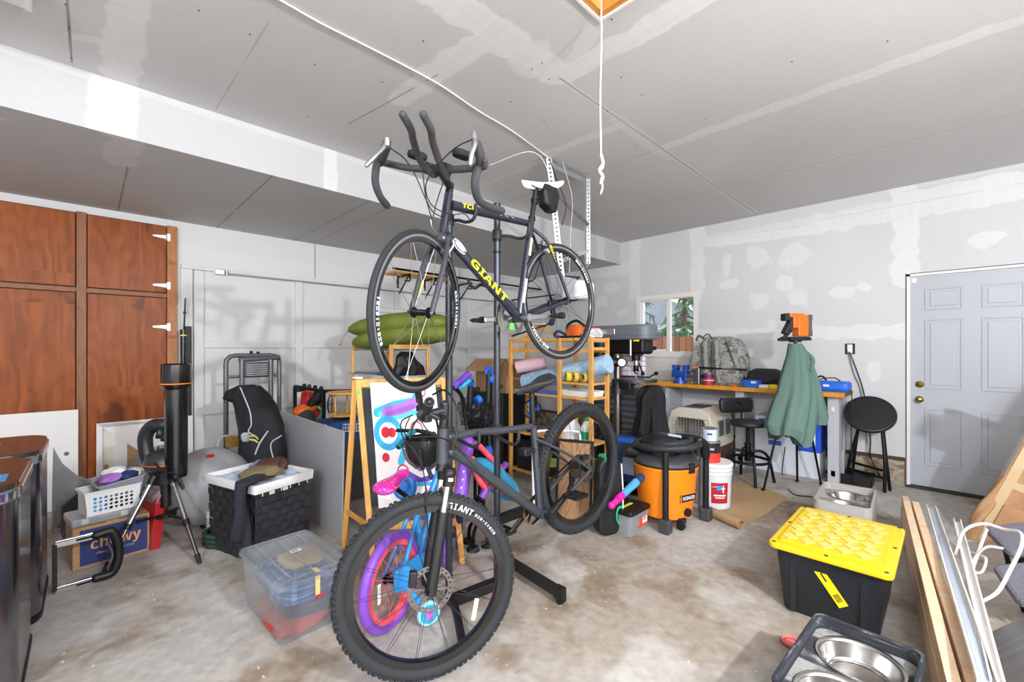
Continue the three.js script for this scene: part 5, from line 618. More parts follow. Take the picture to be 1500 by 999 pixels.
{ // easel
  const TL = V(1.235, 1.11, -2.65), TR = V(1.665, 1.12, -2.33), FL = V(1.23, 0, -2.43), FR = V(1.66, 0, -2.12), BL = V(1.24, 0, -2.87), BR = V(1.67, 0, -2.55), t = thing('childrens_easel', 'wooden A-frame childrens easel with a chalkboard', 'easel', [1.45, 0, -2.49]), lat = TR.clone().sub(TL).setY(0).normalize(), m = M.pine, o = lat.clone().cross(UPV);
  const off = (v, k) => v.clone().addScaledVector(lat, k);
  for (const [a, b] of [[TL, FL], [TR, FR]]) wpart(t, 'leg', beam(a.clone().add(V(0, 0.02, 0)), b, 0.035, 0.022, o, 0.003), m); for (const [a, b] of [[TL, BL], [TR, BR]]) wpart(t, 'leg', beam(a.clone().add(V(-0.008, 0.02, -0.02)), b, 0.035, 0.022, o, 0.003), m);
  wpart(t, 'top_rail', beam(TL, TR, 0.02, 0.05, UPV, 0.003), m); for (const k of [0.78]) { wpart(t, 'cross_rail', beam(TL.clone().lerp(FL, k), TR.clone().lerp(FR, k), 0.018, 0.045, UPV, 0.003), m); wpart(t, 'side_brace', beam(TL.clone().lerp(FL, k), TL.clone().lerp(BL, k), 0.016, 0.03, UPV, 0.002), m); }
  const fd = FL.clone().sub(TL).normalize(), n = lat.clone().cross(fd).normalize(); if (n.z < 0) n.negate();
  const quad = (k0, k1, off2, th) => { const a = TL.clone().lerp(FL, k0), b = TR.clone().lerp(FR, k0), c = TL.clone().lerp(FL, k1), g = box(a.distanceTo(b) - 0.04, a.distanceTo(c), th); const ctr = a.clone().add(b).multiplyScalar(0.5).lerp(TL.clone().lerp(FL, k1).add(TR.clone().lerp(FR, k1)).multiplyScalar(0.5), 0.5).addScaledVector(n, off2); return g.applyMatrix4(basis(lat, fd.clone().negate(), n)).translate(ctr.x, ctr.y, ctr.z); };
  wpart(t, 'chalkboard', quad(0.03, 0.68, -0.004, 0.008), mat(0x1e2022, 0.7)); wpart(t, 'lower_panel', quad(0.74, 0.92, -0.03, 0.006), mat(0x5a4f7a, 0.7), 'purple lower panel'); wpart(t, 'green_sticker', new THREE.CircleGeometry(0.014, 10).applyMatrix4(basis(lat, fd.clone().negate(), n)).translate(...TL.clone().lerp(FL, 0.05).addScaledVector(n, 0.02).toArray()), M.lime); wpart(t, 'white_cap', rbox(0.05, 0.014, 0.05, 0.004, TL.x, TL.y + 0.035, TL.z - 0.01), M.white);
  // painted paper hung over the board
  const art = canvasTex(512, 768, (c, W, H) => {
    const bl = (col, w, pts) => { c.strokeStyle = col; c.lineWidth = w; c.lineCap = 'round'; c.lineJoin = 'round'; c.beginPath(); pts.forEach((p, i) => i ? c.lineTo(p[0], p[1]) : c.moveTo(p[0], p[1])); c.stroke(); }, ci = (col, x, y, r, lw) => { c.beginPath(); c.arc(x, y, r, 0, 6.3); if (lw) { c.strokeStyle = col; c.lineWidth = lw; c.stroke(); } else { c.fillStyle = col; c.fill(); } };
    c.fillStyle = '#ece6e2'; c.fillRect(0, 0, W, H);
    bl('#2fa8dc', 60, [[40, 190], [180, 150], [330, 130], [360, 90]]); bl('#58c3e6', 36, [[60, 200], [140, 230], [380, 190], [460, 150]]); bl('#a86cc0', 70, [[110, 190], [230, 170], [330, 140]]); bl('#8d58b4', 30, [[120, 200], [320, 160]]);
    ci('#2fa0d4', 110, 320, 88, 40); bl('#3fb0de', 50, [[200, 300], [230, 420], [190, 500]]); ci('#c2182c', 90, 315, 34); ci('#c2182c', 138, 318, 30); ci('#c2182c', 78, 470, 28); ci('#b81a30', 240, 400, 26); ci('#b81a30', 200, 560, 40, 9); ci('#b81a30', 330, 300, 44, 9);
    ci('#1c63b0', 200, 640, 95); ci('#2c86cc', 196, 645, 66, 14); ci('#164a98', 196, 645, 36, 12); bl('#5a3a98', 34, [[250, 580], [330, 620], [420, 600], [480, 660]]); bl('#3f9ed8', 26, [[300, 640], [400, 640], [490, 700]]); bl('#8d58b4', 46, [[300, 470], [330, 540]]); bl('#b01a2c', 12, [[360, 660], [385, 750]]); bl('#b01a2c', 12, [[335, 700], [410, 680]]); bl('#b01a2c', 12, [[345, 735], [418, 715]]); ci('#b01a2c', 425, 640, 18); ci('#c0203a', 400, 70, 26, 8); ci('#d24', 490, 500, 22);
  });
  const g = grid(16, 30, (u, v) => { const k = v * 0.68, a = TL.clone().lerp(FL, k), b = TR.clone().lerp(FR, k); return a.lerp(b, 0.14 + u * 0.76 - v * 0.02 * (1 - u)).addScaledVector(n, 0.016 + 0.008 * Math.sin(v * 9 + u * 2) + (v > 0.85 ? (v - 0.85) * 0.06 : 0)); });
  { const uv = g.attributes.uv; for (let i = 0; i < uv.count; i++) uv.setY(i, 1 - uv.getY(i)); }
  wsolo('childs_painting', 'child painting of blue and purple swirls with red blobs on the easel', 'painting', g, mat(0xffffff, 0.75, 0, { map: art, side: THREE.DoubleSide }));
}

// ---------- middle: childrens bikes, racks, shelves, drill press ----------
{ // blue and pink childrens bike behind the big front wheel
  const R = PYp(574, 850, 0.225), Fh = PYp(655, 784, 0.225), h = Fh.clone().sub(R).setY(0).normalize(), ax = h.clone().cross(UPV).normalize();
  const b = thing('childrens_bicycle', 'blue childrens bicycle with purple tyres, pink saddle and training wheel', 'bicycle', [R.x, 0, R.z]), blue = mat(0x2787c9, 0.3, 0, { clearcoat: 0.5 });
  wheel(b, 'rear_wheel', R, ax, 0.225, 0.023, { tire: M.purple, rim: M.coral, spokes: 20, spokeMat: M.coral, spokeR: 0.0016, rimH: 0.022 }); wheel(b, 'front_wheel', Fh, ax.clone().applyAxisAngle(UPV, 0.5), 0.225, 0.023, { tire: M.purple, rim: M.coral, spokes: 20, spokeMat: M.coral, spokeR: 0.0016, rimH: 0.022 });
  const S = D(610, 738, 2.3), bb = R.clone().addScaledVector(h, 0.24).add(V(0, 0.03, 0)), H = Fh.clone().addScaledVector(h, -0.1).add(V(0, 0.4, 0)), seatA = D(553, 722, 2.12), seatB = D(598, 690, 2.3);
  wpart(b, 'frame', [tube([bb, bb.clone().lerp(S, 0.5), S], 0.017, 12, 10), tube([S, S.clone().lerp(H, 0.5).add(V(0, -0.06, 0)), H], 0.018, 16, 10), tube([bb, bb.clone().lerp(H, 0.5).add(V(0, -0.03, 0)), H.clone().add(V(0, -0.08, 0))], 0.021, 16, 10), ...[-1, 1].flatMap(s => [rod(R.clone().addScaledVector(ax, s * 0.05), S.clone().addScaledVector(ax, s * 0.02), 0.011, 0.012), rod(R.clone().addScaledVector(ax, s * 0.05), bb.clone().addScaledVector(ax, s * 0.02), 0.012, 0.013)]), rod(H.clone().add(V(0, -0.1, 0)), H.clone().add(V(0, 0.03, 0)), 0.02)], blue);
  const up = seatB.clone().sub(seatA).normalize(), sd = up.clone().cross(UPV).normalize(), nn = sd.clone().cross(up).normalize();
  wpart(b, 'saddle', grid(24, 22, (u, v) => { const a = u * 6.2832, w = (0.03 + 0.045 * (1 - sstep(0.15, 0.75, v))) * Math.sqrt(Math.max(0.001, 1 - Math.pow(Math.abs(v - 0.5) * 2, 5))); return seatA.clone().lerp(seatB, v).addScaledVector(sd, w * Math.cos(a)).addScaledVector(nn, 0.028 * Math.sin(a) * Math.sqrt(Math.max(0.001, 1 - Math.pow(Math.abs(v - 0.5) * 2, 6)))); }, true), mat(0xffffff, 0.3, 0, { clearcoat: 0.6, map: tex(128, 128, (u, v) => { const q = noise(u * 50, v * 40); return q > 0.82 ? [250, 190, 230] : fbm(u * 6, v * 6, 2) > 0.62 ? [150, 60, 190] : [232, 30, 150]; }) }), 'glossy pink spotted saddle');
  wpart(b, 'seatpost', rod(seatA.clone().lerp(seatB, 0.45).addScaledVector(nn, -0.02), S, 0.012), M.blackMetal);
  const tw = PYp(628, 898, 0.058), hub = R.clone().addScaledVector(ax, 0.06);
  const g = gpart(b, 'training_wheel', tw.clone().sub(b.position)); { const z = D(628, 898, 1).sub(camera.position).negate().setY(0).normalize().lerp(ax, 0.4).normalize(), x = UPV.clone().cross(z).normalize(); g.quaternion.setFromRotationMatrix(basis(x, z.clone().cross(x), z)); }
  part(g, 'tyre', torus(0.05, 0.009, 32, 8).scale(1, 1, 1.6), mat(0x9ad4dc, 0.4)); part(g, 'disc', cyl(0.045, 0.022, 0, 0, 0, 0.045, 28).rotateX(Math.PI / 2), M.teal); part(g, 'hub_cap', rbox(0.036, 0.052, 0.03, 0.006).rotateZ(0.15), mat(0xd35ec4, 0.4)); part(g, 'hub_mark', rbox(0.02, 0.018, 0.034, 0.004, 0.004, 0.012, 0), M.purple);
  wpart(b, 'training_bracket', [tube([hub, hub.clone().lerp(tw, 0.3).add(V(0, 0.0, 0)), tw.clone().lerp(hub, 0.35).add(V(0, -0.0, 0)), tw.clone().addScaledVector(ax, -0.02)], 0.014, 16, 10), rbox(0.09, 0.11, 0.03, 0.02, hub.x, hub.y + 0.02, hub.z)], blue); wpart(b, 'chain_guard', ext(rrect(0.22, 0.09, 0.04), 0.02, 0.006).applyMatrix4(basis(h, UPV, ax)).translate(...R.clone().addScaledVector(h, 0.1).addScaledVector(ax, 0.04).add(V(0, 0.02, 0)).toArray()), blue);
  const hb = H.clone().add(V(0, 0.2, 0)), gA = D(606, 631, 2.42), gB = D(583, 655, 2.3); wpart(b, 'handlebar', tube([gB, gA, hb.clone().lerp(gA, 0.3), hb, hb.clone().addScaledVector(ax, -0.12).add(V(0.03, 0.02, 0)), hb.clone().addScaledVector(ax, -0.28).add(V(0, 0.02, 0))], 0.011, 40, 8), M.blackMetal); wpart(b, 'handlebar_stem', rod(H, hb, 0.013), M.blackMetal); wpart(b, 'grip', rod(gA, gB, 0.017, 0.018, 14), mat(0x1c7f96, 0.5), 'teal handlebar grip'); wpart(b, 'reflector', rbox(0.02, 0.09, 0.006, 0.003).applyMatrix4(basis(h, UPV, ax)).translate(...R.clone().addScaledVector(h, -0.12).addScaledVector(ax, 0.02).toArray()), M.white);
  const cr = bb.clone().addScaledVector(ax, 0.05); wpart(b, 'crank', [rod(cr.clone().add(V(0, -0.09, 0)), cr.clone().add(V(0, 0.09, 0)), 0.01), rbox(0.06, 0.02, 0.06, 0.006, cr.x, cr.y - 0.09, cr.z)], M.purple);
  for (const s of [-1, 1]) wpart(b, 'streamer', tube([hb.clone().addScaledVector(ax, s * 0.03).add(V(0, 0.02, 0)), hb.clone().addScaledVector(ax, s * 0.08).add(V(-0.02, -0.1, 0.02)), hb.clone().addScaledVector(ax, s * 0.05).add(V(-0.02, -0.22, 0.03))], 0.012, 16, 8), s < 0 ? M.dark : M.black);
}
{ // black helmet hung on the bars
  const c = D(622, 645, 2.28), t = thing('bicycle_helmet', 'black and white bicycle helmet hanging behind the mountain bike stem', 'helmet', c);
  part(t, 'shell', grid(36, 20, (u, v) => { const a = u * 6.2832, b = v * 1.75, r = 1 + 0.04 * Math.cos(a * 6); return V(0.1 * Math.sin(b) * Math.cos(a) * r, -0.13 * Math.cos(b) - 0.01, 0.11 * Math.sin(b) * Math.sin(a) * r); }, true), mat(0x151517, 0.35, 0, { side: THREE.DoubleSide })); for (let i = 0; i < 6; i++) { const a = 0.3 + i * 1.05; part(t, 'vent_rib', tube([0.4, 0.9, 1.4].map(b => V(0.106 * Math.sin(b) * Math.cos(a), -0.137 * Math.cos(b) - 0.01, 0.116 * Math.sin(b) * Math.sin(a))), 0.012, 12, 6), i % 2 ? M.satin : M.dark); } part(t, 'strap', tube([V(0.09, 0.02, 0), V(0.05, 0.11, 0.03), V(0, 0.15, 0.02), V(-0.06, 0.1, 0), V(-0.09, 0.02, 0)], 0.006, 24, 6), M.black);
}
{ // purple childrens bike with blue tyre and pegs
  const C = D(724, 702, 2.72), p1 = D(705, 729, 2.655), p2 = D(742, 679, 2.795), ax = p2.clone().sub(p1).normalize(), b = thing('childrens_bicycle', 'purple childrens bicycle with a thick blue tyre and purple pegs', 'bicycle', [PYp(676, 800, 0).x, 0, PYp(676, 800, 0).z]);
  wheel(b, 'front_wheel', C, ax, 0.185, 0.036, { tire: mat(0x3399be, 0.5), rim: M.coral, spokes: 16, spokeMat: M.coral, spokeR: 0.0018, rimH: 0.02 });
  for (const [p, s] of [[p1, -1], [p2, 1]]) wpart(b, 'peg', rod(p, C.clone().addScaledVector(ax, s * 0.06), 0.021, 0.021, 16), M.purple); wpart(b, 'axle', rod(p1, p2, 0.008), M.steel);
  const f0 = D(686, 648, 2.78), f1 = D(674, 735, 2.6), f2 = PYp(672, 800, 0.012);
  wpart(b, 'frame_tube', tube([f0, f0.clone().lerp(f1, 0.45), f1], 0.042, 20, 14), M.purple); wpart(b, 'lower_tube', tube([f1, f1.clone().lerp(f2, 0.5), f2], 0.022, 12, 10), M.navy); for (let i = 0; i < 5; i++) { const q = f0.clone().lerp(f1, 0.35 + i * 0.13), v = camera.position.clone().sub(q).setY(0).normalize(); wpart(b, 'white_mark', rbox(0.026, 0.018, 0.006, 0.004, q.x + v.x * 0.041, q.y, q.z + v.z * 0.041), M.white); }
  wpart(b, 'fork_arm', [tube([f0, D(700, 652, 2.8), D(716, 668, 2.84), C.clone().addScaledVector(ax, 0.08)], 0.02, 20, 10), tube([D(692, 672, 2.7), D(700, 700, 2.66), C.clone().addScaledVector(ax, -0.08)], 0.018, 20, 10)], M.coral);
  const g0 = D(664, 567, 2.72), g1 = D(687, 547, 2.82); wpart(b, 'handlebar', tube([f0, D(682, 610, 2.8), D(676, 580, 2.78), g0], 0.013, 20, 8), M.blackMetal); wpart(b, 'grip', rod(g0, g1, 0.021, 0.022, 14), mat(0x6a3cb4, 0.45)); wpart(b, 'teal_grip_end', rod(D(672, 570, 2.75), D(688, 557, 2.82), 0.014, 0.014), M.teal);
}
{ // black equipment stand with wire basket full of clamps
  const f = [PYp(687, 794, 0), PYp(693, 806, 0), PYp(714, 800, 0)], c = PYp(702, 795, 0), t = thing('equipment_stand', 'black steel stand with round rubber feet carrying the wire basket', 'stand', [c.x, 0, c.z]), topY = 0.83;
  f.forEach((q, i) => { const s = V(c.x + (i - 1) * 0.04, topY, c.z); wpart(t, 'post', tube([q.clone().setY(0.03), q.clone().lerp(s, 0.1).setY(0.1), V(s.x, 0.25, s.z), s], 0.012, 20, 8), M.blackMetal); wpart(t, 'rubber_foot', cyl(0.045, 0.022, q.x, 0.011, q.z, 0.038), M.rubber); }); wpart(t, 'top_plate', rbox(0.14, 0.012, 0.1, 0.003, c.x, topY, c.z), M.blackMetal); wpart(t, 'clamp_ring', [cyl(0.03, 0.04, c.x, 0.55, c.z), cyl(0.03, 0.04, c.x, 0.3, c.z)], M.blackMetal);
  const w = thing('wire_basket', 'black wire basket full of clamps and bike parts', 'basket', [c.x, topY + 0.006, c.z], 0.75), bw = 0.36, bd = 0.24, bh = 0.14, wires = [];
  for (let i = 0; i <= 12; i++) { const x = (i / 12 - 0.5) * bw; wires.push([V(x, bh, bd / 2), V(x * 0.9, 0, bd / 2 - 0.02)], [V(x, bh, -bd / 2), V(x * 0.9, 0, -bd / 2 + 0.02)], [V(x * 0.9, 0, bd / 2 - 0.02), V(x * 0.9, 0, -bd / 2 + 0.02)]); } for (let i = 0; i <= 8; i++) { const z = (i / 8 - 0.5) * bd; wires.push([V(bw / 2, bh, z), V(bw / 2 - 0.02, 0, z)], [V(-bw / 2, bh, z), V(-bw / 2 + 0.02, 0, z)]); }
  part(w, 'wires', wires.map(([p, q]) => rod(p, q, 0.0016, 0.0016, 5)).concat([0, 0.5, 1].flatMap(k => { const X = bw / 2 - 0.02 * (1 - k), Z = bd / 2 - 0.02 * (1 - k), y = bh * k, q = [V(X, y, Z), V(X, y, -Z), V(-X, y, -Z), V(-X, y, Z)]; return q.map((p, i) => rod(p, q[(i + 1) % 4], k === 1 ? 0.003 : 0.0018, k === 1 ? 0.003 : 0.0018, 5)); })), M.blackMetal).userData.kind = 'stuff';
  [[-0.12, 0.03, 'gear'], [-0.02, -0.03, 'bundle'], [0.09, 0.02, 'cable']].forEach(([x, z, k], i) => { const q = V(x, 0.01, z).applyAxisAngle(UPV, 0.75).add(w.position); wsolo('bike_part', ['dark lumpy derailleur in the wire basket', 'grey bundle of brake parts in the wire basket', 'black tangle of cable in the wire basket'][i], 'bike part', i < 2 ? loft([[0, 0, 0, 0.05, 0.06], [0, 0.04, 0, 0.07, 0.08], [0.01, 0.1, 0, 0.04, 0.05]], (a, s) => 0.25 * Math.sin(a * 4 + i) + 0.15 * Math.sin(a * 7 + s * 9), 30, 14).translate(q.x, q.y, q.z) : [0, 1, 2].map(j => torus(0.05 + j * 0.008, 0.006, 24, 6).rotateX(1.2 + j * 0.3).translate(q.x, q.y + 0.06, q.z)), i === 1 ? M.darkGrey : M.black); });
  [[689, 560, 606, 0], [700, 586, 606, 1], [716, 543, 590, 2], [723, 556, 600, 3]].forEach(([px, py, pb, i]) => { const q = D(px, py, 2.9), e = D(px + (i === 1 ? 2 : -1), pb, 2.9), s = thing('bar_clamp', ['bar clamp with blue knob standing at the left of the wire basket', 'short bar clamp with blue knob low in the wire basket', 'bar clamp with tallest blue knob leaning by the stand pole', 'bar clamp with blue knob touching the stand pole'][i], 'clamp', [e.x, e.y, e.z]); wpart(s, 'shaft', rod(e, q, 0.017, 0.019, 12), M.black); const k = wpart(s, 'knob', [new THREE.CylinderGeometry(0.03, 0.03, 0.035, 8).rotateX(1.2).rotateY(0.6 + i).translate(q.x, q.y, q.z)], M.blue, 'blue plastic knob'); wpart(k, 'screw', cyl(0.012, 0.045).rotateX(1.2).rotateY(0.6 + i).translate(q.x, q.y, q.z), M.navy); wpart(s, 'jaw', rbox(0.09, 0.03, 0.03, 0.006, q.x + 0.03, q.y - 0.05, q.z), M.black); });
  { const q = D(717, 660, 2.95), s = thing('bar_clamp', 'bar clamp with blue knob hanging below the wire basket', 'clamp', [q.x, q.y - 0.1, q.z]); wpart(s, 'knob', new THREE.CylinderGeometry(0.035, 0.035, 0.03, 8).rotateX(1.3).rotateY(0.7).translate(q.x, q.y, q.z), M.blue, 'blue plastic knob'); wpart(s, 'shaft', rod(q.clone().add(V(0.02, -0.1, -0.02)), q.clone().add(V(0.02, 0.16, -0.03)), 0.014), M.black); }
  const o = D(697, 560, 4.55); 
}
{ // long green cushions on a wooden rack with wire shelves
  const A = D(517, 560, 4.5), B = D(573, 560, 3.95), C = D(627, 560, 4.2), E = A.clone().add(C).sub(B), top = 1.37, t = thing('wooden_rack', 'light wooden rack with wire shelves under the green cushions', 'rack', [(A.x + C.x) / 2, 0, (A.z + C.z) / 2]);
  for (const p of [A, B, C, E]) wpart(t, 'post', beam(V(p.x, 0, p.z), V(p.x, top, p.z), 0.035, 0.035, V(1, 0, 0.4), 0.003), M.pine); for (const [p, q] of [[B, C], [A, E]]) for (const y of [top - 0.02, 0.78, 0.2]) wpart(t, 'end_rail', beam(V(p.x, y, p.z), V(q.x, y, q.z), 0.025, 0.04, UPV, 0.003), M.pine);
  for (const y of [1.32, 1.08, 0.7]) { const ws = []; for (let i = 0; i <= 7; i++) { const k = i / 7, p = V(A.x, y, A.z).lerp(V(E.x, y, E.z), k), q = V(B.x, y, B.z).lerp(V(C.x, y, C.z), k); ws.push(rod(p, q, 0.003, 0.003, 5)); } for (let i = 0; i <= 3; i++) { const k = i / 3, p = V(A.x, y, A.z).lerp(V(B.x, y, B.z), k), q = V(E.x, y, E.z).lerp(V(C.x, y, C.z), k); ws.push(rod(p, q, 0.004, 0.004, 5)); } wpart(t, 'wire_shelf', ws, M.blackMetal); }
  for (const [l, x0, y0, x1, y1, r, d] of [['upper long olive green cushion with a tied end', 512, 484, 664, 472, 0.1, 0], ['lower long olive green cushion resting on the wooden rack', 518, 503, 670, 488, 0.105, 0]]) {
    const p = D(x0, y0, 4.42), q = D(x1, y1, 4.02), ax = q.clone().sub(p).normalize(), sd = ax.clone().cross(UPV).normalize(), up = sd.clone().cross(ax), c = thing('bolster_cushion', l, 'cushion', p.clone().lerp(q, 0.5).add(V(0, -r, 0)));
    wpart(c, 'cushion', grid(28, 40, (u, v) => { const a = u * 6.2832, e = Math.pow(Math.max(0, 1 - Math.pow(Math.abs(v - 0.5) * 2, 5)), 0.6) * (0.78 + 0.22 * Math.sin(v * 3.14)) + 0.02, s = 1 + 0.03 * Math.sin(v * 40) * Math.cos(a * 2); return p.clone().lerp(q, v).add(V(0, 0.03 * Math.sin(v * 3.1), 0)).addScaledVector(sd, r * 1.7 * e * Math.cos(a) * s).addScaledVector(up, r * e * Math.sin(a) * s); }, true), M.olive); if (r < 0.102) wpart(c, 'tassel', [tube([p, p.clone().add(V(-0.06, -0.06, 0)), p.clone().add(V(-0.09, -0.12, 0.01))], 0.008, 10, 6), rod(p.clone().add(V(-0.08, -0.1, 0)), p.clone().add(V(-0.1, -0.15, 0.01)), 0.008, 0.016)], M.grey);
  }
  const mag = D(538, 553, 4.25); for (let i = 0; i < 3; i++) solo('magazine', ['open magazine lying flat on the wire shelf', 'magazine lying crookedly in a loose pile on wire shelf', 'top magazine of the loose pile on wire shelf'][i], 'magazine', [rbox(0.2, 0.008, 0.27, 0.002), box(0.196, 0.001, 0.13, 0, 0.0045, 0.05)], [mat(0x8c8f96, 0.3), mat(0x46505e, 0.3), mat(0xb9b2b4, 0.3)][i], [mag.x + i * 0.03, 1.088 + i * 0.01, mag.z - i * 0.02], 0.5 + i * 0.5);
  const bk = D(596, 548, 4.1); wsolo('black_cloth', 'bunched black cloth on the wire shelf below the cushions', 'cloth', loft([[0, 0, 0, 0.16, 0.14], [0.02, 0.08, 0, 0.13, 0.12], [-0.02, 0.17, 0, 0.09, 0.08], [0, 0.22, 0, 0.05, 0.04]], (a, s) => 0.14 * Math.sin(a * 4 + s * 5) + 0.06 * Math.sin(a * 9), 40, 22).translate(bk.x, 1.085, bk.z), M.black);
}
{ // wall shelf with black bracket above, and pipe rail
  const z = -5.31, p0 = PZp(580, 396, -5.0), p1 = PZp(652, 398, -5.0), t = thing('wall_shelf', 'narrow wooden wall shelf on a black steel bracket under the soffit', 'shelf', [(p0.x + p1.x) / 2, p0.y, z]), y = p0.y;
  wpart(t, 'board', span(p0.x, p1.x + 0.25, y - 0.02, y + 0.005, -5.3, -5.0, 0.003), M.pine); for (const px of [600, 640, 690]) { const q = PZp(px, 400, -5.0); wpart(t, 'bracket', [span(q.x - 0.01, q.x + 0.01, y - 0.04, y - 0.02, -5.3, -4.98), span(q.x - 0.01, q.x + 0.01, y - 0.3, y - 0.02, -5.31, -5.295), beam(V(q.x, y - 0.28, -5.29), V(q.x, y - 0.04, -5.02), 0.016, 0.01), tube([V(q.x, y - 0.03, -4.99), V(q.x - 0.03, y - 0.12, -4.95), V(q.x - 0.1, y - 0.13, -4.95)], 0.01, 14, 8)], M.blackMetal); }
  wpart(t, 'rail', rod(V(p0.x - 0.05, y + 0.02, -4.99), V(PZp(850, 400, -4.99).x * 0.985, y + 0.02, -4.99), 0.014), M.blackMetal);
}
{ // black garden rack with orange power tools left of the easel
  const P = (x, y, d = 4.3) => D(x, y, d), t = thing('steel_rack', 'low black steel rack holding orange and red tools', 'rack', [P(455, 600).x, 0, P(455, 600).z]), a = P(432, 566), b = P(474, 573, 4.0), c = P(519, 572, 4.6);
  for (const q of [a, b, c]) wpart(t, 'post', beam(V(q.x, 0, q.z), q, 0.03, 0.03, V(1, 0, 0), 0.003), M.blackMetal); for (const g of [beam(a, b, 0.025, 0.03), beam(b, c, 0.025, 0.03), beam(V(a.x, 0.3, a.z), V(b.x, 0.3, b.z), 0.02, 0.03), beam(V(b.x, 0.3, b.z), V(c.x, 0.3, c.z), 0.02, 0.03)]) wpart(t, 'bar', g, M.blackMetal); for (const k of [0.35, 0.52, 0.72, 0.92]) wpart(t, 'hook_knob', ball(0.02, ...a.clone().lerp(b, k).add(V(0, 0.025, 0)).toArray(), 10), M.dark); const sq = P(498, 590, 4.5); wpart(t, 'round_guard', [torus(0.1, 0.006, 32, 6), rod(V(-0.1, 0, 0), V(0.1, 0, 0), 0.005), rod(V(0, -0.1, 0), V(0, 0.1, 0), 0.005)].map(g => g.rotateY(0.8).translate(P(486, 592, 4.5).x, P(486, 592, 4.5).y, P(486, 592, 4.5).z)), M.blackMetal);
  const rc = P(444, 600, 4.35), r = thing('tool_case', 'red plastic tool case tilted behind the black rack', 'case', [rc.x, 0, rc.z], 0.7), ry = rc.y - 0.16; part(r, 'case', rbox(0.28, 0.34, 0.1, 0.02, 0, ry + 0.16, 0).rotateZ(-0.2), M.red); part(r, 'orange_edge', rbox(0.06, 0.36, 0.11, 0.02, -0.16, ry + 0.16, 0).rotateZ(-0.32), M.orange); part(r, 'handle', rbox(0.12, 0.05, 0.06, 0.02, -0.04, ry + 0.37, 0), M.dark); part(r, 'stand_box', rbox(0.3, ry, 0.3, 0.01, 0, ry / 2, -0.02), M.darkGrey);
  const s = P(455, 604, 4.15), e = thing('leaf_blower', 'orange power blower with black hose end on the black rack', 'power tool', [s.x, 0, s.z]); const L = (x, y, d) => P(x, y, d || 4.15).sub(V(s.x, 0, s.z)); part(e, 'motor_housing', [ball(0.085, ...L(443, 605).toArray(), 20), tube([L(445, 604), L(455, 598), L(461, 590), L(464, 583)], 0.05, 16, 12)], M.orangeDark); part(e, 'air_tube', tube([L(458, 592), L(464, 585), L(467, 578)], 0.055, 12, 12), M.black); part(e, 'fan_cover', cyl(0.07, 0.06).rotateX(1.3).translate(...L(449, 612, 4.05).toArray()), M.dark); part(e, 'plinth', rbox(0.3, L(450, 618).y, 0.25, 0.01, 0, L(450, 618).y / 2, 0), M.darkGrey); part(e, 'green_hose', tube([L(460, 616), L(468, 612), L(472, 602), L(466, 596)], 0.012, 16, 8), M.green);
  const ws = D(503, 598, 3.85), wst = thing('tiered_stand', 'two tier round wooden stand beside the easel', 'stand', [ws.x, 0, ws.z]); const ty = py => EYE - (py - PY) / PF * 3.85; part(wst, 'upper_tray', lathe([[0.0001, 0], [0.13, 0], [0.135, 0.01], [0.13, 0.022], [0.0001, 0.022]], 36).translate(0, ty(577), 0), M.pine); part(wst, 'lower_tray', lathe([[0.0001, 0], [0.12, 0], [0.125, 0.01], [0.12, 0.022], [0.0001, 0.022]], 36).translate(0, ty(609), 0), M.pine); for (const [x, z] of [[-0.08, 0.02], [0.06, -0.06], [0.04, 0.08]]) part(wst, 'spindle', rod(V(x, ty(609), z), V(x, ty(577), z), 0.009), M.pine); 
  const bx = ty(613); part(wst, 'blue_crate', tub(0.34, 0.26, 0.16, 0.01, 0.02, 0.006).translate(0, bx - 0.17, 0), mat(0x24519c, 0.5)); part(wst, 'crate_lattice', (() => { const q = rrect(0.32, 0.07, 0.006); for (let i = 0; i < 14; i++) for (let j = 0; j < 2; j++) { const hp = rrect(0.014, 0.024, 0.003, -0.145 + i * 0.0223, -0.015 + j * 0.03, THREE.Path); q.holes.push(hp); } return ext(q, 0.004).translate(0, bx - 0.06, 0.135).rotateY(-0.6); })(), M.lightGrey); part(wst, 'pedestal', rbox(0.34, bx - 0.17, 0.26, 0.01, 0, (bx - 0.17) / 2, 0), M.darkGrey); part(wst, 'crate_lid', rbox(0.34, 0.012, 0.26, 0.004, 0, bx - 0.006, 0), M.navy);
}
{ // black cabinet and open carton behind the stand
  const c = D(735, 600, 4.95), t = thing('plastic_cabinet', 'low black cabinet in the shade beside the wooden shelf', 'cabinet', [c.x, 0, c.z]); part(t, 'body', rbox(0.55, 0.85, 0.6, 0.01, 0, 0.425, 0), mat(0x101012, 0.5)); part(t, 'door', rbox(0.01, 0.78, 0.28, 0.004, -0.279, 0.43, 0.145), M.black); part(t, 'door', rbox(0.01, 0.78, 0.28, 0.004, -0.279, 0.43, -0.145), M.black);
  const b = thing('open_carton', 'open brown carton with flaps on the black cabinet', 'box', [c.x, 0.852, c.z + 0.02]); part(b, 'carton', tub(0.4, 0.5, 0.36, 0.002, 0.004, 0.005), M.card); for (const [s, tilt] of [[1, 0.5], [-1, -0.6]]) part(b, 'flap', rbox(0.4, 0.005, 0.22, 0.002, 0, 0, s * 0.11).rotateX(tilt).translate(0, 0.362, s * 0.25), M.card); part(b, 'flap', rbox(0.2, 0.005, 0.48, 0.002, -0.1, 0, 0).rotateZ(0.7).translate(-0.2, 0.362, 0), M.card);
}
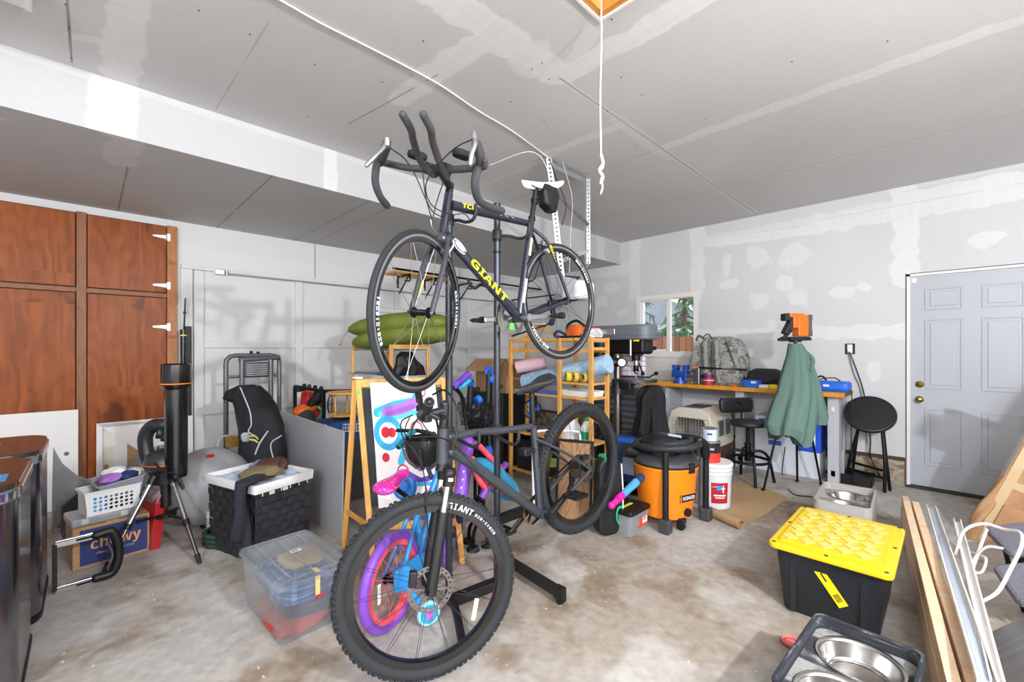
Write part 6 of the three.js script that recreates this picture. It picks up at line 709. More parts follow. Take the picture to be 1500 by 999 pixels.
// bamboo shelf parallel to the side wall
const SX0 = 3.1, SX1 = 3.345, SZ = [-3.16, -2.52, -2.17], SH = 1.43;
{
  const t = thing('bamboo_shelf', 'open bamboo shelf unit with six posts full of household items', 'shelf', [(SX0 + SX1) / 2, 0, (SZ[0] + SZ[2]) / 2]);
  for (const z of SZ) for (const x of [SX0, SX1]) wpart(t, 'post', span(x - 0.015, x + 0.015, 0, SH, z - 0.018, z + 0.018, 0.003), M.pine);
  for (const x of [SX0, SX1]) for (const y of [SH - 0.015, SH - 0.12]) wpart(t, 'top_rail', span(x - 0.009, x + 0.009, y - 0.014, y + 0.014, SZ[0], SZ[2], 0.002), M.pine); for (const z of SZ) for (const y of [SH - 0.02, SH - 0.1]) wpart(t, 'side_rail', span(SX0, SX1, y - 0.014, y + 0.014, z - 0.008, z + 0.008, 0.002), M.pine);
  for (const [y, z0, z1] of [[0.9, SZ[0], SZ[2]], [1.03, SZ[1], SZ[2]], [0.5, SZ[0], SZ[2]], [0.12, SZ[0], SZ[2]]]) for (let i = 0; i < 5; i++) wpart(t, 'slat', span(SX0 - 0.005 + i * 0.051, SX0 + 0.038 + i * 0.051, y - 0.02, y, z0, z1, 0.002), M.pine);
  // contents
  const roll = (p, q, r, m, lab, name, cat) => { const o = thing(name, lab, cat, p.clone().lerp(q, 0.5).setY(Math.min(p.y, q.y) - r)); wpart(o, 'roll', rod(p, q, r, r, 28), m); const d = q.clone().sub(p).normalize(); wpart(o, 'end_spiral', [torus(r * 0.7, r * 0.06, 24, 5), torus(r * 0.4, r * 0.06, 20, 5)].map(g => { QT.setFromUnitVectors(V(0, 0, 1), d); return g.applyQuaternion(QT).translate(p.x, p.y, p.z); }), M.darkGrey); };
  const foam = mat(0xffffff, 0.85, 0, { map: tex(128, 128, (u, v) => { const k = fbm(u * 20, v * 20, 3); return mixc([120, 165, 205], [205, 224, 236], k); }) });
  roll(V(3.17, 0.99, -3.02), V(3.27, 1.2, -2.1), 0.085, foam, 'speckled light blue foam roll lying along the shelf', 'foam_roll', 'foam roll'); roll(V(3.12, 1.14, -3.1), V(3.3, 1.2, -2.86), 0.062, mat(0xd8b4bc, 0.85), 'short pink rolled mat at the far end of the shelf', 'rolled_mat', 'mat');
  [['tape roll with yellow side at the left of the shelf row', -2.44], ['yellow tape roll standing in the middle of the row', -2.36], ['yellow tape roll half behind the bamboo post', -2.26]].forEach(([lab, z], i) => { const o = thing('tape_roll', lab, 'tape', [SX0 + 0.03, 1.032, z]); part(o, 'tape', lathe([[0.025, -0.024], [0.046, -0.024], [0.046, 0.024], [0.025, 0.024], [0.025, -0.024]], 28).rotateX(Math.PI / 2).rotateY(0.9 + i * 0.2).translate(0, 0.046, 0), mat([0xd8c63c, 0xcdb250, 0xc9b268][i], 0.5)); part(o, 'core', lathe([[0.022, -0.022], [0.025, -0.022], [0.025, 0.022], [0.022, 0.022]], 24).rotateX(Math.PI / 2).rotateY(0.9 + i * 0.2).translate(0, 0.046, 0), mat(0x8a6a3a, 0.7)); });
  solo('white_tray', 'shallow white tray on the shelf below the tape rolls', 'tray', tub(0.22, 0.34, 0.05, 0.01, 0.02, 0.004), M.white, [SX0 + 0.12, 0.903, -2.35]); solo('blue_board', 'thin blue board lying under the foam roll', 'board', rbox(0.2, 0.012, 0.5, 0.003), M.blue, [SX0 + 0.1, 0.908, -2.82]);
  { const o = thing('chainsaw', 'orange and black chainsaw on top of the bamboo shelf', 'chainsaw', [SX0 + 0.12, SH, -2.42]); part(o, 'base', rbox(0.16, 0.02, 0.3, 0.006, 0, 0.01, 0.05), M.black); part(o, 'housing', loft([[0, 0.02, 0, 0.07, 0.09], [0, 0.07, 0, 0.075, 0.1], [0, 0.12, 0.01, 0.05, 0.06]], () => 0, 28, 10, 0.7), M.orangeDark); part(o, 'handle', tube([V(0, 0.02, -0.1), V(0, 0.12, -0.1), V(0, 0.16, 0), V(0, 0.11, 0.09)], 0.013, 20, 8), M.black); part(o, 'bar', rbox(0.012, 0.05, 0.3, 0.005, 0.03, 0.05, 0.24), M.steel); part(o, 'strap', tube([V(0, 0.03, -0.12), V(-0.02, 0.07, -0.2), V(0, 0.02, -0.26), V(0.02, 0.015, -0.14)], 0.012, 20, 6), M.navy); }
  solo('knit_hat', 'rumpled red and white knit hat on the end of shelf top', 'hat', loft([[0, 0, 0, 0.08, 0.09], [0, 0.04, 0, 0.09, 0.1], [0, 0.08, 0.01, 0.06, 0.06], [0, 0.1, 0.01, 0.02, 0.02]], a => 0.08 * Math.sin(a * 5), 30, 14), mat(0xffffff, 0.9, 0, { map: tex(64, 64, (u, v) => v > 0.7 ? [190, 50, 50] : noise(u * 30, v * 30) > 0.5 ? [225, 222, 222] : [170, 165, 175]) }), [SX0 + 0.12, SH, -2.24]);
  { const o = thing('folding_chair', 'small pale wooden chair frame lying on top of the shelf', 'chair', [3.22, SH, -2.85]); part(o, 'leg', beam(V(-0.05, 0.01, -0.22), V(0, 0.14, 0.06), 0.025, 0.02), M.pine); part(o, 'leg', beam(V(0.05, 0.01, 0.2), V(0, 0.14, -0.04), 0.025, 0.02), M.pine); part(o, 'seat', rbox(0.16, 0.015, 0.2, 0.004, 0, 0.14, 0), M.stud); part(o, 'rail', rbox(0.14, 0.02, 0.02, 0.003, 0, 0.012, -0.2), M.pine); }
  { const o = thing('detergent_bottle', 'green and white plastic bottle on the middle shelf', 'bottle', [SX0 + 0.06, 0.501, -2.26]); part(o, 'bottle', loft([[0, 0, 0, 0.045, 0.06], [0, 0.12, 0, 0.05, 0.065], [0, 0.17, 0, 0.03, 0.035], [0, 0.19, 0, 0.018, 0.018]], () => 0, 28, 20), M.whitePlastic); part(o, 'cap', cyl(0.022, 0.03, 0, 0.205, 0), M.green); part(o, 'label', loft([[0, 0.03, 0, 0.05, 0.065], [0, 0.1, 0, 0.0525, 0.0675]], () => 0, 28, 4), M.green); }
  { const o = thing('desk_fan', 'small blue and black fan on the middle shelf', 'fan', [SX0 + 0.1, 0.501, -2.95]); part(o, 'stand', [cyl(0.06, 0.02, 0, 0.01, 0), cyl(0.012, 0.15, 0, 0.08, 0)], M.black); part(o, 'guard', [torus(0.09, 0.008, 30, 6), torus(0.05, 0.004, 24, 6)].map(g => g.rotateY(-0.9).translate(-0.01, 0.22, 0)), M.blackMetal); part(o, 'blades', [0, 1, 2].map(i => rbox(0.07, 0.035, 0.006, 0.003, 0.045, 0, 0).rotateX(0.5).rotateZ(i * 2.094).rotateY(-0.9).translate(-0.01, 0.22, 0)), M.blue); part(o, 'hub', ball(0.022, -0.01, 0.22, 0), M.navy); }
  solo('paper_bag', 'crumpled white paper bag on the middle shelf', 'bag', loft([[0, 0, 0, 0.09, 0.15], [0, 0.08, 0, 0.1, 0.16], [0, 0.16, 0, 0.06, 0.12], [0, 0.2, 0.02, 0.03, 0.09]], (a, t) => 0.12 * Math.sin(a * 5 + t * 6), 32, 16), mat(0xe3e4e6, 0.8), [SX0 + 0.12, 0.501, -2.55]);
  solo('black_crate', 'black plastic crate on the bottom shelf', 'crate', tub(0.22, 0.55, 0.3, 0.01, 0.02, 0.006), M.black, [SX0 + 0.125, 0.122, -2.84]); solo('green_crate', 'light green plastic crate on the bottom shelf', 'crate', tub(0.22, 0.3, 0.2, 0.01, 0.02, 0.006), mat(0x8fb45a, 0.5), [SX0 + 0.125, 0.122, -2.34]);
}
{ // things standing on the floor in front of the shelf
  const p = PYp(816, 760, 0), q = PYp(864, 768, 0), w = p.distanceTo(q), turn = -Math.atan2(q.z - p.z, q.x - p.x), b = thing('cork_board', 'tan cork board with black frame leaning on the bamboo shelf', 'board', [(p.x + q.x) / 2, 0, (p.z + q.z) / 2], turn); b.rotation.order = 'YXZ'; b.rotation.x = -0.12; const s = rrect(w + 0.03, 0.62, 0.004, 0, 0.31); s.holes.push(rrect(w - 0.01, 0.58, 0.003, 0, 0.31, THREE.Path)); part(b, 'frame', ext(s, 0.022, 0.002), M.black); part(b, 'cork', box(w, 0.59, 0.01, 0, 0.31, 0.008), matM(scaled(T.card, 4), 0.9));
  const c = PYp(884, 778, 0), k = thing('black_case', 'tall black rounded soft case with green strap and white edge', 'case', [c.x, 0, c.z], -0.35); part(k, 'case', ext(rrect(0.2, 0.56, 0.08, 0, 0.28), 0.09, 0.02), mat(0x141416, 0.6)); part(k, 'top_strap', rbox(0.1, 0.05, 0.1, 0.012, 0, 0.545, 0.045), M.green); part(k, 'strap_loop', torus(0.045, 0.008, 24, 6).scale(0.7, 1.3, 1).translate(0.07, 0.14, 0.1), M.green); part(k, 'white_edge', tube([V(0.1, 0.1, 0.09), V(0.102, 0.3, 0.092), V(0.09, 0.5, 0.09)], 0.006, 20, 6), M.white);
  const ch = thing('white_chair_frame', 'white tubular chair frame behind the mountain bike rear wheel', 'chair', [2.85, 0, -2.35], -0.8); for (const s of [-1, 1]) part(ch, 'leg', tube([V(s * 0.2, 0.012, 0.2), V(s * 0.2, 0.55, 0), V(s * 0.17, 0.62, -0.02), V(0, 0.63, -0.02)], 0.012, 30, 8), M.white); for (const s of [-1, 1]) part(ch, 'leg', rod(V(s * 0.18, 0, -0.22), V(s * 0.19, 0.45, 0.05), 0.011), M.white); part(ch, 'seat_sling', rbox(0.34, 0.01, 0.26, 0.004, 0, 0.36, 0), mat(0x9db35c, 0.8));
  const a = D(896, 740, 2.98), e = D(932, 706, 3.2), t = thing('foam_bat', 'pink and blue foam toy bat lying on the clear bin', 'toy', a); wpart(t, 'handle', [rod(a, a.clone().lerp(e, 0.2), 0.02, 0.022, 14), ball(0.026, a.x, a.y, a.z), rod(a.clone().lerp(e, 0.22), a.clone().lerp(e, 0.42), 0.028, 0.026, 14)], M.pink); wpart(t, 'barrel', rod(a.clone().lerp(e, 0.4), e, 0.024, 0.03, 16), mat(0x4f9fd0, 0.5)); wpart(t, 'tip', rod(e, e.clone().lerp(a, -0.25), 0.03, 0.028, 16), M.navy);
  for (const [px, py, hgt, lab, m] of [[925, 712, 0.5, 'dark blue tall box behind the shop vacuum', M.navy], [893, 690, 0.62, 'black tall speaker box beside the drill press', M.black]]) { const o = PYp(px, py, 0), g = thing('floor_box', lab, 'box', [o.x, 0, o.z], 0.1); part(g, 'box', rbox(0.22, hgt, 0.2, 0.01, 0, hgt / 2, 0), m); if (m === M.navy) { part(g, 'print', rbox(0.002, 0.16, 0.12, 0.0005, -0.111, 0.22, 0.02), mat(0x9fb0c8, 0.5)); part(g, 'blue_strip', rbox(0.224, 0.05, 0.204, 0.01, 0, hgt - 0.04, 0), M.blue); } else part(g, 'grille', rbox(0.004, hgt * 0.8, 0.16, 0.002, -0.111, hgt / 2, 0), M.dark); }
}
{ // drill press
  const cx = 3.68, cz = -2.27, t = thing('drill_press', 'grey and black floor drill press with a round table', 'drill press', [cx, 0, cz]), Y = (py, d = 4.05) => EYE - (py - PY) / PF * d;
  wpart(t, 'base', rbox(0.3, 0.06, 0.45, 0.02, cx, 0.03, cz + 0.12), M.blackMetal); wpart(t, 'column', rod(V(cx, 0.05, cz), V(cx, 1.42, cz), 0.036, 0.036, 24), M.brushed); wpart(t, 'pulley_cover', [ext(rrect(0.26, 0.74, 0.1), 0.14, 0.02).rotateX(-Math.PI / 2).translate(cx, Y(498, 4.05), cz + 0.02), ext(rrect(0.272, 0.752, 0.106), 0.012, 0.003).rotateX(-Math.PI / 2).translate(cx, Y(492, 4.05), cz + 0.02)], mat(0x62686f, 0.45));
  wpart(t, 'head', [rbox(0.2, 0.15, 0.4, 0.03, cx, Y(507), cz + 0.13), cyl(0.04, 0.08, cx, Y(522), cz + 0.2)], M.blackMetal); wpart(t, 'motor', [cyl(0.085, 0.24, cx, Y(520), cz - 0.2), rbox(0.12, 0.16, 0.1, 0.02, cx, Y(520), cz - 0.1)], M.black); wpart(t, 'spindle', [cyl(0.022, 0.12, cx, Y(536), cz + 0.2), cyl(0.012, 0.2, cx - 0.1, Y(505), cz + 0.2)], M.steel); const ck = wpart(t, 'chuck', lathe([[0.0001, 0], [0.014, 0], [0.026, 0.03], [0.026, 0.075], [0.018, 0.085], [0.0001, 0.085]], 24).translate(cx, Y(538) - 0.06, cz + 0.2), M.blackMetal); wpart(ck, 'drill_bit', cyl(0.004, 0.12, cx, Y(538) - 0.11, cz + 0.2), M.steel);
  wpart(t, 'feed_handle', [0, 1, 2].map(i => { const a = i * 2.094 + 0.6, p = V(cx + 0.1, Y(524), cz + 0.15), q = p.clone().add(V(0.1, Math.sin(a) * 0.16, Math.cos(a) * 0.16)); return [rod(p, q, 0.007), ball(0.02, q.x, q.y, q.z)]; }).flat(), M.blackMetal);
  const ty = Y(557); wpart(t, 'table', [cyl(0.19, 0.03, cx, ty, cz + 0.2, 0.19, 40), rbox(0.08, 0.08, 0.2, 0.02, cx, ty - 0.05, cz + 0.06), cyl(0.055, 0.14, cx, ty - 0.07, cz)], M.gun); wpart(t, 'table_clamp', [rod(V(cx + 0.05, ty - 0.08, cz + 0.1), V(cx + 0.2, ty + 0.06, cz + 0.3), 0.008), ball(0.02, cx + 0.2, ty + 0.06, cz + 0.3)], M.blackMetal);
  const m = canvasTex(128, 64, (c) => { c.fillStyle = '#c3262c'; c.fillRect(0, 0, 128, 64); c.strokeStyle = '#fff'; c.lineWidth = 5; c.strokeRect(6, 6, 116, 52); c.fillStyle = '#fff'; c.fillRect(26, 20, 76, 24); }); wpart(t, 'red_badge', box(0.003, 0.05, 0.09, cx - 0.102, Y(493), cz + 0.08), mat(0xffffff, 0.4, 0, { map: m }), 'red and white badge'); wpart(t, 'yellow_sticker', box(0.003, 0.03, 0.06, cx - 0.102, Y(498), cz + 0.26), M.yellow);
  const gz = D(911, 531, 3.85); wpart(t, 'dial_gauge', cyl(0.036, 0.03).rotateZ(1.57).rotateY(0.6).translate(gz.x, gz.y, gz.z), M.white, 'white round dial'); wpart(t, 'gauge_body', [cyl(0.04, 0.12).rotateZ(1.57).rotateY(-0.9).translate(gz.x + 0.02, gz.y, gz.z - 0.06), torus(0.038, 0.006, 24, 6).rotateY(2.1).translate(gz.x - 0.012, gz.y, gz.z + 0.008)], M.black);
  // things hanging on and standing behind it
  const bx = D(928, 535, 4.4), r = thing('paper_box', 'red and white gridded box behind the drill chuck', 'box', [bx.x, ty + 0.016, bx.z]); const gx = canvasTex(128, 128, (c) => { c.fillStyle = '#f3f1f5'; c.fillRect(0, 0, 128, 128); c.strokeStyle = '#d03a5a'; c.lineWidth = 3; for (let i = 0; i < 6; i++) { c.beginPath(); c.moveTo(0, i * 24 + 6); c.lineTo(128, i * 24 + 6); c.stroke(); } c.strokeStyle = '#7d9ac8'; for (let i = 0; i < 5; i++) { c.beginPath(); c.moveTo(i * 28 + 8, 0); c.lineTo(i * 28 + 8, 128); c.stroke(); } });
  part(r, 'box', rbox(0.06, 0.27, 0.24, 0.004, 0, 0.135, 0), mat(0xffffff, 0.6, 0, { map: gx })); part(r, 'red_side', rbox(0.064, 0.3, 0.05, 0.004, 0, 0.15, -0.14), M.red); part(r, 'support', rbox(0.06, 0.02, 0.3, 0.004, 0, -0.006, 0), M.black);
  const jk = D(955, 600, 4.15); wsolo('black_jacket', 'black jacket hanging from the drill press table', 'jacket', warp(loft([[-0.02, jk.y - 0.36, 0.02, 0.13, 0.12], [-0.01, jk.y - 0.22, 0.0, 0.17, 0.13], [0.01, jk.y, -0.01, 0.15, 0.12], [0, jk.y + 0.14, 0, 0.15, 0.1], [0.01, jk.y + 0.215, 0, 0.12, 0.08], [0.01, jk.y + 0.235, 0, 0.06, 0.04]], (a, s) => (0.16 * Math.sin(a * 6 + s * 5) + 0.08 * Math.sin(a * 11 - s * 3) + 0.06 * Math.sin(s * 14)) * (1.15 - s * 0.6), 72, 40), v => { const k = Math.max(0, 1 - (v.y - jk.y + 0.36) / 0.3), a = Math.atan2(v.z, v.x); v.y += k * 0.07 * Math.sin(a * 2 + 2) + k * 0.04 * Math.sin(a * 6); const w = 1 + 0.12 * Math.sin(a * 9 + v.y * 6); v.x *= w; v.z *= w; }).translate(jk.x, 0, jk.z), mat(0x141416, 0.85));
  const sl = D(915, 590, 4.6), st = thing('louvred_cabinet', 'dark grey louvred cabinet behind the drill press', 'cabinet', [sl.x + 0.25, 0, sl.z - 0.1]); part(st, 'body', rbox(0.36, 0.92, 0.7, 0.01, 0, 0.46, 0), mat(0x55585c, 0.5)); for (let i = 0; i < 9; i++) part(st, 'louvre', rbox(0.02, 0.035, 0.64, 0.006, -0.188, 0.3 + i * 0.065, 0).rotateZ(0.0), mat(0x6b6f74, 0.45));
}
{ // garage-door opener hung from perforated straps
  const z = -2.3, t = thing('door_opener', 'grey and white garage door opener hung from perforated steel straps', 'door opener', [2.96, 1.75, z]), holes = (L, w, n) => { const s = rrect(w, L, 0.002); for (let i = 0; i < n; i++) { const h = new THREE.Path(); h.absarc(0, -L / 2 + (i + 0.5) * L / n, w * 0.22, 0, Math.PI * 2, true); s.holes.push(h); } return s; };
  const strap = (p, q, w, m, nm, ax) => { const L = p.distanceTo(q), d = q.clone().sub(p).normalize(), side = ax.clone().cross(d).normalize(), n = side.clone().cross(d).normalize(); return wpart(t, nm, [ext(holes(L, w, Math.round(L / 0.035)), 0.003, 0, 5).applyMatrix4(basis(side, d, n)).translate((p.x + q.x) / 2, (p.y + q.y) / 2, (p.z + q.z) / 2)], m); };
  const A = V(2.69, CEIL - 0.01, z), B = V(3.24, CEIL - 0.01, z), A2 = D(823, 405, 3.5), B2 = V(3.24, 2.1, z), f = V(0.7, 0, -0.7);
  strap(A, A2, 0.045, mat(0xe4e4e4, 0.5, 0.2), 'white_strap', f); strap(B, B2, 0.035, M.galv, 'angle_strap', f); wpart(t, 'angle_flange', span(3.225, 3.255, 2.1, CEIL, z - 0.03, z - 0.027), M.galv); strap(A.clone().add(V(0, -0.01, 0)), B.clone().add(V(0, -0.01, 0)), 0.05, M.galv, 'ceiling_angle', V(0, 1, 0)); wpart(t, 'ceiling_flange', span(2.66, 3.27, CEIL - 0.06, CEIL, z - 0.03, z - 0.026), M.galv); strap(V(2.72, 2.62, z + 0.01), V(3.23, 2.45, z + 0.01), 0.03, M.darkGrey, 'brace_strap', f); strap(V(3.24, 2.22, z), V(2.97, 2.1, z - 0.1), 0.03, M.galv, 'brace_strap', f);
  const c = D(833, 425, 3.62); wpart(t, 'housing', rbox(0.2, 0.19, 0.2, 0.02, c.x - 0.06, c.y, c.z - 0.03), M.grey); wpart(t, 'lens_cover', rbox(0.22, 0.16, 0.2, 0.04, c.x + 0.1, c.y, c.z + 0.03), M.white); wpart(t, 'cross_strap', rod(A2, D(848, 407, 3.8), 0.012), M.blackMetal); wpart(t, 'hanger_bar', rod(B2, D(846, 410, 3.8), 0.01), M.galv);
  wpart(t, 'cord', tube([D(805, 232, 3.45), D(815, 262, 3.4), D(829, 300, 3.45), D(823, 330, 3.5)], 0.004, 24, 6), M.black); wpart(t, 'white_wire', tube([D(824, 236, 3.5), D(838, 290, 3.6), D(836, 340, 3.65), D(834, 400, 3.7)], 0.002, 24, 5), M.white);
}
{ // ceiling wire, pull rope, box fixture
  const ps = [[410, 0], [470, 32], [530, 64], [600, 98], [650, 128], [700, 160], [750, 192], [805, 230]].map((p, i) => PYp(p[0], p[1] + (i % 2) * 2, CEIL - 0.006)); ps.unshift(PYp(300, -60, CEIL - 0.006)); wsolo('ceiling_wire', 'white wire stapled across the ceiling to the opener', 'wire', tube(ps, 0.0045, 90, 6), M.white);
  wsolo('opener_wire', 'thin white wire looping from ceiling to door opener', 'wire', tube([PYp(700, 250, CEIL - 0.01).lerp(D(740, 232, 3.2), 0.5), D(768, 223, 3.3), D(790, 228, 3.4), D(801, 246, 3.4), D(803, 256, 3.42)], 0.0035, 30, 6), M.white);
  const t = V(1.7, CEIL + 0.1, -1.135), e = yy => V(1.7 + 0.006 * Math.sin(yy * 7), yy, -1.135), o = thing('pull_rope', 'white knotted pull rope hanging from the attic hatch', 'rope', [1.7, 2.02, -1.135]); const yk = py => EYE + (PY - py) / PF * D(873, 200, 1).sub(camera.position).dot(V(CS, 0, -SN)) * 2.0;
  wpart(o, 'rope', tube([t, e(2.75), e(2.5), e(2.3), e(2.22)], 0.0042, 40, 7), M.white); wpart(o, 'knot', [tube([e(2.23), V(1.708, 2.19, -1.13), V(1.694, 2.16, -1.14), V(1.706, 2.13, -1.13), V(1.698, 2.1, -1.135)], 0.0075, 30, 7), torus(0.009, 0.005, 16, 6).rotateX(1).translate(1.7, 2.17, -1.135)], M.white); wpart(o, 'rope_tail', tube([V(1.698, 2.12, -1.135), V(1.704, 2.08, -1.13), V(1.697, 2.05, -1.135)], 0.0045, 16, 6), M.white);
  const f = thing('ceiling_fixture', 'unlit white box fixture on the ceiling above the cupboard', 'fixture', [-0.78, CEIL - 0.085, -2.76]); part(f, 'cover', rbox(1.2, 0.08, 0.18, 0.008, 0, 0.045, 0), mat(0xe6e4e6, 0.5)); part(f, 'end_cap', rbox(0.02, 0.084, 0.186, 0.004, 0.6, 0.044, 0), M.white);
}

// ---------- right side: workbench, shop vacuum, stools, totes, lumber ----------
const BY = 0.908;
{ // workbench
  const t = thing('workbench', 'long workbench with grey legs and an orange edged wooden top', 'workbench', [5.35, 0, -1.63]), leg = mat(0xb9bcbf, 0.5), edge = matM(scaled(woodTex([224, 152, 44], [206, 128, 30], [188, 110, 26], 1.2, 0.6, 0.4), 2), 0.4);
  wpart(t, 'top', span(5.12, 5.61, BY - 0.04, BY, -3.1, -0.7, 0.002), matM(scaled(T.pine, 1.5), 0.5)); wpart(t, 'front_edge', span(5.1, 5.12, BY - 0.042, BY + 0.001, -3.1, -0.697, 0.002), edge, 'orange front edge'); wpart(t, 'end_grain', span(5.12, 5.6, BY - 0.041, BY - 0.001, -0.7, -0.697), mat(0x8a6038, 0.8));
  for (const z of [-0.8, -1.65, -2.51]) { wpart(t, 'leg', span(5.2, 5.29, 0, BY - 0.04, z - 0.045, z + 0.045, 0.004), leg); wpart(t, 'leg', span(5.5, 5.58, 0, BY - 0.04, z - 0.045, z + 0.045, 0.004), leg); wpart(t, 'leg_panel', span(5.285, 5.505, z > -1 ? 0.3 : 0.12, BY - 0.04, z + 0.025, z + 0.04), leg); wpart(t, 'leg_brace', span(5.2, 5.58, 0.08, 0.14, z - 0.02, z + 0.02, 0.003), leg); wpart(t, 'leg_label', span(5.198, 5.2, 0.72, 0.76, z - 0.012, z + 0.012), M.white); }
  wpart(t, 'apron', span(5.52, 5.56, BY - 0.14, BY - 0.04, -3.0, -0.8), leg);
}
const onBench = (px, x) => { const p = PXp(px, 540, x); return V(x, BY, p.z); };
{ // vise
  const p = onBench(996, 5.22), t = thing('bench_vise', 'blue bench vise bolted to the workbench', 'vise', p), b = mat(0x1d4fae, 0.35, 0.2);
  part(t, 'base', [cyl(0.085, 0.03, 0, 0.015, 0, 0.08), cyl(0.06, 0.05, 0, 0.05, 0, 0.05)], b); part(t, 'body', [rbox(0.1, 0.08, 0.16, 0.015, 0, 0.115, -0.01), rbox(0.12, 0.06, 0.05, 0.008, 0, 0.18, -0.05), rbox(0.12, 0.02, 0.06, 0.005, 0, 0.215, -0.05)], b); part(t, 'moving_jaw', [rbox(0.11, 0.14, 0.05, 0.01, 0, 0.14, 0.08), rbox(0.12, 0.02, 0.055, 0.004, 0, 0.215, 0.08)], b); part(t, 'jaw_plates', [rbox(0.12, 0.03, 0.008, 0.002, 0, 0.205, 0.048), rbox(0.12, 0.03, 0.008, 0.002, 0, 0.205, -0.018)], M.steel); part(t, 'screw_handle', [rod(V(0, 0.1, 0.1), V(0, 0.1, 0.2), 0.014), rod(V(-0.1, 0.02, 0.19), V(0.08, 0.16, 0.19), 0.007), ball(0.012, -0.1, 0.02, 0.19)], M.steel);
}
{ const p = onBench(1038, 5.17), t = thing('paint_can', 'small red paint can on the front of the workbench', 'paint can', p); part(t, 'can', cyl(0.058, 0.14, 0, 0.07, 0, 0.058, 28), mat(0xb4272c, 0.35)); part(t, 'lid', lathe([[0.0001, 0.145], [0.045, 0.145], [0.05, 0.14], [0.058, 0.146], [0.061, 0.14], [0.058, 0.136]], 28), M.steel); part(t, 'label_band', lathe([[0.0585, 0.085], [0.0588, 0.12]], 28), mat(0x43326a, 0.4)); part(t, 'label_text', [lathe([[0.0588, 0.05], [0.059, 0.064]], 28)], M.lightGrey); }
{ // camouflage backpack
  const p = onBench(1058, 5.37), t = thing('camouflage_backpack', 'large grey camouflage backpack standing on the workbench', 'backpack', p), m = mat(0xffffff, 0.9, 0, { map: scaled(T.camo, 1.6, 1.3) });
  part(t, 'main_bag', loft([[0, 0, 0, 0.13, 0.26], [0, 0.12, 0, 0.15, 0.29], [0, 0.32, 0, 0.15, 0.29], [0, 0.46, 0.0, 0.13, 0.25], [0, 0.54, -0.01, 0.09, 0.19], [0, 0.565, -0.01, 0.04, 0.1]], (a, s) => 0.035 * Math.sin(a * 7 + s * 4) + 0.02 * Math.sin(a * 3 - s * 8), 64, 40, 0.75), m);
  part(t, 'front_pocket', loft([[-0.12, 0.03, 0.13, 0.06, 0.1], [-0.13, 0.12, 0.13, 0.075, 0.125], [-0.125, 0.3, 0.12, 0.07, 0.12], [-0.11, 0.38, 0.11, 0.04, 0.08]], (a, s) => 0.04 * Math.sin(a * 5 + s * 5), 40, 20, 0.7), m); part(t, 'side_pocket', loft([[-0.05, 0.02, -0.25, 0.08, 0.07], [-0.05, 0.14, -0.27, 0.1, 0.09], [-0.05, 0.38, -0.26, 0.09, 0.07], [-0.05, 0.46, -0.24, 0.04, 0.04]], (a, s) => 0.05 * Math.sin(a * 5 + s * 4), 40, 20, 0.7), m);
  for (const z of [-0.13, 0.0]) part(t, 'shoulder_strap', [tube([V(-0.08, 0.54, z), V(-0.15, 0.5, z - 0.01), V(-0.175, 0.36, z), V(-0.17, 0.18, z + 0.01), V(-0.16, 0.04, z + 0.02)], 0.03, 30, 10)].map(g => g), m); part(t, 'webbing', [tube([V(-0.09, 0.55, -0.2), V(-0.05, 0.6, -0.15), V(-0.09, 0.54, -0.08)], 0.008, 20, 6), tube([V(-0.12, 0.5, 0.08), V(-0.17, 0.4, 0.14), V(-0.19, 0.22, 0.2)], 0.008, 20, 6), tube([V(-0.16, 0.5, -0.06), V(-0.18, 0.3, -0.055), V(-0.18, 0.06, -0.05)], 0.008, 20, 6)], mat(0x4a4a48, 0.8)); part(t, 'haul_loop', tube([V(-0.08, 0.55, -0.19), V(-0.09, 0.58, -0.24), V(-0.08, 0.53, -0.27)], 0.014, 16, 8), mat(0x55554f, 0.8));
}
